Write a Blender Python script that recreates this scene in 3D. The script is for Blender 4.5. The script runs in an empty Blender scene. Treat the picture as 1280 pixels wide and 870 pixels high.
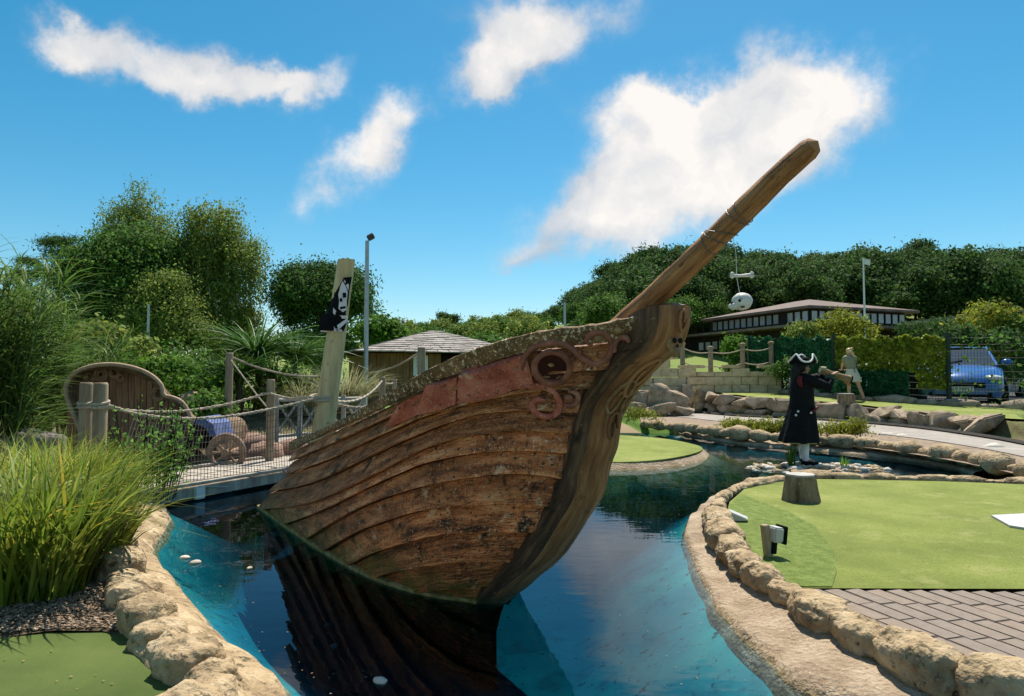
import bpy, bmesh, math, random
import numpy as np
from mathutils import Vector, Matrix, noise as mnoise

# ---------------------------------------------------------------- camera, light, exposure
sc = bpy.context.scene
COL = sc.collection
F = 853.33; CAMZ = 1.25; HOR = 475.0          # focal length in photo pixels, eye height, horizon row
TH = math.atan((HOR - 435) / F)
cam = bpy.data.cameras.new('camera'); camo = bpy.data.objects.new('camera', cam); COL.objects.link(camo)
camo.location = (0, 0, CAMZ); camo.rotation_euler = (math.pi / 2 + TH, 0, 0)
cam.lens = 24.0; cam.sensor_width = 36.0; cam.clip_start = 0.05; cam.clip_end = 2000
sc.camera = camo
sc.view_settings.view_transform = 'Standard'; sc.view_settings.look = 'None'
sc.view_settings.gamma = 1.0; sc.view_settings.exposure = 1.34
sc.cycles.use_denoising = True
sc.cycles.max_bounces = 8; sc.cycles.transparent_max_bounces = 24; sc.cycles.caustics_reflective = False; sc.cycles.caustics_refractive = False
SUN_AZ = math.radians(14)               # clockwise from +Y
SUN_EL = math.radians(61)
sl = bpy.data.lights.new('sun', 'SUN'); sl.energy = 2.75; sl.angle = math.radians(0.6); sl.color = (1.0, 0.93, 0.82)
slo = bpy.data.objects.new('sun', sl); COL.objects.link(slo)
sd = Vector((math.sin(SUN_AZ) * math.cos(SUN_EL), math.cos(SUN_AZ) * math.cos(SUN_EL), math.sin(SUN_EL)))
slo.rotation_euler = sd.to_track_quat('Z', 'Y').to_euler(); slo.location = (10, 20, 30)

def ray(px, py):
    u = (px - 640) / F; v = (435 - py) / F
    c, s = math.cos(TH), math.sin(TH)
    d = np.array([u, c - v * s, s + v * c]); return d / d[1]
EYE = np.array([0, 0, CAMZ])
def P(px, py, Y): return EYE + ray(px, py) * Y
def G(px, py, z=0.0):
    d = ray(px, py); return EYE + d * ((z - CAMZ) / d[2])

# ---------------------------------------------------------------- world: sky with clouds
W = bpy.data.worlds.new('World'); sc.world = W; W.use_nodes = True
def build_world():
    nt = W.node_tree; N = nt.nodes; L = nt.links; N.clear()
    out = N.new('ShaderNodeOutputWorld'); sky = N.new('ShaderNodeTexSky'); sky.sky_type = 'NISHITA'; sky.sun_disc = False
    sky.sun_elevation = SUN_EL; sky.sun_rotation = SUN_AZ; sky.air_density = 1.0; sky.dust_density = 0.3; sky.ozone_density = 2.2
    hs = N.new('ShaderNodeHueSaturation'); hs.inputs['Saturation'].default_value = 1.42; hs.inputs['Value'].default_value = 1.0
    hs.inputs['Hue'].default_value = 0.478
    L.new(sky.outputs[0], hs.inputs['Color'])
    tc = N.new('ShaderNodeTexCoord')
    def math_(op, a, b=None, c=None, clamp=False):
        m = N.new('ShaderNodeMath'); m.operation = op; m.use_clamp = clamp
        for i, x in enumerate((a, b, c)):
            if x is None: continue
            if isinstance(x, (int, float)): m.inputs[i].default_value = x
            else: L.new(x, m.inputs[i])
        return m.outputs[0]
    nz = N.new('ShaderNodeTexNoise'); nz.inputs['Scale'].default_value = 7.0; nz.inputs['Detail'].default_value = 10; nz.inputs['Roughness'].default_value = 0.62
    L.new(tc.outputs['Generated'], nz.inputs['Vector'])
    nb = N.new('ShaderNodeTexNoise'); nb.inputs['Scale'].default_value = 3.2; nb.inputs['Detail'].default_value = 6
    L.new(tc.outputs['Generated'], nb.inputs['Vector'])
    vs = N.new('ShaderNodeVectorMath'); vs.operation = 'SUBTRACT'; vs.inputs[1].default_value = (.5, .5, .5); L.new(nb.outputs['Color'], vs.inputs[0])
    vm = N.new('ShaderNodeVectorMath'); vm.operation = 'SCALE'; vm.inputs['Scale'].default_value = 0.11; L.new(vs.outputs[0], vm.inputs[0])
    va0 = N.new('ShaderNodeVectorMath'); va0.operation = 'ADD'; L.new(tc.outputs['Generated'], va0.inputs[0]); L.new(vm.outputs[0], va0.inputs[1])
    nf = N.new('ShaderNodeTexNoise'); nf.inputs['Scale'].default_value = 13; nf.inputs['Detail'].default_value = 8; nf.inputs['Roughness'].default_value = .6; L.new(tc.outputs['Generated'], nf.inputs['Vector'])
    vs2 = N.new('ShaderNodeVectorMath'); vs2.operation = 'SUBTRACT'; vs2.inputs[1].default_value = (.5, .5, .5); L.new(nf.outputs['Color'], vs2.inputs[0])
    vm2 = N.new('ShaderNodeVectorMath'); vm2.operation = 'SCALE'; vm2.inputs['Scale'].default_value = 0.085; L.new(vs2.outputs[0], vm2.inputs[0])
    va = N.new('ShaderNodeVectorMath'); va.operation = 'ADD'; L.new(va0.outputs[0], va.inputs[0]); L.new(vm2.outputs[0], va.inputs[1])
    sp = N.new('ShaderNodeSeparateXYZ'); L.new(va.outputs[0], sp.inputs[0])
    yy = math_('MAXIMUM', sp.outputs[1], 0.08)
    u = math_('DIVIDE', sp.outputs[0], yy); w = math_('DIVIDE', sp.outputs[2], yy)
    blobs = [(105, 28, 70, 26, -25, 1), (225, 80, 110, 36, -20, 1), (335, 108, 75, 20, -8, .85), (425, 92, 34, 18, 35, .55),
             (478, 168, 80, 34, 24, .95), (425, 225, 70, 48, 45, .42), (385, 262, 45, 22, 10, .35),
             (700, 28, 95, 52, 20, 1), (628, 82, 60, 26, 25, .95), (560, 20, 80, 26, 0, .35),
             (1000, 110, 110, 78, 20, 1), (900, 150, 110, 62, 10, 1), (860, 215, 130, 58, 18, 1), (745, 258, 95, 42, 12, 1), (820, 130, 70, 28, 0, .7),
             (640, 318, 55, 14, 5, .45), (820, 312, 90, 22, 15, .4), (960, 200, 110, 50, 30, .5)]
    tot = None
    for (px, py, a, b, ang, wt) in blobs:
        d = ray(px, py); al = math.radians(ang); k = F
        du = math_('SUBTRACT', u, float(d[0])); dw = math_('SUBTRACT', w, float(d[2]))
        e1 = math_('MULTIPLY_ADD', du, math.cos(al) * k / a, math_('MULTIPLY', dw, math.sin(al) * k / a))
        e2 = math_('MULTIPLY_ADD', du, -math.sin(al) * k / b, math_('MULTIPLY', dw, math.cos(al) * k / b))
        r2 = math_('ADD', math_('MULTIPLY', e1, e1), math_('MULTIPLY', e2, e2))
        g = math_('MULTIPLY', math_('EXPONENT', math_('MULTIPLY', r2, -0.74)), wt)
        tot = g if tot is None else math_('ADD', tot, g)
    # outside the frame broken cloud goes on, made denser to raise the fill light
    front = N.new('ShaderNodeMapRange'); front.interpolation_type = 'SMOOTHSTEP'
    away = math_('MAXIMUM', math_('ABSOLUTE', u), w)
    L.new(away, front.inputs['Value']); front.inputs[1].default_value = 0.8; front.inputs[2].default_value = 1.15
    behind = math_('LESS_THAN', sp.outputs[1], 0.1)
    off = math_('MAXIMUM', front.outputs[0], behind)
    gen = N.new('ShaderNodeTexNoise'); gen.inputs['Scale'].default_value = 2.3; gen.inputs['Detail'].default_value = 3; L.new(tc.outputs['Generated'], gen.inputs['Vector'])
    gm = N.new('ShaderNodeMapRange'); L.new(gen.outputs[0], gm.inputs['Value']); gm.inputs[1].default_value = 0.49; gm.inputs[2].default_value = 0.66
    tot = math_('ADD', math_('MULTIPLY', tot, math_('SUBTRACT', 1.0, off)), math_('MULTIPLY', gm.outputs[0], off))
    det = math_('MULTIPLY', math_('SUBTRACT', nz.outputs[0], 0.5), 2.2)
    dens = N.new('ShaderNodeMapRange'); dens.interpolation_type = 'SMOOTHSTEP'
    L.new(math_('ADD', tot, math_('MULTIPLY', det, math_('MINIMUM', math_('MULTIPLY', tot, 1.6), 1.0))), dens.inputs['Value']); dens.inputs[1].default_value = 0.22; dens.inputs[2].default_value = 1.05
    fac = math_('MULTIPLY', math_('POWER', dens.outputs[0], 1.55), 0.94)
    cr = N.new('ShaderNodeMixRGB'); cr.inputs[1].default_value = (0.46, 0.52, 0.60, 1); cr.inputs[2].default_value = (0.96, 0.90, 0.84, 1)
    ns = N.new('ShaderNodeTexNoise'); ns.inputs['Scale'].default_value = 8; ns.inputs['Detail'].default_value = 6; L.new(va.outputs[0], ns.inputs['Vector'])
    shade = N.new('ShaderNodeMapRange'); L.new(math_('ADD', math_('MULTIPLY', math_('MINIMUM', tot, 1.3), .62), math_('MULTIPLY', math_('SUBTRACT', ns.outputs[0], .5), 2.4)), shade.inputs['Value']); shade.inputs[1].default_value = .1; shade.inputs[2].default_value = .95
    L.new(shade.outputs[0], cr.inputs[0])
    b1 = N.new('ShaderNodeBackground'); b1.inputs[1].default_value = 0.049; L.new(hs.outputs[0], b1.inputs[0])
    b2 = N.new('ShaderNodeBackground'); b2.inputs[1].default_value = 0.43; L.new(cr.outputs[0], b2.inputs[0])
    mx = N.new('ShaderNodeMixShader'); L.new(fac, mx.inputs[0]); L.new(b1.outputs[0], mx.inputs[1]); L.new(b2.outputs[0], mx.inputs[2])
    L.new(mx.outputs[0], out.inputs[0])
    W.cycles.sampling_method = 'MANUAL'; W.cycles.sample_map_resolution = 512
build_world()

# ---------------------------------------------------------------- helpers
rnd = random.Random(7); rng = np.random.default_rng(7)
def lin(c): return tuple((x / 255 / 12.92) if x / 255 <= .04045 else ((x / 255 + .055) / 1.055) ** 2.4 for x in c)
MATS = {}
def mat(name, cols, sc_=5.0, rough=.85, bump=.25, bs=40.0, stretch=(1, 1, 1), coord='Object', spec=.25, speck=None, metal=0.0,
        trans=0.0, attr=False, moss=None, bd=0.01, lo=.3, hi=.7):
    """mottled procedural material: noise through the colours in cols (linear rgb), optional speckle, bump"""
    if name in MATS: return MATS[name]
    m = bpy.data.materials.new(name); m.use_nodes = True; nt = m.node_tree; N = nt.nodes; L = nt.links
    bs_ = N['Principled BSDF']; tc = N.new('ShaderNodeTexCoord'); oi = N.new('ShaderNodeObjectInfo')
    mp = N.new('ShaderNodeMapping'); mp.inputs['Scale'].default_value = stretch
    ad = N.new('ShaderNodeVectorMath'); ad.operation = 'MULTIPLY_ADD'; ad.inputs[1].default_value = (37, 53, 71)
    cv = N.new('ShaderNodeCombineXYZ')
    for i in range(3): L.new(oi.outputs['Random'], cv.inputs[i])
    L.new(cv.outputs[0], ad.inputs[0]); L.new(tc.outputs[coord], ad.inputs[2]); L.new(ad.outputs[0], mp.inputs['Vector'])
    n1 = N.new('ShaderNodeTexNoise'); n1.inputs['Scale'].default_value = sc_; n1.inputs['Detail'].default_value = 7; n1.inputs['Roughness'].default_value = .62
    L.new(mp.outputs[0], n1.inputs['Vector'])
    rp = N.new('ShaderNodeValToRGB'); L.new(n1.outputs[0], rp.inputs[0]); e = rp.color_ramp.elements
    cols = list(cols)
    for i, c in enumerate(cols):
        p = lo + (hi - lo) * i / max(1, len(cols) - 1)
        if i < 2: el = e[i]; el.position = p
        else: el = e.new(p)
        el.color = (*c[:3], 1)
    if len(cols) == 1: e[1].color = (*cols[0][:3], 1)
    col = rp.outputs[0]
    n2 = N.new('ShaderNodeTexNoise'); n2.inputs['Scale'].default_value = bs; n2.inputs['Detail'].default_value = 5; L.new(mp.outputs[0], n2.inputs['Vector'])
    if speck:
        for (c, s_, th, wid) in speck:
            n3 = N.new('ShaderNodeTexNoise'); n3.inputs['Scale'].default_value = s_; n3.inputs['Detail'].default_value = 4; n3.inputs['Roughness'].default_value = .7
            L.new(ad.outputs[0], n3.inputs['Vector'])
            mr = N.new('ShaderNodeMapRange'); mr.inputs[1].default_value = th; mr.inputs[2].default_value = th + wid; L.new(n3.outputs[0], mr.inputs['Value'])
            mi = N.new('ShaderNodeMixRGB'); L.new(mr.outputs[0], mi.inputs[0]); L.new(col, mi.inputs[1]); mi.inputs[2].default_value = (*c, 1); col = mi.outputs[0]
    if moss:   # (colour, z where it is full, z where it ends): growth near the water line
        g = N.new('ShaderNodeNewGeometry'); sx = N.new('ShaderNodeSeparateXYZ'); L.new(g.outputs['Position'], sx.inputs[0])
        mr = N.new('ShaderNodeMapRange'); mr.inputs[1].default_value = moss[2]; mr.inputs[2].default_value = moss[1]; L.new(sx.outputs[2], mr.inputs['Value'])
        mu = N.new('ShaderNodeMath'); mu.operation = 'MULTIPLY'; L.new(mr.outputs[0], mu.inputs[0])
        n4 = N.new('ShaderNodeTexNoise'); n4.inputs['Scale'].default_value = 9; L.new(tc.outputs['Object'], n4.inputs['Vector'])
        mr2 = N.new('ShaderNodeMapRange'); mr2.inputs[1].default_value = .35; mr2.inputs[2].default_value = .62; L.new(n4.outputs[0], mr2.inputs['Value']); L.new(mr2.outputs[0], mu.inputs[1])
        mi = N.new('ShaderNodeMixRGB'); L.new(mu.outputs[0], mi.inputs[0]); L.new(col, mi.inputs[1]); mi.inputs[2].default_value = (*moss[0], 1); col = mi.outputs[0]
    if attr:
        at = N.new('ShaderNodeAttribute'); at.attribute_name = 'tone'
        mi = N.new('ShaderNodeMixRGB'); mi.blend_type = 'MULTIPLY'; mi.inputs[0].default_value = 1; L.new(col, mi.inputs[1]); L.new(at.outputs['Color'], mi.inputs[2]); col = mi.outputs[0]
    L.new(col, bs_.inputs['Base Color'])
    bs_.inputs['Roughness'].default_value = rough; bs_.inputs['Metallic'].default_value = metal; bs_.inputs['Specular IOR Level'].default_value = spec
    if bump:
        bp = N.new('ShaderNodeBump'); bp.inputs['Strength'].default_value = bump; bp.inputs['Distance'].default_value = bd
        L.new(n2.outputs[0], bp.inputs['Height']); L.new(bp.outputs[0], bs_.inputs['Normal'])
    if trans:
        tr = N.new('ShaderNodeBsdfTranslucent'); L.new(col, tr.inputs[0]); mx = N.new('ShaderNodeMixShader'); mx.inputs[0].default_value = trans
        L.new(bs_.outputs[0], mx.inputs[1]); L.new(tr.outputs[0], mx.inputs[2]); L.new(mx.outputs[0], N['Material Output'].inputs[0])
    MATS[name] = m; return m

def np_mesh(name, V, Fc, m, tone=None, smooth=False):
    V = np.asarray(V, dtype=np.float32); Fc = np.asarray(Fc, dtype=np.int32)
    me = bpy.data.meshes.new(name); k = Fc.shape[1]
    me.vertices.add(len(V)); me.vertices.foreach_set('co', V.ravel())
    me.loops.add(Fc.size); me.loops.foreach_set('vertex_index', Fc.ravel())
    me.polygons.add(len(Fc)); me.polygons.foreach_set('loop_start', np.arange(0, Fc.size, k, dtype=np.int32))
    if smooth: me.polygons.foreach_set('use_smooth', np.ones(len(Fc), dtype=bool))
    me.update(calc_edges=True)
    if tone is not None:
        a = me.attributes.new('tone', 'FLOAT_COLOR', 'POINT'); t = np.ones((len(V), 4), dtype=np.float32); t[:, :3] = tone; a.data.foreach_set('color', t.ravel())
    me.materials.append(m); return me

def link(name, me, parent=None, loc=None):
    o = bpy.data.objects.new(name, me); COL.objects.link(o)
    if parent is not None: o.parent = parent
    if loc is not None: o.location = loc
    return o
def tag(o, label=None, cat=None, group=None, kind=None):
    if label: o['label'] = label
    if cat: o['category'] = cat
    if group: o['group'] = group
    if kind: o['kind'] = kind
    return o
def thing(name, label, cat, loc=(0, 0, 0), group=None, rz=0):
    e = bpy.data.objects.new(name, None); COL.objects.link(e); e.location = Vector([float(x) for x in loc]); e.rotation_euler[2] = rz; e.empty_display_size = .1
    return tag(e, label, cat, group)
def copy_tree(o, parent=None):
    c = o.copy(); COL.objects.link(c)
    if parent is not None: c.parent = parent
    for ch in list(o.children): copy_tree(ch, c)
    return c

class MB:
    """collects geometry; build() links ONE mesh object"""
    def __init__(s): s.v = []; s.f = []; s.uv = None
    def add(s, v, f):
        n = len(s.v); s.v += [tuple(float(q) for q in p) for p in v]; s.f += [tuple(i + n for i in q) for q in f]; return s
    def box(s, c, d, rot=None, taper=1.0):
        x, y, z = (q / 2 for q in d); vs = []
        for (i, j, k) in ((-1,-1,-1),(1,-1,-1),(1,1,-1),(-1,1,-1),(-1,-1,1),(1,-1,1),(1,1,1),(-1,1,1)):
            t = taper if k > 0 else 1
            p = Vector((i * x * t, j * y * t, k * z))
            if rot is not None: p = rot @ p
            vs.append(p + Vector([float(q) for q in c]))
        return s.add(vs, [(0,3,2,1),(4,5,6,7),(0,1,5,4),(1,2,6,5),(2,3,7,6),(3,0,4,7)])
    def tube(s, pts, rad, n=8, cap=True, flat=1.0):
        pts = [Vector([float(q) for q in p]) for p in pts]; N = len(pts)
        if not hasattr(rad, '__len__'): rad = [rad] * N
        rings = []; ref = None
        for i, p in enumerate(pts):
            t = (pts[min(i + 1, N - 1)] - pts[max(i - 1, 0)])
            t = t.normalized() if t.length > 1e-9 else Vector((0, 0, 1))
            if ref is None:
                ref = Vector((0, 0, 1)) if abs(t.z) < .9 else Vector((1, 0, 0))
            a = (ref - t * ref.dot(t)); a = a.normalized() if a.length > 1e-6 else t.orthogonal().normalized(); ref = a; b = t.cross(a)
            rings.append([p + (a * math.cos(2 * math.pi * k / n) + b * math.sin(2 * math.pi * k / n) * flat) * rad[i] for k in range(n)])
        v = [q for r in rings for q in r]; f = []
        for i in range(N - 1):
            for k in range(n): f.append((i*n+k, i*n+(k+1) % n, (i+1)*n+(k+1) % n, (i+1)*n+k))
        if cap: f.append(tuple(range(n - 1, -1, -1))); f.append(tuple((N-1)*n + k for k in range(n)))
        return s.add(v, f)
    def lathe(s, prof, c=(0, 0, 0), n=16, wob=0.0, seed=0, sy=1.0):
        r_ = random.Random(seed); v = []; f = []; off = [1 + r_.uniform(-wob, wob) for _ in range(n)]
        for (r, z) in prof:
            for k in range(n):
                a = 2 * math.pi * k / n; v.append((c[0] + r * off[k] * math.cos(a), c[1] + r * off[k] * math.sin(a) * sy, c[2] + z))
        for i in range(len(prof) - 1):
            for k in range(n): f.append((i*n+k, i*n+(k+1) % n, (i+1)*n+(k+1) % n, (i+1)*n+k))
        f.append(tuple(range(n - 1, -1, -1))); f.append(tuple((len(prof)-1)*n + k for k in range(n)))
        return s.add(v, f)
    def ico(s, c, r, sub=1, rot=None, nz=0.0, freq=2.0, seed=0, sq=0.0):
        bm = bmesh.new(); bmesh.ops.create_icosphere(bm, subdivisions=sub, radius=1); vs = []
        o = Vector((seed * 3.7 + 1.3, seed * 1.9, seed * 5.1))
        for v in bm.verts:
            p = v.co.copy()
            if sq:
                mx = max(abs(p.x), abs(p.y), abs(p.z)); p = p.lerp(p / mx * .86, sq)
            if nz: p *= 1 + nz * (mnoise.noise(p * freq + o) + .5 * mnoise.noise(p * freq * 2.3 + o))
            p = Vector((p.x * r[0], p.y * r[1], p.z * r[2]))
            if rot is not None: p = rot @ p
            vs.append(p + Vector([float(q) for q in c]))
        bm.verts.index_update(); fs = [tuple(q.index for q in f.verts) for f in bm.faces]; bm.free()
        return s.add(vs, fs)
    def rock(s, c, r, rot=None, seed=0, n=16, bev=.10):
        """angular fractured rock: the convex hull of points on a rounded block, edges worn"""
        g = random.Random(seed); bm = bmesh.new()
        for _ in range(n):
            p = Vector((g.uniform(-1, 1), g.uniform(-1, 1), g.uniform(-1, 1))); mx = max(abs(q) for q in p); p = p / mx * g.uniform(.82, 1.0); p = p.lerp(p.normalized(), .35); bm.verts.new(p)
        res = bmesh.ops.convex_hull(bm, input=bm.verts); bmesh.ops.delete(bm, geom=[v for v in bm.verts if not v.link_faces], context='VERTS')
        bmesh.ops.dissolve_limit(bm, angle_limit=.3, verts=bm.verts, edges=bm.edges)
        bmesh.ops.bevel(bm, geom=bm.edges[:], offset=bev, segments=2, affect='EDGES', clamp_overlap=True); bmesh.ops.triangulate(bm, faces=bm.faces)
        vs = []
        for v in bm.verts:
            p = Vector((v.co.x * r[0], v.co.y * r[1], v.co.z * r[2]))
            if rot is not None: p = rot @ p
            vs.append(p + Vector([float(q) for q in c]))
        bm.verts.index_update(); fs = [tuple(q.index for q in f.verts) for f in bm.faces]; bm.free(); return s.add(vs, fs)
    def grid(s, R):
        """R: list of rows of points"""
        m = len(R[0]); v = [p for r in R for p in r]; f = []
        for i in range(len(R) - 1):
            for j in range(m - 1): f.append((i*m+j, i*m+j+1, (i+1)*m+j+1, (i+1)*m+j))
        return s.add(v, f)
    def prism(s, poly, z0, z1):
        n = len(poly); v = [(p[0], p[1], z0) for p in poly] + [(p[0], p[1], z1) for p in poly]
        f = [tuple(range(n - 1, -1, -1)), tuple(range(n, 2 * n))] + [(i, (i+1) % n, n+(i+1) % n, n+i) for i in range(n)]
        return s.add(v, f)
    def mesh(s, name, m, smooth=False, bevel=0):
        me = bpy.data.meshes.new(name); me.from_pydata(s.v, [], s.f); me.update()
        bm = bmesh.new(); bm.from_mesh(me)
        if bevel: bmesh.ops.bevel(bm, geom=[e for e in bm.edges], offset=bevel, segments=2, affect='EDGES', clamp_overlap=True)
        bmesh.ops.recalc_face_normals(bm, faces=bm.faces); bm.to_mesh(me); bm.free()
        if smooth:
            for p in me.polygons: p.use_smooth = True
            if smooth == 'auto':
                me.set_sharp_from_angle(angle=math.radians(42))
        me.materials.append(m); return me
    def build(s, name, m, parent=None, smooth=False, bevel=0, world=True):
        o = link(name, s.mesh(name, m, smooth, bevel), parent)
        if parent is not None and world:
            M_ = Matrix.Identity(4); q = parent; chain = []
            while q is not None: chain.append(q); q = q.parent
            for q in reversed(chain): M_ = M_ @ q.matrix_parent_inverse @ q.matrix_basis
            o.matrix_parent_inverse = M_.inverted()
        return o

def smooth_line(pts, n):
    """Catmull-Rom through pts, n samples equally spaced along it"""
    p = np.array(pts, float)
    if len(p) == 2: t = np.linspace(0, 1, n)[:, None]; return p[0] * (1 - t) + p[1] * t
    q = np.vstack([2 * p[0] - p[1], p, 2 * p[-1] - p[-2]]); out = []
    for i in range(1, len(q) - 2):
        for t in np.linspace(0, 1, 12, endpoint=False):
            a, b, c_, d = q[i-1], q[i], q[i+1], q[i+2]
            out.append(.5 * (2*b + (c_-a)*t + (2*a-5*b+4*c_-d)*t*t + (3*b-a-3*c_+d)*t**3))
    out.append(p[-1]); out = np.array(out)
    L_ = np.r_[0, np.cumsum(np.linalg.norm(np.diff(out, axis=0), axis=1))]; s_ = np.linspace(0, L_[-1], n)
    return np.stack([np.interp(s_, L_, out[:, k]) for k in range(out.shape[1])], 1)
def sag(a, b, d, n=14):
    a = np.array(a, float); b = np.array(b, float); t = np.linspace(0, 1, n)[:, None]
    p = a * (1 - t) + b * t; p[:, 2] -= (4 * d * t * (1 - t))[:, 0]; return p
def inside(poly, X, Y):
    poly = np.asarray(poly); r = np.zeros(X.shape, bool); j = len(poly) - 1
    for i in range(len(poly)):
        xi, yi = poly[i][:2]; xj, yj = poly[j][:2]
        cnd = ((yi > Y) != (yj > Y)) & (X < (xj - xi) * (Y - yi) / (yj - yi + 1e-12) + xi); r ^= cnd; j = i
    return r
def dist_line(poly, X, Y, closed=True):
    poly = np.asarray(poly)[:, :2]; D = np.full(X.shape, 1e9); n = len(poly)
    for i in range(n if closed else n - 1):
        a = poly[i]; b = poly[(i + 1) % n]; d = b - a; l2 = max(1e-12, d @ d)
        t = np.clip(((X - a[0]) * d[0] + (Y - a[1]) * d[1]) / l2, 0, 1)
        D = np.minimum(D, np.hypot(X - a[0] - t * d[0], Y - a[1] - t * d[1]))
    return D
def sstep(x): x = np.clip(x, 0, 1); return x * x * (3 - 2 * x)
def hsv_tone(n, lo=.7, hi=1.3, warm=.12):
    t = rng.uniform(lo, hi, n)[:, None] * np.ones(3); w = rng.uniform(-warm, warm, n); t[:, 0] *= 1 + w; t[:, 2] *= 1 - w; return t

# ---------------------------------------------------------------- materials
SAND = [(.20, .135, .075), (.42, .31, .18), (.56, .44, .28)]
m_stone = mat('sandy_rock', SAND, 5, .92, .9, 26, speck=[((.10, .075, .045), 26, .56, .14), ((.62, .54, .38), 60, .62, .1), ((.13, .10, .055), 7, .585, .05)], bd=.035)
m_stone_g = mat('grey_brown_rock', [(.16, .12, .085), (.33, .25, .17), (.45, .36, .26)], 5, .92, .6, 40, speck=[((.09, .07, .05), 22, .58, .14)], bd=.02)
m_bank = mat('pale_render', [(.23, .165, .105), (.37, .28, .19), (.47, .375, .27)], 4, .93, .9, 34, speck=[((.20, .13, .08), 22, .56, .14), ((.54, .46, .36), 60, .60, .08)], bd=.03, moss=((.16, .115, .03), -.13, -.075))
m_turf = mat('putting_turf', [(.145, .18, .035), (.215, .255, .055), (.30, .325, .090)], 1.1, .95, .7, 300, speck=[((.36, .36, .13), 3.3, .56, .22), ((.12, .15, .025), 60, .52, .16), ((.34, .37, .12), 90, .58, .14)], bd=.012)
m_turf2 = mat('coarse_turf', [(.115, .16, .03), (.18, .235, .05), (.26, .32, .085)], 14, .95, .9, 260, speck=[((.05, .10, .01), 120, .5, .15), ((.30, .40, .13), 150, .62, .08)], bd=.01)
m_soil = mat('earth_and_grass', [(.10, .075, .045), (.16, .13, .07), (.12, .16, .04)], 1.5, .95, .5, 30, bd=.02)
m_hill = mat('hill_grass', [(.10, .15, .03), (.16, .22, .045), (.20, .24, .06)], .12, .95, .3, 3, bd=.1)
m_lawn = mat('mown_grass', [(.07, .15, .02), (.11, .20, .03), (.15, .25, .04)], .8, .95, .5, 60)
m_path = mat('concrete_path', [(.25, .22, .19), (.33, .295, .255), (.39, .35, .31)], 3, .9, .3, 60)
m_timber_grey = mat('weathered_timber', [(.24, .20, .16), (.41, .36, .30), (.54, .49, .42)], 7, .9, .4, 30, stretch=(1, 1, .25), bd=.006)
m_post = mat('treated_post', [(.18, .13, .085), (.30, .23, .15), (.40, .33, .22)], 7, .88, .4, 30, stretch=(1, 1, .2), bd=.006)
m_mast = mat('pale_pole_wood', [(.40, .28, .14), (.60, .46, .25), (.70, .58, .34)], 5, .82, .45, 26, stretch=(1.4, 1.4, .18), bd=.008, speck=[((.16, .11, .05), 14, .62, .1)])
m_rope = mat('hemp_rope', [(.28, .23, .16), (.42, .36, .27), (.52, .46, .36)], 30, .95, .9, 120, bd=.01)
HULL = [(.062, .025, .011), (.31, .118, .046), (.54, .228, .092), (.67, .39, .21)]
LICH = [((.50, .44, .33), 42, .64, .07), ((.014, .008, .004), 9, .57, .16)]
m_hull = mat('old_hull_timber', HULL, 3.2, .6, 1.0, 16, stretch=(1, 5, 1), coord='UV', spec=.35, attr=True, speck=[((.035, .018, .009), 4.2, .57, .10), ((.60, .44, .30), 8, .60, .08), ((.028, .017, .010), 46, .555, .08), ((.62, .52, .38), 80, .585, .06)],
             moss=((.12, .15, .025), -.13, .20), bd=.03, lo=.34, hi=.68)
m_rail = mat('lichen_rail_timber', [(.06, .036, .019), (.15, .088, .042), (.27, .17, .085)], 6, .85, 1.0, 26, spec=.2, speck=[((.30, .24, .15), 90, .55, .08), ((.66, .57, .41), 46, .56, .05), ((.48, .30, .03), 6, .66, .06)], bd=.02)
m_stem = mat('stem_timber_shaded', [(.032, .019, .011), (.10, .056, .029), (.25, .145, .075)], 3.2, .62, 1.0, 22, stretch=(1, 7, 1), coord='UV', spec=.35, speck=[((.50, .42, .32), 30, .66, .06), ((.012, .008, .005), 5, .58, .14)], bd=.02, moss=((.085, .085, .03), -.13, -.0))  # darker copy for the sides; contrast with the lit face is painted in
m_stemf = mat('stem_face_timber_lit', [(.09, .040, .016), (.27, .122, .045), (.48, .26, .11)], 3.0, .6, .9, 24, stretch=(1, 7, 1), coord='UV', spec=.35, speck=[((.42, .32, .20), 16, .66, .07), ((.03, .016, .008), 6, .60, .14)], bd=.015, moss=((.085, .085, .03), -.13, -.0))  # lighter, redder copy: light falling on the face put into the colour
m_spar = mat('spar_timber', [(.12, .056, .024), (.36, .175, .072), (.56, .31, .14)], 4.0, .7, .9, 20, stretch=(1, 9, 1), coord='UV', speck=[((.42, .30, .16), 12, .65, .06), ((.03, .02, .01), 9, .60, .1)], bd=.012)
m_red = mat('faded_red_paint', [(.27, .062, .043), (.46, .13, .09), (.60, .24, .17)], 7, .75, .9, 60, speck=[((.62, .42, .31), 9, .585, .12), ((.10, .045, .03), 26, .60, .07), ((.55, .45, .35), 70, .60, .06)], bd=.015)
m_redbrown = mat('red_brown_paint', [(.13, .050, .035), (.26, .10, .068), (.38, .18, .12)], 12, .6, .5, 40, speck=[((.38, .28, .20), 30, .67, .06)], spec=.4)
m_darkred = mat('recess_shade_red', [(.03, .006, .005), (.06, .013, .010)], 6, .8, .3, 30)
m_bone = mat('carved_bone_wood', [(.13, .075, .032), (.25, .155, .07), (.40, .28, .14)], 14, .6, .4, 40)
m_skull = mat('white_plastic', [(.55, .54, .48), (.70, .69, .63), (.76, .75, .70)], 12, .5, .15, 40)
m_black = mat('black_cloth', [(.006, .006, .007), (.012, .012, .014)], 8, .9, .3, 60, spec=.1)
m_dark = mat('dark_recess', [(.008, .007, .006), (.015, .013, .011)], 5, .9, .1, 20)
m_steel = mat('galvanised_steel', [(.32, .34, .36), (.44, .46, .48)], 8, .45, .1, 40, metal=.6, spec=.5)
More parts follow.
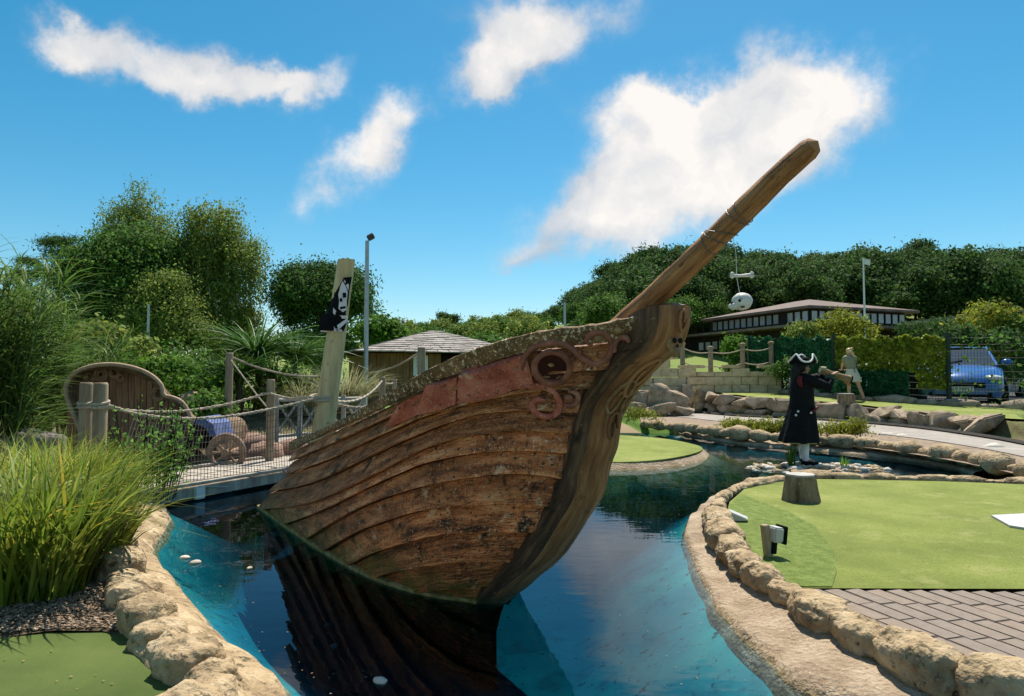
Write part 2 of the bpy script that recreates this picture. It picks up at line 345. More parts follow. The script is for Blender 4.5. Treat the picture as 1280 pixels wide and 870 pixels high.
m_wire = mat('dull_wire', [(.10, .10, .09), (.20, .19, .17)], 30, .5, .2, 60, metal=.5)
m_white = mat('white_paint', [(.66, .66, .64), (.78, .78, .76)], 6, .6, .1, 30)
m_net = mat('net_twine', [(.05, .045, .035), (.09, .08, .065)], 30, .9, .2, 60)
m_greymetal = mat('grey_cast_metal', [(.40, .40, .38), (.55, .55, .53)], 10, .5, .2, 40, spec=.4)

def strip(name, R, m, parent=None, smooth=True, vs=1.0, flip=False, tone=None):
    """grid of points R[rows][cols] with UV = (metres along the columns, metres across); faces wound as given"""
    R = [[Vector([float(q) for q in p]) for p in r] for r in R]; m_ = len(R[0]); n = len(R)
    V = [p for r in R for p in r]; Fc = []
    mid = R[n // 2]; u = [0.0]
    for j in range(1, m_): u.append(u[-1] + (mid[j] - mid[j-1]).length)
    midc = m_ // 2; w = [0.0]
    for i in range(1, n): w.append(w[-1] + (R[i][midc] - R[i-1][midc]).length * vs)
    u0 = rnd.uniform(0, 20); w0 = rnd.uniform(0, 20)
    for i in range(n - 1):
        for j in range(m_ - 1):
            q = (i*m_+j, i*m_+j+1, (i+1)*m_+j+1, (i+1)*m_+j); Fc.append(q[::-1] if flip else q)
    me = bpy.data.meshes.new(name); me.from_pydata(V, [], Fc); me.update()
    uvl = me.uv_layers.new(name='UVMap')
    for l in me.loops:
        i, j = divmod(l.vertex_index, m_); uvl.data[l.index].uv = (u0 + u[j], w0 + w[i])
    if smooth:
        for p in me.polygons: p.use_smooth = True
        me.set_sharp_from_angle(angle=math.radians(50))
    if tone is not None:
        a_ = me.attributes.new('tone', 'FLOAT_COLOR', 'POINT')
        for i in range(n):
            for j in range(m_): t_ = tone(i, j); a_.data[i * m_ + j].color = (t_[0], t_[1], t_[2], 1)
    me.materials.append(m)
    o = link(name, me, parent)
    if parent is not None:
        o.matrix_parent_inverse = Matrix.Translation(parent.matrix_basis.translation).inverted()
    return o

# ---------------------------------------------------------------- the ground, pond and terraces
WZ = -0.12                                   # water level
def gw(L, z=WZ): return [G(x, y, z) for x, y in L]
right_shore = gw([(1010, 870), (958, 824), (900, 768), (869, 708), (856, 668), (868, 642), (905, 616), (950, 604), (990, 600), (1080, 601), (1180, 600), (1216, 594)])
far_shore = gw([(1190, 586), (1140, 577), (1080, 570), (1000, 562), (930, 556), (890, 550), (850, 543)])
left_shore = gw([(196, 628), (212, 648), (191, 690), (216, 724), (254, 772), (300, 815), (352, 860)])
POND = [np.array([2.2, 1.9, 0]), np.array([1.75, 2.55, 0])] + right_shore + far_shore + [np.array(p) for p in [(3.6, 17.6, 0), (1.0, 17.6, 0), (-1.5, 15.6, 0), (-3.2, 14.6, 0), (-5.6, 14.0, 0), (-6.9, 12.2, 0), (-6.4, 10.2, 0), (-5.4, 8.9, 0)]] + left_shore + [np.array([-.75, 2.3, 0]), np.array([-.3, 1.6, 0]), np.array([1.2, 1.4, 0])]
pl = np.array([p[:2] for p in POND]); POND_S = smooth_line([tuple(p) for p in pl] + [tuple(pl[0])], 260)[:-1]

wall_px = [(846, 513), (870, 515), (930, 520), (1000, 523), (1069, 527), (1150, 534), (1232, 543)]
WALL = [G(x, y, .1)[:2] for x, y in wall_px]
TERR = [tuple(p) for p in WALL] + [(10.6, 13.4), (44, 13.0), (60, 40), (60, 64), (4.5, 64), (4.5, 26.5)]
FEN = [(4.0, 30.5), tuple(P(936, 470, 26.2)[:2]), tuple(P(1041, 470, 22.2)[:2]), tuple(P(1183, 470, 19.6)[:2]), (15.6, 16.6)]
def fence_y(x): return np.interp(x, [p[0] for p in FEN], [p[1] for p in FEN])
def terr_z(X, Y):
    t = np.clip(.52 + .055 * (Y - 19), .42, .9)
    beyond = sstep((Y - fence_y(X) - .2) / .5) * sstep((X - 9.3) / 1.0)
    return t * (1 - beyond) + .50 * beyond
def hill_h(u): return np.interp(u, [-1.2, -.5, -.15, 0, .09, .17, .3, .6, 1.2], [4, 5.5, 9.8, 11.3, 13.2, 15.2, 17, 17, 16.5])
def ground_z(X, Y):
    X = np.asarray(X, float); Y = np.asarray(Y, float)
    z = np.zeros(X.shape)
    left = sstep((Y - 13.5) / 4.5) * .55 * (1 - sstep((X - 2.5) / 1.5)) ; z = np.maximum(z, left)
    z = np.maximum(z, sstep((Y - 24) / 4) * .6)
    z = np.where((X > 3) & (Y > 10), np.maximum(z, .06), z)
    ins = inside(TERR, X, Y); d = dist_line(TERR, X, Y)
    tz = terr_z(X, Y); z = np.where(ins, np.maximum(z, .08) + (tz - np.maximum(z, .08)) * sstep(d / .28), z)
    u = X / np.maximum(Y, 8)
    z = z + hill_h(u) * sstep((Y - 36) / 118)
    z = z + .25 * np.sin(X * .11) * np.sin(Y * .07 + 1) * sstep((Y - 40) / 40)
    return z
def gz(x, y): return float(ground_z(np.array([x]), np.array([y]))[0])

def build_ground():
    xs = np.unique(np.round(np.r_[-500, -350, -250, np.arange(-200, -40, 10), np.arange(-40, -12, 1.5), np.arange(-12, 13.01, .14), np.arange(13.5, 40, 1.5), np.arange(40, 200, 10), 250, 350, 500], 3))
    ys = np.unique(np.round(np.r_[-300, -150, -80, -40, -20, -10, -5, np.arange(-3, 1, .5), np.arange(1, 27, .14), np.arange(27, 45, 1), np.arange(45, 220, 5), np.arange(220, 620, 40)], 3))
    X, Y = np.meshgrid(xs, ys); Z = ground_z(X, Y) - .03
    dp = dist_line(POND_S, X, Y); Z = Z - .3 * (1 - sstep((dp - .32) / .3))
    V = np.stack([X.ravel(), Y.ravel(), Z.ravel()], 1); nx = len(xs); ny = len(ys)
    i, j = np.meshgrid(np.arange(ny - 1), np.arange(nx - 1), indexing='ij'); a = (i * nx + j).ravel()
    Fc = np.stack([a, a + 1, a + nx + 1, a + nx], 1)
    cx = V[Fc][:, :, 0].mean(1); cy = V[Fc][:, :, 1].mean(1)
    keep = ~inside(POND_S, cx, cy); Fc = Fc[keep]; cy = cy[keep]; cx = cx[keep]
    me = np_mesh('ground', V, Fc, m_soil, smooth=True); me.materials.append(m_hill); me.materials.append(m_lawn)
    idx = np.where(cy > 36, 1, np.where((cy > 17.5) | (np.abs(cx) > 13), 2, 0)).astype(np.int32); me.polygons.foreach_set('material_index', idx)
    tag(link('ground', me), kind='structure')
build_ground()

def build_pond():
    # painted basin
    x0, y0 = POND_S.min(0) - .3; x1, y1 = POND_S.max(0) + .3
    xs = np.arange(x0, x1, .08); ys = np.arange(y0, y1, .08); X, Y = np.meshgrid(xs, ys)
    ins = inside(POND_S, X, Y); d = dist_line(POND_S, X, Y); d = np.where(ins, d, -d)
    Z = WZ - .05 - np.clip(.60 * d, -.0, .50) - .25 * (d < -.1) - .05 * np.sin(X * 1.3) * np.sin(Y * 1.1) * sstep(d)
    V = np.stack([X.ravel(), Y.ravel(), Z.ravel()], 1); nx = len(xs); ny = len(ys)
    i, j = np.meshgrid(np.arange(ny - 1), np.arange(nx - 1), indexing='ij'); a = (i * nx + j).ravel(); Fc = np.stack([a, a + 1, a + nx + 1, a + nx], 1)
    dd = np.where(ins, d, -d).ravel()[Fc].max(1); Fc = Fc[dd > -.25]
    m = mat('painted_pool_floor', [(.020, .19, .22), (.030, .26, .28), (.055, .36, .32)], 1.6, .9, .2, 20, speck=[((.010, .035, .045), 13, .60, .07), ((.02, .09, .12), 2.5, .54, .2)])
    tag(link('pond_floor', np_mesh('pond_floor', V, Fc, m, smooth=True)), kind='structure')
    # water: a closed body with clear, slightly rippled surface that absorbs red first
    wm = bpy.data.materials.new('pond_water'); wm.use_nodes = True; nt = wm.node_tree; N = nt.nodes; L = nt.links; N.remove(N['Principled BSDF'])
    tr = N.new('ShaderNodeBsdfTransparent'); tr.inputs[0].default_value = (.80, .93, .98, 1); gl = N.new('ShaderNodeBsdfGlossy'); gl.inputs['Roughness'].default_value = .0; gl.inputs[0].default_value = (.72, .80, .90, 1)
    fr = N.new('ShaderNodeFresnel'); fr.inputs[0].default_value = 1.29; mx = N.new('ShaderNodeMixShader')
    tc = N.new('ShaderNodeTexCoord'); mp = N.new('ShaderNodeMapping'); mp.inputs['Scale'].default_value = (1, 2.2, 1); nz = N.new('ShaderNodeTexNoise'); nz.inputs['Scale'].default_value = 2.6; nz.inputs['Detail'].default_value = 2.5
    L.new(tc.outputs['Object'], mp.inputs[0]); L.new(mp.outputs[0], nz.inputs['Vector']); bp = N.new('ShaderNodeBump'); bp.inputs['Strength'].default_value = .03; bp.inputs['Distance'].default_value = .05
    L.new(nz.outputs[0], bp.inputs['Height']); L.new(bp.outputs[0], gl.inputs['Normal']); L.new(bp.outputs[0], fr.inputs['Normal'])
    L.new(fr.outputs[0], mx.inputs[0]); L.new(tr.outputs[0], mx.inputs[1]); L.new(gl.outputs[0], mx.inputs[2]); L.new(mx.outputs[0], N['Material Output'].inputs[0])
    va = N.new('ShaderNodeVolumeAbsorption'); va.inputs[0].default_value = (.03, .56, .64, 1); va.inputs[1].default_value = 2.5; L.new(va.outputs[0], N['Material Output'].inputs['Volume'])
    # only the top face lies above the basin; sides and bottom stay buried under it
    c = POND_S.mean(0); big = []
    for k, p in enumerate(POND_S):
        q = POND_S[(k + 1) % len(POND_S)] - POND_S[k - 1]; nrm = np.array([q[1], -q[0]]); nrm /= np.linalg.norm(nrm) + 1e-9
        big.append(p + nrm * .12)
    area = sum(POND_S[k][0] * POND_S[(k+1) % len(POND_S)][1] - POND_S[(k+1) % len(POND_S)][0] * POND_S[k][1] for k in range(len(POND_S)))
    if area < 0: big = [2 * np.array(p) - b for p, b in zip(POND_S, big)]
    mb = MB(); mb.prism([tuple(p) for p in big], WZ - 1.1, WZ); o = mb.build('pond_water', wm); tag(o, kind='structure')
build_pond()

def poly_sheet(name, poly, zf, m, kind='structure', step=.12, parent=None, edge=0.0):
    """a flat or gently shaped sheet with a rim, filled with a triangulated grid that follows zf(x,y)"""
    poly = np.array(poly)[:, :2]; bm = bmesh.new(); vs = [bm.verts.new((p[0], p[1], 0)) for p in poly]; bm.faces.new(vs)
    bmesh.ops.triangulate(bm, faces=bm.faces)
    if step:
        x0, y0 = poly.min(0); x1, y1 = poly.max(0)
        for x in np.arange(x0 + step, x1, step): bmesh.ops.bisect_plane(bm, geom=bm.verts[:] + bm.edges[:] + bm.faces[:], plane_co=(x, 0, 0), plane_no=(1, 0, 0))
        for y in np.arange(y0 + step, y1, step): bmesh.ops.bisect_plane(bm, geom=bm.verts[:] + bm.edges[:] + bm.faces[:], plane_co=(0, y, 0), plane_no=(0, 1, 0))
    bm.verts.ensure_lookup_table(); XY = np.array([v.co[:2] for v in bm.verts]); Z = zf(XY[:, 0], XY[:, 1])
    for v, z in zip(bm.verts, Z): v.co.z = z
    bmesh.ops.recalc_face_normals(bm, faces=bm.faces)
    if edge:
        be = [e for e in bm.edges if len(e.link_faces) == 1]; r = bmesh.ops.extrude_edge_only(bm, edges=be)
        for v in r['geom']:
            if isinstance(v, bmesh.types.BMVert): v.co.z -= edge
    me = bpy.data.meshes.new(name); bm.to_mesh(me); bm.free(); me.materials.append(m)
    for p in me.polygons: p.use_smooth = False
    o = link(name, me, parent)
    if kind: o['kind'] = kind
    if me.polygons and me.polygons[0].normal.z < 0: me.flip_normals()
    return o

def bank(name, water, top, n=90, zt=0.0, wob=.03, m=m_bank):
    """rendered slope from below the water line up to the stones, lumpy"""
    a = smooth_line([tuple(p[:2]) for p in water], n); b = smooth_line([tuple(p[:2]) for p in top], n); R = []
    prof = [(-.07, -.40), (-.035, -.045), (0, 0.0), (.06, .035), (.2, .05), (.45, .055), (.75, .085), (1.0, .11), (1.12, .04), (1.14, -.12)]
    for (t, dz) in prof:
        row = []
        for k in range(n):
            p = a[k] + (b[k] - a[k]) * max(t, 0); dr = (b[k] - a[k]); dr = dr / (np.linalg.norm(dr) + 1e-9)
            if t < 0: p = p + dr * t
            if t > 1: p = b[k] + dr * (t - 1)
            q = Vector((p[0] * 2.2, p[1] * 2.2, t))
            p = p + dr * wob * .8 * mnoise.noise(q * 1.7)
            z = WZ + dz + zt * sstep(t / .7) + (wob * mnoise.noise(q * 1.3 + Vector((5, 1, 2))) if t > .03 else 0)
            row.append((p[0], p[1], z))
        R.append(row)
    return tag(strip(name, R, m), kind='structure')

STONE_N = [0]
def stones_along(parent, line, sizes, m, h=.6, nz=.22, sub=3, zf=lambda x, y: 0.0, wid=.72, name='stone', sq=.25):
    """a row of rounded rocks end to end along a line; sizes = lengths in metres, repeated until the line ends"""
    L_ = np.array([tuple(p[:2]) for p in line]); Ls = smooth_line([tuple(p) for p in L_], 200); seg = np.r_[0, np.cumsum(np.linalg.norm(np.diff(Ls, axis=0), axis=1))]
    s = 0; k = 0; out = []
    while s < seg[-1] and k < 200:
        ln = sizes[k % len(sizes)] * rnd.uniform(.9, 1.1); c = s + ln / 2
        x = np.interp(c, seg, Ls[:, 0]); y = np.interp(c, seg, Ls[:, 1]); x2 = np.interp(min(c + .05, seg[-1]), seg, Ls[:, 0]); y2 = np.interp(min(c + .05, seg[-1]), seg, Ls[:, 1])
        x1 = np.interp(c - .05, seg, Ls[:, 0]); y1 = np.interp(c - .05, seg, Ls[:, 1])
        ang = math.atan2(y2 - y1, x2 - x1) + rnd.uniform(-.12, .12); STONE_N[0] += 1
        r = (ln * .56, ln * .5 * wid * rnd.uniform(.85, 1.15), ln * .5 * h * rnd.uniform(.85, 1.15))
        mb = MB(); mb.ico((x, y, zf(x, y) + r[2] * .45), r, sub, Matrix.Rotation(ang, 3, 'Z'), nz, 1.9, STONE_N[0], sq)
        out.append(mb.build(name, m, parent, smooth=True)); s += ln * .93; k += 1
    return out

def build_edges():
    # right bank: water side and stone side
    rw = [np.array([2.05, 2.05, 0]), np.array([1.75, 2.5, 0])] + right_shore[:12]
    rs = [np.array([2.45, 2.25, 0])] + [G(x, y, 0) for x, y in [(1225, 866), (1145, 836), (1062, 795), (1012, 762), (972, 740), (938, 716), (908, 680), (893, 648), (902, 626), (922, 611), (960, 602), (1000, 597), (1080, 598), (1180, 599), (1290, 604)]]
    # water line again but matched in arc to the stone line
    bank('pond_bank', rw[:10] + [right_shore[9]], rs[:14])
    e = thing('rock_edging', 'rounded sandy rocks bordering the putting green with the stump along the pond', 'rock edging', (rs[5][0], rs[5][1], 0))
    near = rs[:9]; stones_along(e, near, [.42, .52, .44, .34, .40, .28, .36, .36], m_stone, .56, .19, 4, lambda x, y: -.02, .60)
    stones_along(e, rs[8:11], [.20, .16, .22], m_stone, .6, .22, 3, lambda x, y: -.02, .7)
    stones_along(e, rs[10:], [.34, .44, .42, .26, .48, .38, .40], m_stone, .34, .22, 3, lambda x, y: -.03, .55)
    # left bank
    lw = left_shore + [np.array([-.75, 2.35, 0]), np.array([-.35, 1.7, 0])]
    ls = [G(x, y, 0) for x, y in [(158, 618), (166, 642), (142, 684), (150, 722), (170, 762), (196, 800), (232, 836), (268, 868)]] + [np.array([-1.1, 2.1, 0]), np.array([-.7, 1.5, 0])]
    bank('pond_bank', lw, ls, zt=.07, wob=.045, m=m_stone)
    e = thing('rock_edging', 'lumpy sandy rock border between the grass clump and the pond', 'rock edging', (ls[4][0], ls[4][1], 0))
    inner = [p + np.array([.0, -.0, 0]) for p in ls[1:]]
    stones_along(e, inner, [.24, .21, .27, .20, .24, .26, .22, .29], m_stone, .82, .17, 4, lambda x, y: -.02, 1.0)
    # far bank with a low row of rocks
    fs = list(reversed(far_shore)); ft = [G(x, y, .0) for x, y in [(842, 535), (888, 541), (930, 546), (1000, 552), (1080, 559), (1140, 566), (1200, 574), (1240, 582)]]
    bank('pond_bank', fs + [right_shore[11]], ft, 60)
    e = thing('rock_edging', 'low row of sandy rocks on the far pond bank below the yellow plants', 'rock edging', (ft[3][0], ft[3][1], 0))
    ft2 = [G(x, y, .1) for x, y in [(800, 529), (842, 532), (888, 537), (930, 542), (1000, 547), (1080, 553), (1140, 560), (1200, 569), (1240, 577), (1300, 588)]]
    stones_along(e, ft2, [.42, .55, .36, .6, .48], m_stone, .5, .22, 2, lambda x, y: .02, .6)
build_edges()

def build_greens():
    # main putting green
    gl_ = [G(x, y, 0) for x, y in [(1010, 736), (972, 732), (950, 714), (922, 684), (906, 652), (912, 628), (930, 612), (965, 604), (1005, 599), (1080, 600), (1180, 602), (1285, 606)]] + [np.array([9.5, 7.6, 0]), np.array([9.5, 4.08, 0])]
    zf = lambda X, Y: np.full(X.shape, .004)
    poly_sheet('putting_green', gl_, zf, m_turf, step=.6)
    # coarser fringe turf in the corner by the floodlights
    fr = [G(x, y, 0) for x, y in [(1008, 735), (970, 730), (948, 712), (922, 682), (907, 652), (913, 630), (926, 618), (950, 628), (985, 640), (1020, 660), (1042, 690), (1046, 715), (1040, 735)]]
    poly_sheet('fringe_turf', fr, lambda X, Y: np.full(X.shape, .010), m_turf2, step=.6)
    # near-left green
    lf = [np.array([-4.5, 1.0, 0])] + [G(x, y, 0) for x, y in [(-120, 798), (0, 796), (60, 790), (130, 790), (170, 795), (215, 815), (262, 850), (290, 880)]] + [np.array([-1.1, 1.9, 0]), np.array([-.9, 1.0, 0])]
    m = mat('dark_putting_turf', [(.062, .092, .020), (.088, .122, .028), (.115, .15, .038)], 2.2, .95, .5, 420, speck=[((.04, .08, .012), 160, .55, .12)], bd=.006)
    poly_sheet('putting_green', lf, lambda X, Y: np.full(X.shape, .002), m, step=.6)
    # island green behind the bow
    c = np.array([1.9, 13.2]); pts = []
    for k in range(40):
        a = 2 * math.pi * k / 40; r = 1 + .05 * math.sin(3 * a + 1); pts.append((c[0] + 1.62 * math.cos(a) * r, c[1] + 2.55 * math.sin(a) * r))
    def dome(X, Y):
        d = np.hypot((X - c[0]) / 1.62, (Y - c[1]) / 2.55); return -.02 + .10 * np.sqrt(np.clip(1.05 - d, 0, 1))
    poly_sheet('island_green', pts, dome, m_turf, step=.25, edge=.02)
    rim = [(c[0] + (p[0] - c[0]) * 1.07, c[1] + (p[1] - c[1]) * 1.05) for p in pts]
    rim2 = [(c[0] + (p[0] - c[0]) * 1.9, c[1] + (p[1] - c[1]) * 1.5) for p in pts]
    mb = MB(); n = len(pts); mb.add([(p[0], p[1], -.02) for p in pts] + [(p[0], p[1], -.125) for p in rim] + [(p[0], p[1], -.75) for p in rim2], [(i, (i+1) % n, n+(i+1) % n, n+i) for i in range(n)] + [(n+i, n+(i+1) % n, 2*n+(i+1) % n, 2*n+i) for i in range(n)])
    o = mb.build('island_bank', m_bank, smooth=True); tag(o, kind='structure')
    # terrace green behind the rock wall
    tz = lambda X, Y: terr_z(X, Y) + .02
    tp = [(p[0] + .35, p[1] + .25) for p in WALL] + [(10.75, 13.7), (16.0, 13.4), (15.4, 16.3), tuple(np.array(FEN[3]) - [.1, .35]), tuple(np.array(FEN[2]) - [.1, .5]), (8.0, 23.8), (7.0, 26.0)]
    poly_sheet('terrace_green', tp, tz, m_turf, step=.5)
    sl_ = [tuple(G(x, y, .1)[:2]) for x, y in [(1232, 545), (1262, 549), (1300, 552)]] + [(13.5, 13.6), (10.9, 13.75)]
    poly_sheet('terrace_slope', [(10.0, 14.2), (10.0, 13.0), (16, 12.2), (16, 13.6), (10.75, 13.9)], lambda X, Y: .07 + np.clip((Y - 12.4) * .42, 0, .5), m_turf2, step=.2)
    # concrete path with a dark kerb on the wall side
    pa = [(800, 516), (846, 517), (888, 521), (930, 524.5), (1000, 528), (1069, 533), (1150, 541), (1232, 553), (1300, 566)]
    a = smooth_line([tuple(G(x, y - 2.3 - (x - 800) * .006, .09)[:2]) for x, y in pa], 60); b = smooth_line([tuple(G(x, y + 3.5 + (x - 800) * .012, .09)[:2]) for x, y in pa], 60)
    mb = MB(); mb.grid([[(*p, .10) for p in a], [(*p, .10) for p in b], [(*p, -.05) for p in b]]); tag(mb.build('path', m_path), kind='structure')
    mk = mat('dark_edging_board', [(.03, .026, .022), (.055, .048, .04)], 6, .85, .3, 30)
    mb = MB(); mb.tube([(*p, .13) for p in a], .045, 4); o = mb.build('path_edging_board', mk); tag(o, kind='structure')
    # fine gravel between path and bank, planted
    d = smooth_line([tuple(G(x, y + 14 + (x - 800) * .035, .05)[:2]) for x, y in pa], 60)
    mb = MB(); mb.grid([[(*p, .085) for p in b], [(*p, .03) for p in d]]); tag(mb.build('planting_strip', mat('dry_soil', [(.17, .12, .08), (.28, .21, .15), (.36, .28, .2)], 8, .95, .8, 50, bd=.02)), kind='structure')
    # white tee mat on the green
    q = [G(x, y, 0) for x, y in [(1239, 647), (1300, 644), (1312, 668), (1262, 660)]]
    mb = MB(); mb.prism([tuple(p[:2]) for p in q], .006, .024); tag(mb.build('tee_mat', mat('grey_white_plastic', [(.42, .42, .41), (.55, .55, .53)], 6, .7, .1, 30)), 'flat white tee plate lying on the putting green', 'tee mat')
build_greens()

def build_pavers():
    base = thing('paved_patio', None, None, (2.3, 3.3, 0)); base['kind'] = 'structure'
    mj = mat('joint_sand', [(.05, .042, .034), (.10, .085, .065)], 20, .95, .4, 80)
    poly = [np.array([1.45, 4.09]), np.array([9.0, 4.09]), np.array([9.0, 1.0]), np.array([2.7, 1.0]), np.array([2.3, 2.2])] + [G(x, y, 0)[:2] for x, y in [(1225, 862), (1145, 830), (1062, 790), (1012, 758), (1000, 742)]]
    o = poly_sheet('paver_bed', poly, lambda X, Y: np.full(X.shape, -.012), mj, step=0, kind=None, parent=base); o.matrix_parent_inverse = Matrix.Translation(base.location).inverted()
    L_ = .272; Wd = .114; gap = .006
    mp = [mat('paver_%d' % i, c, 14, .92, .8, 160, speck=[((.42, .36, .31), 170, .62, .06), ((.07, .05, .04), 90, .63, .08)], bd=.006) for i, c in enumerate([[(.22, .175, .14), (.285, .23, .185)], [(.235, .18, .14), (.30, .238, .188)], [(.21, .17, .14), (.275, .225, .183)]])]
    mes = []
    for i in range(3):
        mb = MB(); mb.box((0, 0, 0), (L_ - gap, Wd - gap, .05)); mes.append(mb.mesh('paver', mp[i], bevel=.005))
    dl = np.array([.30, -.95]); dl /= np.linalg.norm(dl); ds = np.array([-dl[1], dl[0]]); ang = math.atan2(dl[1], dl[0]); o0 = np.array([1.5, 4.3]); n = 0
    pm = np.array(poly)
    for j in range(-6, 46):
        for i in range(-14, 20):
            c = o0 + ds * j * Wd + dl * (i * L_ + (j * .042) % L_)
            if c[0] > 3.75 or c[1] < 1.9: continue
            cc = [c + dl * sx * L_ * .45 + ds * sy * Wd * .4 for sx in (-1, 1) for sy in (-1, 1)]
            ok = inside(pm, np.array([q[0] for q in cc]), np.array([q[1] for q in cc]))
            if not ok.any() or c[1] > 4.18 or dist_line(pm, np.array([c[0]]), np.array([c[1]]))[0] < -.1: continue
            if not inside(pm, np.array([c[0]]), np.array([c[1]]))[0]: continue
            o = link('paver', mes[rnd.randrange(3)], base); o.location = (c[0] - 2.3, c[1] - 3.3, -.025 + rnd.uniform(-.002, .002)); o.rotation_euler = (rnd.uniform(-.006, .006), rnd.uniform(-.006, .006), ang + rnd.uniform(-.008, .008)); n += 1
    # the edge of the green overlaps the last course
build_pavers()

# ---------------------------------------------------------------- the shipwreck bow
SA = math.radians(56); HB = np.array([math.cos(SA), -math.sin(SA), 0]); ST = np.array([-math.sin(SA), -math.cos(SA), 0]); T2 = .090
SB = G(625, 752, WZ)
def plane_b(px, py, b):
    d = ray(px, py); t = (b - np.dot(EYE - SB, ST)) / np.dot(d, ST); return EYE + d * t
JPX = [(806, 394), (790, 421), (772, 450), (748, 478), (733, 510), (724, 538), (718, 563), (712, 594), (697, 626), (679, 659), (648, 694), (622, 724), (602, 752)]
J3 = [plane_b(x, y, T2) for x, y in JPX]
JZ = np.array([p[2] for p in J3])[::-1]; JF = np.array([np.dot(p - SB, HB) for p in J3])[::-1]
JZ = np.r_[-.8, JZ, 3]; JF = np.r_[JF[0] - .75, JF, JF[-1] + .3]
def hull_B(s, z):
    s = np.maximum(s, 0); zz = np.clip((z - WZ) / 1.5, -.4, 1.1)
    return T2 + (.40 + .36 * zz) * (1 - np.exp(-s / (.46 + .16 * np.clip(zz, 0, 1)))) * (1 - .012 * s * s)
def hull_pt(px, py, off=0.0):
    """where the sight line through a pixel meets the hull's side (a fixed 3-D surface), moved outward by off"""
    d = ray(px, py); ts = np.linspace(2.4, 9.5, 900); Q = EYE + d * ts[:, None]; r = Q - SB
    z = Q[:, 2]; s = np.interp(z, JZ, JF) - r @ HB; g = r @ ST - hull_B(s, z) - off
    for i in range(len(ts) - 1):
        if g[i] > 0 >= g[i+1] and s[i] > -.02:
            t = ts[i] + (ts[i+1] - ts[i]) * g[i] / (g[i] - g[i+1]); return EYE + d * t
    return plane_b(px, py, T2 + off)
def hull_n(p):
    e = .02
    def g(q): r = q - SB; return np.dot(r, ST) - float(hull_B(np.interp(q[2], JZ, JF) - np.dot(r, HB), q[2]))
    n = np.array([g(p + np.array(v) * e) - g(p) for v in ((1, 0, 0), (0, 1, 0), (0, 0, 1))]); return n / np.linalg.norm(n)
def mirror(p): r = np.asarray(p) - SB; b = np.dot(r, ST); return np.asarray(p) - 2 * b * ST

SEAMS = [
 [(490, 742), (530, 752), (570, 757), (604, 757)],
 [(500, 745), (513, 740), (540, 733), (580, 728), (621, 723)],
 [(452, 729), (464, 723), (487, 713), (530, 702), (580, 695), (646, 693)],
 [(423, 713), (436, 706), (472, 687), (525, 669), (563, 660), (623, 657), (679, 659)],
 [(393, 695), (406, 688), (452, 661), (502, 642), (538, 632), (580, 626), (636, 623), (697, 626)],
 [(370, 681), (383, 674), (411, 656), (462, 628), (525, 606), (576, 594), (621, 589), (661, 588), (712, 595)],
 [(342, 661), (356, 654), (384, 645), (424, 628), (467, 606), (525, 580), (560, 570), (611, 561), (661, 559), (718, 563)],
 [(324, 637), (335, 634), (383, 629), (431, 611), (487, 583), (525, 563), (560, 549), (611, 537), (661, 533), (724, 538)],
 [(343, 612), (386, 604), (424, 589), (487, 558), (525, 542), (560, 527), (611, 512), (661, 507), (733, 511)],
 [(360, 592), (416, 572), (452, 555), (525, 522), (573, 505), (611, 495), (666, 484), (748, 478)],
 [(369, 574), (436, 545), (474, 527), (520, 505), (560, 488), (600, 476), (640, 467), (717, 456), (772, 452)],
 [(371, 561), (411, 542), (462, 519), (520, 490), (560, 471), (600, 457), (640, 443), (674, 435), (740, 427), (790, 420)],
 [(370, 551), (411, 535), (454, 514), (487, 494), (525, 471), (560, 452), (593, 438), (628, 426), (686, 412), (737, 407), (806, 393)]]

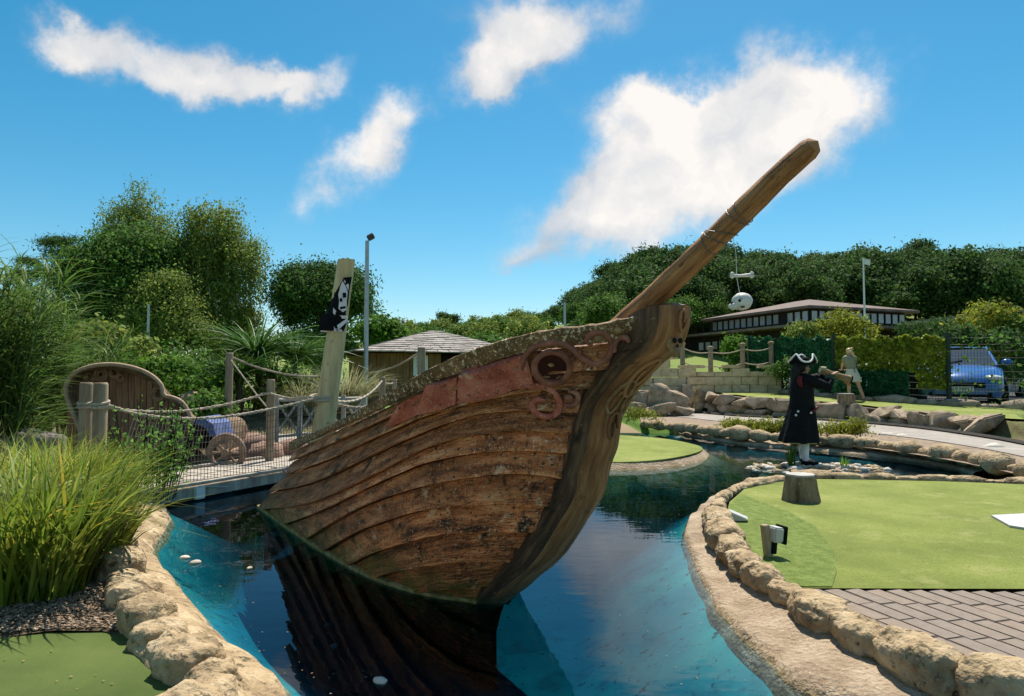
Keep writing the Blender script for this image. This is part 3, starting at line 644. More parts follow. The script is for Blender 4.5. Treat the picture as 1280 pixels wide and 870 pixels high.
ship = thing('shipwreck_bow', 'wrecked timber ship bow with curved brown planks and red carvings rising from the pond', 'ship', (SB[0] + -1.2, SB[1] + 1.4, WZ))
def build_ship():
    NJ = 54
    S3 = [np.array([hull_pt(x, y) for x, y in smooth_line(s, NJ)]) for s in SEAMS]
    for s in S3:      # even out
        for _ in range(2): s[1:-1] = .5 * s[1:-1] + .25 * (s[:-2] + s[2:])
    def plank(lo, up, side, lev):
        rows = []; k0 = rnd.uniform(0, 50)
        for (t, off) in ((-.05, -.05), (-.06, .036), (-.02, .048), (.06, .048), (.3, .038), (.65, .020), (.87, .008), (.90, -.025), (1.0, -.07)):
            row = []
            for j in range(NJ):
                p = lo[j] + (up[j] - lo[j]) * t; n = hull_n(p)
                q = Vector((j * .35 + k0, t * 3, k0))
                o_ = off + .006 * mnoise.noise(q) + .004 * mnoise.noise(q * 3.1)
                fr = min(1, (NJ - 1 - j) / 2.0); o_ = o_ * (.7 + .3 * fr)
                p = p + n * o_
                if j == 0: p = p + (lo[1] - lo[0]) * rnd.uniform(-.25, .25)
                row.append(p if side > 0 else mirror(p))
            rows.append(row)
        base = np.array([1.28, .90, .66]) * (1 - lev) + np.array([1.0, 1.02, 1.06]) * lev; base = base * rnd.uniform(.85, 1.15)
        def tone(i, j):      # worn lower edge, and weathering that changes along the board
            w = (1.45, 1.45, 1.45, 1.2, 1.0, 1.0, 1.0, 1.0, 1.0)[i]; q = mnoise.noise(Vector((j * .16 + k0, i * .2, lev * 7)))
            return base * w * (1 + .35 * q)
        return strip('plank', rows, m_hull, ship, vs=1.0, flip=(side > 0), tone=tone)
    for side in (1, -1):
        for i in range(len(S3) - 2): plank(S3[i], S3[i+1], side, i / 10)
        # gunwale: proud board with a flat top that runs inboard
        lo, up = S3[-2], S3[-1]; rows = []
        prof = [(-.10, .03), (-.10, .058), (.3, .060), (.7, .060), (.97, .056), (1.03, .04), (1.03, -.02), (1.0, -.09), (.75, -.10)]
        for (t, off) in prof:
            row = []
            for j in range(NJ):
                p = lo[j] + (up[j] - lo[j]) * t; n = hull_n(up[j]); n = np.array([n[0], n[1], n[2] * .2])
                q = Vector((j * .5, t * 4, side * 9)); p = p + n * (off + .009 * mnoise.noise(q)) + np.array([0, 0, .008 * mnoise.noise(q * 1.7)])
                row.append(p if side > 0 else mirror(p))
            rows.append(row)
        strip('gunwale', rows, m_rail, ship, flip=(side > 0))
    # underwater hull and fin, added to block sun below, and the slimy edge at the water line
    m_al = mat('algae_edge', [(.13, .11, .045), (.28, .25, .09), (.46, .40, .20)], 14, .7, .6, 40)
    sv = np.r_[np.linspace(-.02, .6, 10), np.linspace(.75, 4.05, 22)]
    for side in (1, -1):
        def wl(z, out, sh=1.0):
            row = []
            for s_ in sv:
                f0 = float(np.interp(max(z, WZ), JZ, JF)); b = float(hull_B(max(s_, 0), max(z, WZ))) * sh + out; p = SB + HB * (f0 - s_) + ST * b; p = np.array([p[0], p[1], z]); row.append(p if side > 0 else mirror(p))
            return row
        strip('sun_block_hull', [wl(WZ + .03, -.02), wl(WZ - .02, -.015), wl(WZ - .10, -.02, .62), wl(WZ - .2, -.02, .28), wl(-.8, 0, .12)], m_hull, ship, flip=(side < 0), tone=lambda i, j: (.5, .5, .5))
        strip('waterline_edge', [wl(WZ + .032, .012), wl(WZ + .022, .050), wl(WZ - .01, .054), wl(WZ - .03, .0)], m_al, ship, flip=(side < 0))
    # inner deck and the dark inner skin
    dk = S3[-3]; rows = [[p - ST * 0 for p in dk], [.5 * (p + mirror(p)) for p in dk], [mirror(p) for p in dk]]
    strip('deck', rows, m_timber_grey, ship)
    # stem post
    edge = [(826, 381), (825, 407), (813, 434), (785, 460), (767, 481), (750, 502), (742, 524), (737, 557), (727, 583), (722, 616), (709, 641), (692, 669), (671, 699), (643, 725), (614, 750), (590, 768)]
    aft = [(790, 398), (784, 420), (766, 446), (743, 474), (728, 505), (719, 533), (713, 559), (706, 590), (691, 622), (673, 655), (655, 680), (636, 702), (615, 724), (600, 740), (586, 760), (566, 775)]
    NE = 60; E3 = np.array([plane_b(x, y, T2) for x, y in smooth_line(edge, NE)]); A3 = np.array([plane_b(x, y, T2) for x, y in smooth_line(aft, NE)])
    OUT = ST * .012
    def jit(p, a, k): q = Vector((p[0] * 5, p[1] * 5, p[2] * 5 + k)); return p + HB * a * mnoise.noise(q) + np.array([0, 0, a * .6 * mnoise.noise(q * 2 + Vector((3, 3, 3)))])
    rowsS = []
    for t, so in ((0, -.03), (.02, .040), (.18, .052), (.4, .058), (.65, .055), (.85, .040), (1, .012)): rowsS.append([jit(A3[k] + (E3[k] - A3[k]) * t + ST * so, .012, t) for k in range(NE)])
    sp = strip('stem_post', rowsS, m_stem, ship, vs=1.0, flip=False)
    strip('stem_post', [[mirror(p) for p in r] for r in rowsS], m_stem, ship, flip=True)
    W2 = 2 * T2 + .03; rowsF = []
    for t in np.linspace(0, 1, 9):
        rowsF.append([jit(E3[k] + ST * (.012 - W2 * t) + HB * (.045 * math.sin(math.pi * t)) , .012 if 0 < t < 1 else 0, t * 3) if 0 < t < 1 else (rowsS[-1][k] if t == 0 else np.array(mirror(rowsS[-1][k]))) for k in range(NE)])
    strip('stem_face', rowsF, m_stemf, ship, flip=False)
    mb = MB(); tp = [rowsS[0][0], rowsS[3][0]] + [r[0] for r in rowsF] + [mirror(rowsS[3][0]), mirror(rowsS[0][0])]
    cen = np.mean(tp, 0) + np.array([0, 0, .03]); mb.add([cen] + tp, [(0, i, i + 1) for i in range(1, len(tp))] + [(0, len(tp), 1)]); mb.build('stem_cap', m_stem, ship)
    # carved skull and scrolls on the stem's face
    def face(k, t, off): return E3[k] + ST * (.012 - W2 * t) + HB * (.045 * math.sin(math.pi * t) + off * .85) + np.array([0, 0, -off * .4])
    R_ = Matrix(((HB[0], ST[0], 0), (HB[1], ST[1], 0), (0, 0, 1)))
    mb = MB(); c = face(6, .45, -.005); mb.ico(c, (.022, .042, .044), 3, R_, .10, 3.0); mb.ico(c + HB * .006 + np.array([0, 0, -.045]), (.022, .03, .028), 2, R_); sk = mb.build('skull_carving', m_bone, ship, smooth=True)
    mb = MB()
    for s_ in (-1, 1): mb.ico(c + HB * .026 + ST * s_ * .019 + np.array([0, 0, .004]), (.008, .012, .013), 2, R_)
    mb.ico(c + HB * .026 + np.array([0, 0, -.02]), (.006, .006, .009), 1, R_)
    mb.build('eye_socket', m_dark, sk, smooth=True)
    def spiral(k0, t0, r0, turns, sgn, stretch=1.0):
        pts = []
        for q in np.linspace(0, 1, 26):
            a = sgn * q * turns * 2 * math.pi; r = r0 * (1 - .75 * q); k = k0 + r * math.sin(a) * 60 * stretch; t = t0 + r * math.cos(a) * 3.4
            k = min(max(k, 0), NE - 1.01); ki = int(k); fr_ = k - ki; pts.append(face(ki, t, .004) * (1 - fr_) + face(ki + 1, t, .004) * fr_)
        return pts
    for (k0, t0, r0, tu, sg) in ((13, .5, .085, 1.6, 1), (18, .35, .07, 1.4, -1), (18, .75, .06, 1.3, 1), (2, .5, .04, 1.2, 1), (23, .5, .05, 1.2, -1)):
        mb = MB(); pp = spiral(k0, t0, r0, tu, sg); mb.tube(pp, [.010 * (1 - .4 * i / 25) for i in range(26)], 7); mb.build('scroll_carving', m_bone if k0 == 18 else m_stemf, ship, smooth=True)

    # raised work on the starboard bow
    def Z7(L): return [(640 + x * .18386, 370 + y * .18386) for x, y in L]
    def relief(name, px, r, m, off=.068, parent=ship, n=60, taper=True):
        pts = smooth_line(px, n); Q = []
        for k, (x, y) in enumerate(pts): Q.append(hull_pt(x, y, off))
        Q = np.array(Q)
        for _ in range(2): Q[1:-1] = .5 * Q[1:-1] + .25 * (Q[:-2] + Q[2:])
        rr = [r * (.55 + .45 * math.sin(math.pi * min(1, (k + 3) / 12)) if taper and k < 3 else r * (1.0 if k < n - 6 else 1 - .10 * (k - n + 6))) if False else r * min(1, .5 + k / 10, .5 + (n - 1 - k) / 10) for k in range(n)]
        mb = MB(); mb.tube(Q, rr, 8); return mb.build(name, m, parent, smooth=True)
    relief('scroll', Z7([(70, 500), (75, 460), (90, 410), (130, 360), (200, 328), (300, 315), (380, 335), (440, 390), (500, 440), (560, 460), (620, 445), (665, 400), (682, 340), (655, 272), (600, 242), (540, 252), (505, 290), (515, 325), (548, 332)]), .0165, m_redbrown)
    relief('scroll', Z7([(10, 622), (100, 603), (200, 612), (270, 642), (318, 700), (325, 765), (285, 812), (220, 820), (160, 790), (135, 748), (145, 715), (185, 700), (228, 716)]), .0165, m_red)
    relief('scroll', Z7([(345, 735), (400, 746), (440, 722), (452, 682), (425, 652), (380, 650)]), .016, m_redbrown, n=24)
    relief('scroll', Z7([(700, 385), (698, 325), (735, 280), (785, 287), (792, 316)]), .016, m_redbrown, n=24)
    for (x, y), m in zip(Z7([(720, 230), (585, 290), (382, 690)]), (m_bone, m_bone, m_redbrown)):
        c = hull_pt(x, y, .066); mb = MB(); mb.ico(c, (.024, .024, .022), 3, None, .06); mb.build('stud', m, ship, smooth=True)
    # port hole: a turned ring round a dark red disc, coloured as the shaded opening
    cx, cy = 690, 460; ring_o = []; n0 = hull_n(hull_pt(cx, cy)); NR = 36
    def rg(rx, ry, off):
        out = []
        for k in range(NR): a = 2 * math.pi * k / NR; out.append(hull_pt(cx + rx * math.cos(a), cy + ry * math.sin(a), off))
        return out
    prof = [rg(26.5, 23.5, .03), rg(26, 23, .11), rg(23.5, 20.8, .132), rg(20, 17.6, .126), rg(18.3, 16.2, .112)]
    inn = prof[-1]; prof.append([p - n0 * .035 for p in inn])
    for r in prof: r.append(r[0])
    strip('port_hole_ring', prof, m_redbrown, ship, flip=False)
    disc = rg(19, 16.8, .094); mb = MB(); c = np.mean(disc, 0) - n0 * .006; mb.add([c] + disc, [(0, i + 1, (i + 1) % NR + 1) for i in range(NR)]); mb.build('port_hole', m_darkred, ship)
    for (px, py, r) in ((689, 456, (.017, .010, .011)), (683, 471, (.02, .006, .005)), (699, 471, (.018, .006, .005))):
        mb = MB(); mb.ico(hull_pt(px, py, .096), r, 2, Matrix.Rotation(-.5 if px > 690 else .1, 3, 'Y'), .15, 2, px); mb.build('chip', m_bone, ship, smooth=True)
    # carved red ribbon in folds
    def patch(name, up, lo, m, o0, o1, n=16, wave=.008):
        a = smooth_line(up, n); b = smooth_line(lo, n); R = []
        ts = np.linspace(0, 1, 7)
        front = []
        for t in ts:
            row = []
            for k in range(n):
                x, y = a[k] + (b[k] - a[k]) * t; f_ = k / (n - 1); row.append(hull_pt(x, y, o0 + (o1 - o0) * f_ + wave * math.sin(f_ * 5 + t * 2)))
            front.append(row)
        ed0 = [p - hull_n(p) * .06 for p in front[0]]; ed1 = [p - hull_n(p) * .06 for p in front[-1]]
        R = [ed0] + front + [ed1]; R = [[r[0] - hull_n(r[0]) * .06] + r + [r[-1] - hull_n(r[-1]) * .06] for r in R]
        strip(name, R, m, ship, flip=True)
    patch('ribbon', [(573, 469), (598, 465), (628, 454), (657, 443)], [(571, 505), (611, 499), (643, 487), (668, 485)], m_red, .135, .08, 16, .012)
    patch('ribbon', [(532, 482), (550, 480), (571, 472)], [(519, 519), (545, 514), (569, 506)], m_red, .105, .058, 12, .012)
    patch('ribbon', [(496, 509), (510, 499), (528, 492)], [(481, 534), (500, 529), (519, 520)], m_red, .085, .05, 10, .010)
    patch('ribbon', [(575, 470), (585, 463), (597, 457)], [(582, 470), (590, 467), (600, 464)], m_red, .082, .082, 6, 0)

    # bowsprit with its wire lashings
    cl = [(752, 432), (786, 400), (830, 360), (880, 312), (940, 254), (985, 210), (1017, 181)]
    ax = np.array([plane_b(x, y, 0.0) for x, y in smooth_line(cl, 40)]); NR = 18; R = []
    for k in range(NR + 1):
        row = []
        for i, p in enumerate(ax):
            t = ax[min(i+1, 39)] - ax[max(i-1, 0)]; t = t / np.linalg.norm(t); a = np.cross(t, [0, 0, 1]); a /= np.linalg.norm(a); b = np.cross(a, t); an = 2 * math.pi * (k % NR) / NR
            r = .062 - .020 * i / 39; q = Vector((math.cos(an) * 1.2, math.sin(an) * 1.2, i * .14)); r *= 1 + .09 * mnoise.noise(q) + .05 * mnoise.noise(q * 3)
            if i == 39: r *= .8
            row.append(p + (a * math.cos(an) + b * math.sin(an)) * r)
        R.append(row)
    bo = strip('bowsprit', R, m_spar, ship, flip=False)
    mb = MB(); e_ = [r[-1] for r in R[:-1]]; mb.add([np.mean(e_, 0) + (ax[-1] - ax[-3]) * .4] + e_, [(0, i + 1, (i + 1) % NR + 1) for i in range(NR)]); mb.build('broken_end', m_spar, ship)
    def lash(i, tilt):
        p = ax[i]; t = ax[i+1] - ax[i-1]; t = t / np.linalg.norm(t); a = np.cross(t, [0, 0, 1]); a /= np.linalg.norm(a); b = np.cross(a, t); r = .062 - .020 * i / 39 + .005
        pts = [p + (a * math.cos(q) + b * math.sin(q)) * r + t * tilt * math.sin(q) for q in np.linspace(0, 2 * math.pi, 25)]
        mb = MB(); mb.tube(pts, .0022, 5, cap=False); mb.build('wire_lashing', m_wire, ship)
    for i, tl in ((20, .01), (21, -.025), (22, -.05), (25, -.012), (26, .004)): lash(i, tl)
    return ax
AX = build_ship()

# ---------------------------------------------------------------- the little hanging skull
def build_skull():
    top = None
    i = int(np.argmin([abs(640 + F * p[0] / p[1] - 921) for p in AX])); p = AX[i]; Yd = p[1]
    c = P(925, 378, Yd); e = thing('hanging_skull', 'small white skull and bone hanging on string from the bowsprit', 'skull', c)
    R_ = Matrix.Rotation(math.radians(-8), 3, 'Y')
    mb = MB(); mb.ico(c + np.array([.008, 0, .004]), (.043, .036, .037), 3, R_, .04); mb.ico(c + np.array([-.030, -.006, -.016]), (.020, .024, .016), 2, R_, .05); mb.build('cranium', m_skull, e, smooth=True)
    mb = MB(); mb.ico(c + np.array([-.038, -.012, -.006]), (.006, .009, .008), 2); mb.ico(c + np.array([-.012, -.032, .004]), (.006, .004, .006), 2); mb.ico(c + np.array([.0, -.031, -.022]), (.010, .005, .0035), 2); mb.tube([c + np.array([-.012, -.0335, .014]), c + np.array([.0, -.0345, .010]), c + np.array([.010, -.0335, .015])], .0012, 4); mb.build('eye_socket', m_black, e, smooth=True)
    a = np.array(p) - np.array([0, 0, .04]); b = c + np.array([0, 0, .034]); mid = P(921, 347, Yd)
    mb = MB(); mb.tube([a, P(920, 318, Yd), mid, b], .0013, 5); mb.build('string', m_white, e)
    x0 = P(915, 344, Yd); x1 = P(940, 346, Yd); mb = MB(); mb.tube([x0 + np.array([0, 0, -.002]), x0 * .6 + x1 * .4, x1 + np.array([0, 0, .008])], [.008, .0055, .009], 8)
    for q in (x0, x1 + np.array([0, 0, .008])):
        for s_ in (-1, 1): mb.ico(q + np.array([0, 0, s_ * .006]), (.009, .008, .008), 2)
    mb.build('bone', m_skull, e, smooth=True)
build_skull()

# ---------------------------------------------------------------- foliage
def leaf_mat(name, cols, rough=.7, trans=.45, s=3.0): return mat(name, cols, s, rough, 0, 10, spec=.15, trans=trans, attr=True)
ml_dark = leaf_mat('leaf_dark', [(0.028, 0.061, 0.019), (0.061, 0.124, 0.030), (0.101, 0.179, 0.046)])
ml_oak = leaf_mat('leaf_oak', [(0.029, 0.071, 0.017), (0.065, 0.136, 0.029), (0.106, 0.200, 0.042)])
ml_birch = leaf_mat('leaf_birch', [(0.111, 0.160, 0.034), (0.207, 0.271, 0.055), (0.305, 0.345, 0.077)])
ml_mid = leaf_mat('leaf_mid', [(0.043, 0.096, 0.019), (0.091, 0.180, 0.032), (0.144, 0.252, 0.053)])
ml_bright = leaf_mat('leaf_bright', [(.05, .12, .012), (.09, .19, .02), (.14, .25, .035)])
ml_yel = leaf_mat('leaf_yellowgreen', [(0.130, 0.163, 0.019), (0.247, 0.273, 0.033), (0.364, 0.364, 0.052)])
ml_forest = leaf_mat('leaf_forest', [(0.031, 0.068, 0.022), (0.065, 0.125, 0.031), (0.110, 0.186, 0.046)])
ml_blade = leaf_mat('grass_blade', [(0.127, 0.200, 0.021), (0.223, 0.305, 0.037), (0.356, 0.386, 0.089)], .5, .4)
ml_reed = leaf_mat('reed_blade', [(0.054, 0.114, 0.022), (0.102, 0.180, 0.034), (0.168, 0.240, 0.060)], .5, .4)
ml_plume = leaf_mat('pale_plume', [(.22, .23, .11), (.34, .34, .18), (.42, .40, .25)], .7, .4)
ml_palm = leaf_mat('palm_blade', [(0.038, 0.090, 0.018), (0.075, 0.165, 0.030), (0.135, 0.240, 0.053)], .45, .25)
ml_ivyd = leaf_mat('ivy_dark', [(0.015, 0.085, 0.034), (0.027, 0.140, 0.056), (0.056, 0.206, 0.085)], .5, .2)
ml_ivyy = leaf_mat('ivy_yellow', [(0.135, 0.195, 0.022), (0.240, 0.300, 0.033), (0.360, 0.390, 0.053)], .5, .3)
m_bark = mat('bark', [(.045, .035, .025), (.09, .072, .05), (.13, .11, .08)], 6, .9, .8, 25, stretch=(1, 1, .3), bd=.03)
m_barkw = mat('birch_bark', [(.10, .09, .075), (.40, .38, .33), (.52, .50, .45)], 5, .8, .4, 20, stretch=(1, 1, 2))

def leaves(C, size, asp=.55, up=.3, seed=0, droop=None, hint=None):
    """rhombic leaves at centres C (n,3); returns V,F"""
    g = np.random.default_rng(seed); n = len(C)
    a = g.normal(size=(n, 3)); a /= np.linalg.norm(a, axis=1)[:, None]
    if droop is not None: a = a * (1 - droop) + np.array([0, 0, -1]) * droop; a /= np.linalg.norm(a, axis=1)[:, None]
    b = g.normal(size=(n, 3)); b -= a * (a * b).sum(1)[:, None]; b[:, 2] *= (1 - up); b /= np.linalg.norm(b, axis=1)[:, None] + 1e-9
    if hint is not None:      # blades lie roughly along the crown's surface, as foliage does
        nn = hint + g.normal(size=(n, 3)) * .55; nn /= np.linalg.norm(nn, axis=1)[:, None] + 1e-9
        a = a - nn * (a * nn).sum(1)[:, None]; a /= np.linalg.norm(a, axis=1)[:, None] + 1e-9; b = np.cross(nn, a)
    s = size * g.uniform(.6, 1.35, n)[:, None]
    V = np.stack([C - a * s, C + b * s * asp, C + a * s, C - b * s * asp], 1).reshape(-1, 3)
    Fc = np.arange(4 * n).reshape(n, 4); return V, Fc
def leaf_obj(name, C, size, m, parent, seed=0, tone=(.6, 1.4), asp=.55, droop=None, warm=.15, clump=None):
    hint = None
    if clump is not None and clump.ndim == 2: hint = clump[:, 1:]; clump = clump[:, 0]
    V, Fc = leaves(C, size, asp, .3, seed, droop, hint); t = hsv_tone(len(C), *tone, warm)
    if clump is not None: t = t * clump[:, None]
    return link(name, np_mesh(name, V, Fc, m, np.repeat(t, 4, 0)), parent)
def clusters(lobes, nclu, nleaf, spread, seed, shell=(.72, 1.0), squash=.75):
    """leaf centres in clumps over the surfaces of ellipsoid lobes"""
    g = np.random.default_rng(seed); w = np.array([l[1][0] * l[1][1] + l[1][2] * l[1][0] for l in lobes]); w = w / w.sum(); out = []; tn = []
    for i, k in enumerate(g.choice(len(lobes), nclu, p=w)):
        c, r = np.array(lobes[k][0]), np.array(lobes[k][1]); d = g.normal(size=3); d /= np.linalg.norm(d)
        if d[2] < -.55: d[2] *= -.6
        p = c + d * r * g.uniform(*shell); n = max(3, int(nleaf * g.uniform(.5, 1.5))); sp = spread * g.uniform(.6, 1.4)
        L_ = g.normal(size=(n, 3)) * sp * np.array([1, 1, squash]); hd = d * .55 + L_ / (sp * 1.6) + np.array([0, 0, .25]); hd /= np.linalg.norm(hd, axis=1)[:, None] + 1e-9
        out.append(p + L_); tn.append(np.hstack([np.full((n, 1), g.uniform(.75, 1.2)), hd]))
    return np.vstack(out), np.vstack(tn)
def trunk_mb(h, r, limbs, seed, lean=(0, 0)):
    rr = random.Random(seed); mb = MB(); pts = [(lean[0] * t * h + rr.uniform(-.03, .03) * h * .3, lean[1] * t * h, t * h) for t in (0, .1, .3, .55, .8, 1)]
    mb.tube(pts, [r * 1.35, r, r * .85, r * .65, r * .4, r * .15], 9)
    for k in range(limbs):
        t = rr.uniform(.25, .85); a = rr.uniform(0, 6.28); l = h * rr.uniform(.2, .42) * (1.1 - t * .6); b = Vector((lean[0] * t * h, lean[1] * t * h, t * h)); d = Vector((math.cos(a), math.sin(a), rr.uniform(.4, .9)))
        mb.tube([b, b + d * l * .5 + Vector((0, 0, .03 * l)), b + d * l], [r * .42 * (1 - t * .5), r * .25 * (1 - t * .5), r * .06], 6)
    return mb
def rand_lobes(n, c, R, rl, seed):
    g = random.Random(seed); out = [(c, tuple(q * .78 for q in R))]
    for _ in range(n):
        a = g.uniform(0, 6.28); e = math.asin(g.uniform(-.35, 1)); f = g.uniform(.55, .85); r = rl * g.uniform(.75, 1.25)
        out.append(((c[0] + R[0] * f * math.cos(a) * math.cos(e), c[1] + R[1] * f * math.sin(a) * math.cos(e), c[2] + R[2] * f * math.sin(e)), (r, r, r * .85)))
    return out
def tree(name, label, base, h, lobes, nclu, nleaf, spread, lsize, m, seed, cat='tree', group=None, tr=.2, bark=None, weep=0, limbs=9, squash=.75, crown='crown', trunk_h=.8, asp=.55):
    e = thing(name, label, cat, base, group)
    o = trunk_mb(h * trunk_h, tr, limbs, seed).build('trunk', bark or m_bark, e, smooth=True, world=False)
    C, tn = clusters(lobes, nclu, nleaf, spread, seed, squash=squash)
    if weep:    # hanging strings of leaves
        g = np.random.default_rng(seed + 1); ns = weep; idx = g.choice(len(C), ns); S = []; T_ = []
        for i in idx:
            ln = g.uniform(.5, 1.7); k = int(ln * 16); t = np.linspace(0, 1, k)[:, None]
            S.append(C[i] + np.hstack([g.normal(size=(k, 2)) * .05 + t * g.normal(size=(1, 2)) * .12, -t * ln])); T_.append(np.hstack([np.full((k, 1), g.uniform(.8, 1.2)), np.tile(tn[i, 1:], (k, 1))]))
        C = np.vstack([C] + S); tn = np.vstack([tn] + T_)
    leaf_obj(crown, C, lsize, m, e, seed, clump=tn, asp=asp, droop=.45 if weep else None)
    return e

def blades(n, base_fn, h, w, seed, bend=.6, segs=5, up=.85, tip=.15, tone=(.6, 1.4), outward=None, brown=.0):
    """curved grass blades as tapering strips -> V,F,tone"""
    g = np.random.default_rng(seed); B = base_fn(g, n); az = g.uniform(0, 2 * math.pi, n) if outward is None else outward(g, B)
    H = h * g.uniform(.4, 1.2, n); Wd = w * g.uniform(.6, 1.3, n); bd = bend * g.uniform(.3, 1.5, n); V = np.zeros((n, segs + 1, 2, 3)); d = np.stack([np.cos(az), np.sin(az)], 1)
    sd_ = np.stack([-np.sin(az), np.cos(az)], 1); tw = g.uniform(-.6, .6, n)
    for k in range(segs + 1):
        t = k / segs; ang = bd * t * 1.6; r = H * (t * (1 - up) + bd * .55 * t * t); z = H * (t - .42 * bd * t ** 2.6); ww = Wd * (1 - t) ** .6 * (.5 + min(1, t * 3) * .5) if k < segs else Wd * .02
        for s_ in (0, 1):
            o = (s_ - .5) * ww
            V[:, k, s_, 0] = B[:, 0] + d[:, 0] * r + sd_[:, 0] * o; V[:, k, s_, 1] = B[:, 1] + d[:, 1] * r + sd_[:, 1] * o; V[:, k, s_, 2] = B[:, 2] + z + o * tw
    V = V.reshape(-1, 3); Fc = []
    base = (np.arange(n) * (segs + 1) * 2)[:, None]
    for k in range(segs): Fc.append(base + np.array([2*k, 2*k+1, 2*k+3, 2*k+2]))
    Fc = np.stack(Fc, 1).reshape(-1, 4); t = hsv_tone(n, *tone, .15)
    if brown: q = g.random(n) < brown; t[q] *= np.array([1.7, 1.15, 1.2])
    return V, Fc, np.repeat(t, (segs + 1) * 2, 0)
def blade_obj(name, m, parent, *a, **k):
    V, Fc, t = blades(*a, **k); return link(name, np_mesh(name, V, Fc, m, t, smooth=True), parent)
def disc(r, rz=0.0):
    def f(g, n):
        a = g.uniform(0, 6.283, n); q = r * np.sqrt(g.random(n)); return np.stack([q * np.cos(a), q * np.sin(a), np.full(n, rz)], 1)
    return f
def out_from_center(g, B): return np.arctan2(B[:, 1], B[:, 0]) + g.normal(size=len(B)) * .7

# ---- foreground planting on the left
def build_left_plants():
    spots = [  # px, py of the base, height, radius, blades, label
        (40, 742, .62, .30, 900, 'broad-bladed green grass clump beside the gravel and the near putting green'),
        (98, 716, .48, .22, 700, 'green grass clump leaning over the gravel towards the rock border'),
        (-40, 735, .66, .30, 600, 'grass clump at the back corner of the near putting green'),
        (20, 668, .62, .34, 1100, 'yellow-green grass clump in front of the grey boulder'),
        (85, 660, .58, .30, 1200, 'yellow-green grass clump in the middle of the bed by the wooden posts'),
        (132, 655, .34, .18, 700, 'fine grass clump spilling over the rock border of the pond'),
        (-40, 645, .66, .36, 800, 'yellow-green grass clump at the back of the bed below the tall reeds'),
        (60, 628, .55, .34, 1000, 'pale grass clump growing between the boulder and the wooden posts'),
        (110, 625, .44, .24, 800, 'pale grass clump around the foot of the roped posts'),
        (150, 618, .30, .15, 400, 'small grass clump at the landing of the footbridge')]
    for i, (px, py, h, r, n, lab) in enumerate(spots):
        p = G(px, py, 0); broad = i < 3
        e = thing('ornamental_grass', lab, 'grass', (p[0], p[1], -.02), 'grass clumps in the bed beside the pond')
        o = blade_obj('blades', ml_blade, e, int(n * .72), disc(r), h * 1.45, .026 if broad else .014, 100 + i, bend=(.6 if i in (0, 4) else .45 if i in (1, 5, 8, 9) else 1.1 if broad else .95), outward=out_from_center, tone=(.4, 1.2) if broad else (.5, 1.6), brown=.06 if broad else .28, up=.7)
        blade_obj('dry_stalks', mat('dry_stalk', [(.22, .17, .08), (.36, .28, .14)], 8, .8, 0, 10, trans=.3, attr=True), e, 20, disc(r), h * 1.6, .006, 300 + i, bend=.3, outward=out_from_center)
    # leafy weed in front of the bridge
    e = thing('leafy_shrub', 'thin leafy green weed growing between the roped posts and the footbridge', 'shrub', G(196, 622, 0))
    st = MB(); C = []
    g = random.Random(3)
    for k in range(44):
        a = g.uniform(0, 6.28); r = g.uniform(0, .42); h = g.uniform(.45, 1.05); x, y = math.cos(a) * r, math.sin(a) * r * .8; q = (x * 1.35 + g.uniform(-.1, .1), y * 1.3, h); st.tube([(x * .6, y * .6, -.03), (x, y, h * .5), q], .004, 4)
        for t in np.linspace(.25, 1, 26): C.append((x * (.8 + .5 * t) + g.gauss(0, .04), y * (.8 + .5 * t) + g.gauss(0, .04), h * t + g.gauss(0, .03)))
    st.build('stems', mat('dry_stalk', [(.22, .17, .08), (.36, .28, .14)]), e, world=False); leaf_obj('foliage', np.array(C), .026, ml_mid, e, 5, tone=(1.0, 2.2))
    # gravel bed
    p = [np.array([-4.6, 3.3])] + [G(x, y, 0)[:2] for x, y in [(0, 798), (60, 792), (128, 791), (170, 797), (176, 770), (165, 740), (150, 690), (152, 650), (172, 615)]] + [np.array([-5.6, 8.5]), np.array([-8, 8.5]), np.array([-8, 3.4])]
    poly_sheet('planting_bed', p, lambda X, Y: .0 + .015 * np.sin(X * 5) * np.sin(Y * 6), mat('bark_mulch', [(.05, .035, .02), (.12, .085, .05), (.22, .17, .11)], 22, .95, 1.0, 60, bd=.03), step=.2)
    g = np.random.default_rng(4); Vs = []; Fs = []; n = 0; bm = bmesh.new(); bmesh.ops.create_icosphere(bm, subdivisions=1, radius=1); iv = np.array([v.co for v in bm.verts]); bm.verts.index_update(); iF = np.array([[v.index for v in f.verts] for f in bm.faces]); bm.free(); tn = []
    A = [G(x, y, 0)[:2] for x, y in [(-10, 796), (60, 791), (130, 790), (172, 797), (172, 752), (140, 726), (60, 735), (-10, 745)]]
    pa = np.array(A); x0, y0 = pa.min(0); x1, y1 = pa.max(0)
    while n < 3600:
        x, y = g.uniform(x0, x1), g.uniform(y0, y1)
        if not inside(pa, np.array([x]), np.array([y]))[0]: continue
        r = g.uniform(.003, .010) * np.array([g.uniform(.8, 1.6), g.uniform(.8, 1.4), .6]); a = g.uniform(0, 6.28); c, s = math.cos(a), math.sin(a)
        v = iv * r * (1 + .15 * g.normal(size=(len(iv), 1))); v = v @ np.array([[c, -s, 0], [s, c, 0], [0, 0, 1]]); Vs.append(v + [x, y, .018 + g.uniform(0, .008)]); Fs.append(iF + n * len(iv)); tn.append(np.full((len(iv), 3), 1.0) * g.uniform(.45, 1.5)); n += 1
    o = link('gravel', np_mesh('gravel', np.vstack(Vs), np.vstack(Fs), mat('gravel_stone', [(.14, .09, .055), (.27, .19, .125), (.40, .31, .22)], 9, .9, .2, 40, attr=True), np.vstack(tn), smooth=True)); tag(o, 'brown gravel chips under the grasses', 'gravel', kind='stuff')
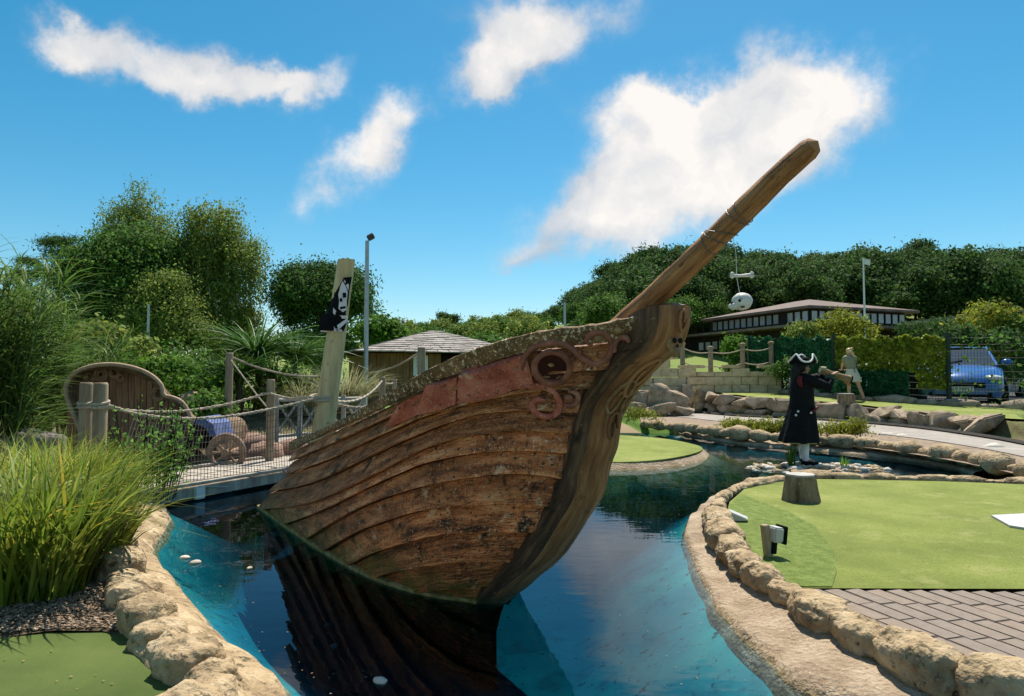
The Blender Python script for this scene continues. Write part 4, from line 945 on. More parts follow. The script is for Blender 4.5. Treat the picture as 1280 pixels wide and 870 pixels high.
    # boulder
    mb = MB(); c = P(36, 538, 8.6); mb.ico((c[0], c[1], .28), (.40, .34, .36), 4, None, .22, 1.4, 21, .6); tag(mb.build('boulder', mat('grey_boulder', [(.10, .085, .07), (.19, .165, .14), (.27, .24, .20)], 4, .92, .7, 30, bd=.03), smooth=True), 'large grey boulder behind the grasses beside the stern wreck', 'boulder')
    # tall reeds
    for i, (px, Yd, h, n, lab) in enumerate([(-35, 8.6, 2.75, 620, 'tall dense green reed clump towering over the grey boulder'), (12, 11.4, 2.7, 620, 'tall green reed clump rising behind the grey boulder'), (-60, 11.5, 3.2, 420, 'tallest reed clump standing behind the other reeds'), (90, 14.5, 2.1, 460, 'shorter reed clump behind the stern wreck')]):
        p = P(px, 560, Yd); e = thing('reed_clump', lab, 'reeds', (p[0], p[1], gz(p[0], p[1]) - .04), 'tall reeds at the back of the bed')
        g = np.random.default_rng(60 + i); mb = MB(); V = []; Fc = []; T_ = []; off = 0
        ns = 70
        for k in range(ns):
            a = g.uniform(0, 6.28); r = .55 * math.sqrt(g.random()); x, y = r * math.cos(a), r * math.sin(a); hh = h * g.uniform(.55, 1.05); lx, ly = math.cos(a) * .18 * hh * r / .5, math.sin(a) * .18 * hh * r / .5
            mb.tube([(x, y, -.03), (x + lx * .4, y + ly * .4, hh * .5), (x + lx, y + ly, hh)], [.010, .008, .004], 4)
            nb = n * 6 // ns; t = g.uniform(.12, 1, nb); B = np.stack([x + lx * t ** 1.3, y + ly * t ** 1.3, hh * t], 1)
            v, f_, tn = blades(nb, lambda g_, n_: B, .62, .030, 900 + i * 100 + k, bend=1.15, segs=4, up=.45, tone=(.55, 1.5), brown=.05); V.append(v); Fc.append(f_ + off); T_.append(tn); off += len(v)
        mb.build('canes', m_barkw if False else mat('cane', [(.10, .13, .04), (.20, .22, .08)], 6, .6, 0, 10), e, world=False); link('blades', np_mesh('blades', np.vstack(V), np.vstack(Fc), ml_reed, np.vstack(T_), smooth=True), e)
build_left_plants()

# ---- trees behind, left
def build_left_trees():
    S_ = lambda e, s: setattr(e, 'scale', (s, s, s))
    def at(px, Yd): p = P(px, 470, Yd); return (p[0], p[1], gz(p[0], p[1]) - .1)
    k = 40 / 853.33
    S_(tree('birch_tree', 'tall slender birch with hanging twigs, tallest of the trees beyond the stern wreck', at(168, 40), 10.8, [((.0, 0, 9.0), (1.6, 1.4, 1.5)), ((-.9, 0, 7.6), (1.5, 1.4, 1.5)), ((1.0, 0, 7.4), (1.6, 1.4, 1.6)), ((0, 0, 6), (2.5, 2, 2)), ((.1, 0, 10.4), (.8, .8, .9)), ((-1.6, 0, 9.0), (.5, .5, .7))], 420, 26, .27, .065, ml_birch, 11, weep=1300, tr=.17, bark=m_barkw), 1.1)
    S_(tree('birch_tree', 'rounded sunlit birch with drooping olive foliage at the right of the tree group', at(262, 38), 10.2, [((0, 0, 8.3), (1.5, 1.4, 1.5)), ((.7, 0, 6.6), (2.0, 1.6, 1.7)), ((-.6, 0, 6.6), (1.9, 1.6, 1.7)), ((.2, 0, 4.6), (2.3, 2.0, 1.9)), ((.9, -.4, 3.2), (1.7, 1.5, 1.3)), ((-1.0, -.5, 3.6), (1.5, 1.5, 1.3))], 900, 34, .30, .066, ml_birch, 12, weep=2200, tr=.19, bark=m_barkw), 1.1)
    S_(tree('broad_tree', 'dense dark broadleaf tree at the centre of the tree group', at(150, 36), 8.2, [((0, 0, 5.6), (2.4, 2.2, 2.0)), ((-1.6, 0, 5.2), (1.8, 1.6, 1.6)), ((1.5, -.3, 4.4), (2.0, 1.8, 1.8)), ((0, -.4, 3.4), (2.7, 2.2, 1.7)), ((.9, 0, 6.6), (1.6, 1.5, 1.3))], 1000, 44, .36, .085, ml_mid, 13, tr=.24), 1.12)
    tree('broad_tree', 'olive broadleaf tree with lighter foliage in front of the birches', at(205, 34), 6.4, [((0, 0, 3.9), (1.8, 1.6, 1.7)), ((.9, -.2, 2.9), (1.5, 1.4, 1.2)), ((-1.0, 0, 3.2), (1.5, 1.4, 1.4)), ((0, 0, 5.1), (1.1, 1.1, 1.0))], 600, 40, .32, .075, ml_birch, 14, tr=.18)
    # pine: flat layered tufts
    lob = []
    g = random.Random(5)
    for z, r in ((6.2, 2.3), (6.9, 2.2), (7.6, 1.9), (8.3, 1.4), (8.9, .8)):
        for q in range(6):
            a = g.uniform(0, 6.28); lob.append(((math.cos(a) * r * .85 - .25, math.sin(a) * r * .6, z + g.uniform(-.2, .2)), (.62, .6, .26)))
    tree('pine_tree', 'dark pine with flat tufted branches behind the reeds', at(72, 40), 9.6, lob, 420, 44, .19, .08, ml_dark, 15, tr=.2, squash=.45, asp=.25)
    lob = rand_lobes(16, (0, 0, 4.9), (2.55, 2.4, 2.6), 1.05, 8) + [((0, 0, 2.6), (2.3, 2, 1.2))]
    tree('oak_tree', 'dark round-headed oak standing alone behind the leaning skull pole', at(398, 38), 7.6, lob, 1300, 50, .34, .085, ml_oak, 16, tr=.32)
    tree('broad_tree', 'dark tree filling the gap between the birch and the palms', at(300, 44), 4.2, rand_lobes(7, (0, 0, 1.8), (2.4, 2, 1.4), .8, 3), 480, 36, .34, .09, ml_dark, 17, tr=.2)
    tree('broad_tree', 'shadowed dark tree low behind the reeds at the edge of the bed', at(20, 34), 5.4, rand_lobes(8, (0, 0, 3.0), (3.4, 2, 2.3), 1.1, 4), 520, 40, .38, .09, ml_dark, 18, tr=.2)
    # shrubs round the stern wreck
    def bush(px, py, Yd, r, m, seed, lab, n=120, ls=.06, name='shrub', nl=22):
        p = P(px, py, Yd); e = thing(name, lab, 'shrub', (p[0], p[1], min(gz(p[0], p[1]), p[2] - .05)), None)
        zc = max(.1, p[2] - e.location.z); lob = rand_lobes(6, (0, 0, zc), r, r[0] * .42, seed); C, tn = clusters(lob, n, nl, r[0] * .16, seed)
        leaf_obj('foliage', C, ls, m, e, seed, clump=tn); trunk_mb(zc, .03, 6, seed).build('stems', m_bark, e, world=False)
    bush(200, 468, 17, (.85, .7, .5), ml_bright, 31, 'bright green leafy shrub just behind the stern wreck')
    bush(240, 492, 15.5, (.75, .6, .42), ml_bright, 32, 'low bright green shrub below the bright shrub behind the stern wreck', 90)
    bush(150, 440, 19, (1.2, .8, .55), ml_birch, 33, 'pale green bamboo-like shrub above the stern wreck', 150, .09)
    bush(395, 452, 20, (.75, .7, .42), ml_bright, 34, 'bright green shrub between the palm and the leaning skull pole', 90)
    bush(480, 425, 33, (1.4, 1, .9), ml_bright, 35, 'tall bright green bamboo clump beside the wooden hut', 150, .11)
    bush(260, 515, 13.6, (.5, .5, .3), ml_mid, 36, 'small green shrub beside the tall roped post', 60)
    bush(212, 478, 20, (1.6, 1, .7), ml_mid, 37, 'mid green hedge shrub below the birches', 150, .09)
    bush(300, 498, 17.5, (1.0, .7, .38), ml_birch, 38, 'low yellowish shrub behind the tall roped post', 100, .06)
    bush(352, 498, 16.5, (.9, .6, .34), ml_birch, 39, 'low olive shrub behind the cross-braced fence', 90, .06)
    # palms (cordyline heads on short trunks)
    def palm(px, py, Yd, hr, seed, lab, m=ml_palm, heads=1):
        p = P(px, py, Yd); b = gz(p[0], p[1]); e = thing('palm_tree', lab, 'palm', (p[0], p[1], b - .03)); zc = p[2] - b
        MB().tube([(0, 0, 0), (.05, 0, zc * .5), (0, 0, zc)], [.12, .09, .08], 8).build('trunk', m_bark, e, world=False, smooth=True)
        g = np.random.default_rng(seed); n = 210
        def bf(g_, n_): return np.tile(np.array([[0, 0, zc]]), (n_, 1)) + g_.normal(size=(n_, 3)) * .04
        V, Fc, t = blades(n, bf, hr * 1.35, .05, seed, bend=1.1, segs=5, up=.25, tone=(.5, 1.5))
        link('fronds', np_mesh('fronds', V, Fc, m, t, smooth=True), e)
        V, Fc, t = blades(70, bf, hr * .9, .05, seed + 1, bend=2.2, segs=5, up=-.1, tone=(.4, .9)); link('lower_fronds', np_mesh('lower_fronds', V, Fc, m, t, smooth=True), e)
    palm(322, 448, 17, .95, 41, 'large dark palm with spiky fronds beside the tall roped post')
    palm(298, 475, 16, .65, 42, 'smaller palm low beside the large dark palm')
    palm(368, 452, 18.5, .8, 43, 'palm between the large dark palm and the leaning skull pole')
    palm(345, 480, 16.5, .6, 44, 'short palm behind the roped post of the footbridge')
    palm(385, 485, 17.5, .5, 46, 'small palm just beside the leaning skull pole')
    # pampas grass
    for i, (px, py, Yd, h, lab) in enumerate([(430, 506, 17, 1.0, 'pale feathery pampas grass beside the leaning skull pole'), (378, 500, 16.5, .8, 'smaller pale pampas grass in front of the palms')]):
        p = P(px, py, Yd); e = thing('pampas_grass', lab, 'grass', (p[0], p[1], gz(p[0], p[1])), 'pampas grasses behind the footbridge')
        blade_obj('blades', ml_plume, e, 900, disc(.35), h * 1.25, .022, 70 + i, bend=.8, outward=out_from_center, up=.6)
build_left_trees()

# ---------------------------------------------------------------- footbridge, roped posts, skull pole, stern wreck
def post(mb, p, z0, z1, r, n=10):
    mb.lathe([(r * 1.03, z0), (r, z0 + .05), (r, z1 - .03), (r * .93, z1 - .008), (r * .8, z1)], (p[0], p[1], 0), n)
def rope(mb, pts, r=.017, turns=34):
    """three-strand rope: strands that wind round the line"""
    pts = smooth_line([tuple(p) for p in pts], max(30, len(pts) * 6)); n = len(pts)
    L_ = np.r_[0, np.cumsum(np.linalg.norm(np.diff(pts, axis=0), axis=1))]
    for k in range(3):
        q = []
        for i in range(n):
            t = pts[min(i+1, n-1)] - pts[max(i-1, 0)]; t /= np.linalg.norm(t) + 1e-9; a = np.cross(t, [0, 0, 1.0]); a = a / (np.linalg.norm(a) + 1e-9); b = np.cross(a, t); an = L_[i] * turns + k * 2.094
            q.append(pts[i] + (a * math.cos(an) + b * math.sin(an)) * r * .52)
        mb.tube(q, r * .56, 5)
BR0 = G(205, 611, .07); BR1 = G(376, 583, .07); BF0 = G(196, 588, .07)
def build_bridge():
    d = BR1 - BR0; d = d / np.linalg.norm(d); nrm = np.array([-d[1], d[0], 0]); Wb = 1.15
    a0 = BR0 - d * 1.5; Lb = np.linalg.norm(BR1 - BR0) + 3.0
    e = thing('footbridge', 'grey plank footbridge over the pond with rope rails and netting', 'bridge', (BR0 + d + nrm * .5)[:3] * np.array([1, 1, 0]))
    nb = int(Lb / .15); me = MB(); me.box((0, 0, 0), (.142, Wb, .035)); mesh = me.mesh('deck_board', m_timber_grey, bevel=.005); ang = math.atan2(d[1], d[0])
    for k in range(nb):
        c = a0 + d * (.15 * k + .075) + nrm * Wb / 2; o = link('deck_board', mesh, e); o.matrix_parent_inverse = Matrix.Translation(e.location).inverted(); o.location = (c[0], c[1], .05 + rnd.uniform(-.003, .003)); o.rotation_euler = (0, 0, ang + rnd.uniform(-.01, .01))
    R_ = Matrix.Rotation(ang, 3, 'Z')
    for s_, nm in ((-.012, 'side_beam'), (Wb + .012, 'side_beam')):
        mb = MB(); c = a0 + d * Lb / 2 + nrm * s_; mb.box((c[0], c[1], -.02), (Lb, .045, .13), R_); mb.build(nm, m_timber_grey, e, bevel=.006)
        mb = MB(); c = a0 + d * Lb / 2 + nrm * (s_ - (.05 if s_ < 0 else -.05)); mb.box((c[0], c[1], .085), (Lb, .06, .03), R_); mb.build('kerb_batten', m_timber_grey, e, bevel=.005)
    mb = MB(); c = BR0 + d * .42 + nrm * (-.05); mb.box((c[0], c[1], -.03), (.13, .05, .14), R_); mb.build('junction_box', m_white, e, bevel=.008)
    mb = MB(); c0 = c + np.array([0, 0, -.03]); mb.tube([c0, c0 + d * .2 + np.array([0, -.05, -.02]), c0 + d * .45 + np.array([0, -.1, -.05])], .008, 6); mb.build('conduit', m_greymetal, e)
    # posts
    pz = {}
    for nm, (px, py, Yd), top, r in (('a', (107, 520, 8.35), 1.22, .075), ('b', (125, 520, 8.1), 1.22, .078)):
        p = P(px, py, Yd); mb = MB(); post(mb, p, -.15, top, r); mb.build('post', m_post, e, smooth='auto'); pz[nm] = p
    p = P(338, 520, 10.1); pz['c'] = p; mb = MB(); post(mb, p, -.75, P(338, 474, 10.1)[2], .062); mb.build('post', m_post, e, smooth='auto')
    # ropes: near rail from the second post to the mast, far rail from the first post by way of the third
    A = np.array([pz['b'][0], pz['b'][1], P(125, 503, 8.1)[2]]); A2 = np.array([pz['a'][0], pz['a'][1], P(107, 503, 8.35)[2]])
    mb = MB(); mid = P(338, 491, 10.1) + np.array([0, -.08, 0])
    rope(mb, [A2, P(160, 513, 8.9), P(225, 514, 9.4), P(285, 505, 9.8), mid], .024); mb.build('rope', m_rope, e)
    mb = MB(); rope(mb, [mid, P(362, 498, 9.9), P(400, 496, MASTY + .02)], .022); mb.build('rope', m_rope, e)
    B = P(400, 497, MASTY - .15); near = [A, P(170, 517, 8.15), P(225, 523, 8.3), P(280, 521, 8.6), P(340, 511, 9.0), B]; mb = MB(); rope(mb, near, .024); mb.build('rope', m_rope, e)
    for q, r in ((A, .085), (A2, .082)):
        for dz in (0, -.04): mb = MB(); mb.tube([q + np.array([r * math.cos(t), r * math.sin(t), dz + .02 * math.sin(t)]) for t in np.linspace(0, 6.3, 22)], .02, 6); mb.build('rope_binding', m_rope, e)
    # netting under the near rope
    top = smooth_line([tuple(p) for p in near], 90); sel = top[14:]; mb = MB(); t0 = BR0 - d * .55 + nrm * .03; L2 = np.linalg.norm(BR1 - BR0) + .9; n = 64
    T_ = smooth_line([tuple(p) for p in sel], n); Bt = np.array([t0 + d * L2 * k / (n - 1) + np.array([0, 0, .02]) for k in range(n)]); NV = 11
    g = [[T_[k] * (1 - v) + Bt[k] * v + np.array([0, -.04 * math.sin(math.pi * v), 0]) for v in np.linspace(0, 1, NV)] for k in range(n)]
    for k in range(n): mb.tube(g[k], .0032, 4, cap=False)
    for v in range(NV): mb.tube([g[k][v] for k in range(n)], .0032 if v < NV - 1 else .007, 4, cap=False)
    mb.build('netting', m_net, e)
MASTY = 9.3
def build_mast():
    b = P(396, 580, MASTY); b0 = np.array([b[0] - .08, b[1], -.75]); t = P(433, 325, MASTY); e = thing('leaning_pole', 'pale leaning timber pole with a skull flag wrapped round it', 'pole', (b[0], b[1], -.7))
    n = 14; ax = [b0 + (np.array(t) - b0) * (k / (n - 1)) for k in range(n)]; NR = 16; R = []
    for k in range(NR + 1):
        row = []
        for i, p in enumerate(ax):
            a = 2 * math.pi * (k % NR) / NR; r = (.165 - .045 * i / (n - 1)) * (1 + .05 * mnoise.noise(Vector((math.cos(a), math.sin(a), i * .5)))); row.append(np.array(p) + np.array([math.cos(a), math.sin(a), 0]) * r)
        R.append(row)
    strip('shaft', R, m_mast, e)
    mb = MB(); top = [r[-1] for r in R[:-1]]; mb.add([np.mean(top, 0) - np.array([0, 0, .02])] + top, [(0, i+1, (i+1) % NR + 1) for i in range(NR)]); mb.build('end_grain', m_bark, e)
    for py in (495, 498.5): 
        c = P(404, py, MASTY); mb = MB(); mb.tube([c + np.array([.165 * math.cos(q), .165 * math.sin(q), .02 * math.sin(q)]) for q in np.linspace(0, 6.3, 30)], .022, 7); mb.build('rope_binding', m_rope, e)
    # flag: black cloth with white skull and crossed bones, wrapped on the near side
    f = thing('skull_flag', 'black and white skull and crossbones flag wrapped round the leaning pole', 'flag', P(417, 395, MASTY - .2))
    Yf = MASTY - .19
    def cloth(pxs, off=0.0, name='cloth', m=m_black, par=f):
        left, right = pxs; n = 18; a = smooth_line(left, n); b = smooth_line(right, n); R = []
        for v in np.linspace(0, 1, 9):
            row = []
            for k in range(n):
                x, y = a[k] + (b[k] - a[k]) * v; row.append(P(x, y, Yf + .10 * (2 * v - 1) ** 2 - off + .02 * math.sin(k * 1.1 + v * 4)))
            R.append(row)
        return strip(name, R, m, par)
    cloth(([(428, 347), (420, 363), (413, 378), (410, 390), (402, 393), (398, 413)], [(440, 346), (437, 362), (435, 380), (432, 392), (434, 400), (430, 414)]))
    def blob(pts, name, m, off, parent=f, par=f):
        q = [P(x, y, Yf - off + .10 * (2 * ((x - 413) / 26) - 1) ** 2 * .8) for x, y in pts]; mb = MB(); c = np.mean(q, 0); nn = len(q); mb.add(q + [p + np.array([0, .012, 0]) for p in q], [tuple(range(nn)), tuple(range(2*nn-1, nn-1, -1))] + [(i, nn+i, nn+(i+1) % nn, (i+1) % nn) for i in range(nn)]); return mb.build(name, m, parent)
    Zf = lambda L: [(380 + x * .138, 310 + y * .138) for x, y in L]
    m_w = mat('white_print', [(.60, .55, .58), (.74, .70, .72)], 10, .8, .1, 30)
    sk = blob(Zf([(330, 345), (350, 300), (375, 345), (395, 400), (385, 480), (382, 560), (350, 580), (312, 550), (318, 480), (310, 420)]), 'skull_print', m_w, .035)
    blob(Zf([(350, 405), (380, 405), (382, 445), (352, 450)]), 'eye_print', m_black, .045, sk); blob(Zf([(322, 455), (345, 455), (345, 485), (325, 485)]), 'nose_print', m_black, .045, sk); blob(Zf([(325, 535), (375, 525), (375, 545), (330, 555)]), 'mouth_print', m_black, .045, sk)
    for q in ([(215, 590), (240, 575), (260, 610), (390, 612), (392, 640), (240, 635)], [(200, 650), (250, 680), (300, 755), (230, 755)], [(300, 700), (385, 640), (392, 665), (310, 740)], [(150, 730), (250, 720), (345, 740), (340, 760), (150, 760)], [(360, 285), (405, 330), (400, 385), (370, 320)], [(265, 540), (290, 570), (280, 605), (262, 590)]):
        blob(Zf(q), 'bone_print', m_w, .03)
    # white lamp box on the far side
    c = P(411, 508, MASTY + .35); mb = MB(); mb.box(c, (.09, .07, .2)); mb.box(c + np.array([-.01, 0, -.55]), (.05, .05, .9)); tag(mb.build('lamp_box', m_white, bevel=.006), 'small white box lamp beside the leaning skull pole', 'lamp')
build_mast(); build_bridge()

def build_stern():
    Yf = 10.8
    rim = [(118, 560), (104, 545), (94, 522), (85, 500), (83, 482), (92, 468), (110, 459), (135, 455.5), (160, 458), (182, 465), (198, 476), (205, 488), (206, 497), (218, 497), (228, 503), (236, 515), (243, 535), (246, 560)]
    e = thing('stern_wreck', 'curved carved timber stern of a wreck beyond the grasses and roped posts', 'ship', P(150, 565, Yf))
    m_st = mat('stern_timber', [(.11, .07, .043), (.24, .16, .10), (.38, .28, .185)], 4, .88, .6, 22, stretch=(2, 2, 1), bd=.01, speck=[((.36, .28, .2), 24, .64, .08)])
    m_in = mat('stern_inner_timber', [(.17, .094, .057), (.34, .19, .118), (.48, .31, .20)], 5, .85, .5, 20, stretch=(3, 3, .4), bd=.01)
    r3 = smooth_line([tuple(P(x, y, Yf)) for x, y in rim], 27); c = r3.mean(0)
    def ctr(p, f): return c + (p - c) * f
    back = np.array([p + np.array([-.34, .95, -.03]) * (1 - q) + np.array([-.12, .8, -.32]) * q for p, q in zip(r3, np.clip((np.arange(len(r3)) - 9) / 6, 0, 1))])
    for k in range(26):      # short outer planks from the rim to the back
        for j in range(4):
            a, b = j / 4 + .006, (j + 1) / 4 - .006; mb = MB(); q = []
            for t in (a, b):
                for kk in (k + .02, k + .98):
                    p = r3[k] + (r3[k+1] - r3[k]) * (kk - k); pb = back[k] + (back[k+1] - back[k]) * (kk - k); q.append(p + (pb - p) * t)
            o_ = [ctr(p, 1.012 + .012 * rnd.random()) for p in q]; i_ = [ctr(p, .975) for p in q]
            mb.add([o_[0], o_[1], o_[3], o_[2], i_[0], i_[1], i_[3], i_[2]], [(0,1,2,3), (4,7,6,5), (0,4,5,1), (1,5,6,2), (2,6,7,3), (3,7,4,0)]); mb.build('plank', m_st, e)
    mb = MB(); mb.tube([p + np.array([0, -.01, 0]) for p in smooth_line([tuple(p) for p in r3], 60)], .034, 8); mb.build('rim', mat('stern_rim', [(.34, .22, .14), (.54, .39, .27)], 8, .85, .5, 30), e, smooth=True)
    # vertical boards inside
    xs = np.linspace(84, 244, 22)
    up = [p for p in rim]
    for k in range(21):
        x0, x1 = xs[k] + .4, xs[k+1] - .4; top = []
        for x in (x0, x1):
            ys = [];
            for i in range(3, len(rim) - 2):
                (ax_, ay), (bx, by) = rim[i], rim[i+1]
                if min(ax_, bx) <= x <= max(ax_, bx) and ax_ != bx: ys.append(ay + (by - ay) * (x - ax_) / (bx - ax_))
            top.append(min(ys) if ys else 560)
        if min(top) >= 558: continue
        Yb = Yf + .42 + .01 * (k % 3); q = [P(x0, top[0] - 1, Yb), P(x1, top[1] - 1, Yb), P(x1, 572, Yb), P(x0, 572, Yb)]; d = np.array([0, .04, 0])
        mb = MB(); mb.add(q + [p + d for p in q], [(0,1,2,3), (7,6,5,4), (0,4,5,1), (1,5,6,2), (2,6,7,3), (3,7,4,0)]); mb.build('inner_board', m_in, e)
    # carvings
    mc = mat('stern_carving', [(.26, .16, .10), (.44, .30, .20)], 10, .8, .5, 30)
    def ring(px, py, r, tr, turns=1.0, name='carving'):
        n = int(22 * turns) + 8; pts = []
        for q in np.linspace(0, turns * 2 * math.pi, n): rr = r * (1 - .5 * q / (turns * 2 * math.pi) * (turns > 1)); pts.append(P(px + rr * math.cos(q), py + rr * math.sin(q), Yf + .36))
        mb = MB(); mb.tube(pts, tr, 7); mb.build(name, mc, e, smooth=True)
    ring(126, 468, 7.5, .028); ring(126, 468, 4, .02); ring(111, 472, 7, .022, 1.7); ring(143, 466, 7, .022, 1.6); ring(198, 492, 9, .024, 1.7); ring(221, 534, 6, .022, 1.5); ring(110, 482, 6, .018, 1.4); ring(150, 472, 5, .016, 1.4)
    # broken lower end: dark barrel-shaped vault with a blue painted board
    vp = [(226, 566), (228, 545), (237, 531), (250, 526), (262, 530), (268, 542), (272, 566)]
    v3 = smooth_line([tuple(P(x, y, 10.3)) for x, y in vp], 16); v4 = v3 + np.array([.15, .9, .02])
    for k in range(15):
        mb = MB(); q = [v3[k], v3[k+1], v4[k+1], v4[k]]; cc = v3.mean(0); i_ = [cc + (p - cc) * .93 for p in q]
        mb.add(q + i_, [(0,1,2,3), (7,6,5,4), (0,4,5,1), (1,5,6,2), (2,6,7,3), (3,7,4,0)]); mb.build('vault_plank', m_st, e)
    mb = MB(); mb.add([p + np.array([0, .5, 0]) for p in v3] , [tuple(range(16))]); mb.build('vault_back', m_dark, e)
    mb = MB(); q = [P(241, 527, 10.25), P(252, 521, 10.25), P(266, 530, 10.25), P(270, 545, 10.25), P(263, 546, 10.25), P(258, 536, 10.25)]; q2 = [p + np.array([.06, .5, .01]) for p in q]; n = 6
    mb.add(q + q2, [tuple(range(n)), tuple(range(2*n-1, n-1, -1))] + [(i, n+i, n+(i+1) % n, (i+1) % n) for i in range(n)]); o = mb.build('blue_board', mat('faded_blue', [(.06, .09, .22), (.12, .17, .36), (.2, .25, .42)], 6, .8, .3, 30), e); o['label'] = 'faded blue board on the broken lower end'
    # cannon wheel in front
    c = P(283, 566, 9.75); w = thing('cannon_wheel', 'small spoked timber wheel with rounded rim beyond the bridge', 'wheel', c)
    mw = mat('wheel_timber', [(.17, .10, .065), (.30, .19, .13), (.40, .28, .2)], 8, .85, .4, 30)
    R = .24; mb = MB(); mb.tube([c + np.array([R * math.cos(a), 0, R * math.sin(a)]) for a in np.linspace(0, 2 * math.pi, 33)], .045, 7, cap=False); mb.build('rim', mw, w, smooth=True)
    for k in range(8): a = k * math.pi / 4; mb = MB(); mb.tube([c, c + np.array([R * math.cos(a), 0, R * math.sin(a)])], .02, 6); mb.build('spoke', mw, w)
    mb = MB(); mb.tube([c + np.array([0, -.07, 0]), c + np.array([0, .07, 0])], .055, 10); mb.build('hub', mw, w, smooth='auto')
    mb = MB(); mb.tube([c + np.array([0, .05, 0]), c + np.array([.02, .55, .02])], .03, 8); mb.tube([c + np.array([.02, .5, .0]), c + np.array([.02, .5, -.75])], .06, 8); mb.build('axle', mw, w)
    for i, (px, py, Yd, r, lab) in enumerate([(318, 556, 11.2, (.42, .3, .22), 'long reddish rock in the pond beside the wheel'), (332, 562, 10.6, (.3, .25, .17), 'reddish rock in the pond below the roped post'), (366, 560, 11.0, (.26, .25, .2), 'reddish rock between the roped post and the ship'), (266, 548, 11.6, (.3, .25, .24), 'pale rock behind the spoked wheel'), (243, 500, 14.8, (.32, .3, .22), 'rounded pale boulder by the tall roped post'), (256, 503, 15, (.28, .3, .18), 'small pale boulder next to the rounded pale boulder')]):
        p = P(px, py, Yd); hz = p[2] + r[2]; b = min(-.7, p[2] - r[2]) if Yd < 13 else gz(p[0], p[1]) - .05; zc = (hz + b) / 2
        mb = MB(); mb.ico((p[0], p[1], zc), (r[0], r[1], (hz - b) / 2), 3, None, .15, 1.7, 50 + i, .6); tag(mb.build('rock', mat('reddish_rock', [(.17, .10, .075), (.30, .19, .14), (.38, .26, .2)], 5, .9, .6, 35, bd=.02) if i < 3 else m_stone, smooth=True), lab, 'rock')
build_stern()

def build_left_fences():
    # tall roped post and post by the hut
    pts = {}
    for nm, px, y0, y1, Yd, r, lab in (('t', 287, 520, 441, 13.6, .075, 'tall timber post with ropes running down from its top beside the palm'), ('h', 527, 500, 434, 15.0, .09, 'tall timber post standing in front of the wooden hut'), ('s', 478, 500, 471, 15.5, .07, 'short timber post before the hut wall'), ('u', 493, 500, 474, 16.2, .06, 'shorter timber post beside the short post before the hut')):
        p = P(px, y1, Yd); mb = MB(); post(mb, p, gz(p[0], p[1]) - .1, p[2], r); tag(mb.build('timber_post', m_post, smooth='auto'), lab, 'post'); pts[nm] = p
    def rp(name, L_, lab, r=.02): mb = MB(); rope(mb, L_, r); tag(mb.build('rope', m_rope), lab, 'rope')
    rp('r', sag(pts['t'] - np.array([0, 0, .06]), P(398, 470, 14.5), .12), 'slack rope from the tall roped post towards the leaning pole')
    rp('r', sag(pts['t'] - np.array([0, 0, .1]), P(336, 512, 12.2), .02), 'tight rope slanting down from the tall roped post', .016)
    rp('r', sag(P(404, 497, MASTY + .18), pts['s'] - np.array([0, 0, .08]), .22), 'rope sagging from the leaning pole to the short post before the hut', .026)
    rp('r', sag(P(404, 496, MASTY + .18), P(466, 507, 9.7), .08), 'rope from the leaning pole running behind the ship', .024)
    rp('r', sag(pts['h'] - np.array([0, 0, .08]), P(452, 466, 19), .15), 'rope rising to the top of the post before the hut', .026)
    rp('r', sag(pts['s'] - np.array([0, 0, .12]), pts['u'] - np.array([0, 0, .08]), .03), 'short rope joining the two short posts before the hut', .02)
    # cross-braced landing fence
    e = thing('braced_fence', 'weathered rail fence with crossed braces at the far landing', 'fence', P(360, 540, 13))
    A = P(345, 540, 12.6); B = P(402, 540, 13.4); C_ = P(455, 540, 14)
    prev = None
    for q in (A, (A + B) / 2, B, (B + C_) / 2, C_):
        b = gz(q[0], q[1]) - .3; mb = MB(); mb.box((q[0], q[1], (b + .95) / 2), (.08, .08, .95 - b)); mb.build('fence_post', m_timber_grey, e, bevel=.008)
        if prev is not None:
            for z in (.88, .22): mb = MB(); mb.tube([(prev[0], prev[1], z), (q[0], q[1], z)], .032, 6); mb.build('rail', m_timber_grey, e)
            for z0, z1 in ((.22, .88), (.88, .22)): mb = MB(); mb.tube([(prev[0], prev[1] - .03, z0), (q[0], q[1] - .03, z1)], .026, 6); mb.build('brace', m_timber_grey, e)
        prev = q
    p = [P(250, 560, 12.6)[:2], P(460, 556, 13.2)[:2], (-1.5, 15.2), (-5.6, 14.6)]
    mb = MB(); mb.prism([tuple(q) for q in p], -.6, .07); tag(mb.build('landing', m_path), kind='structure')
build_left_fences()

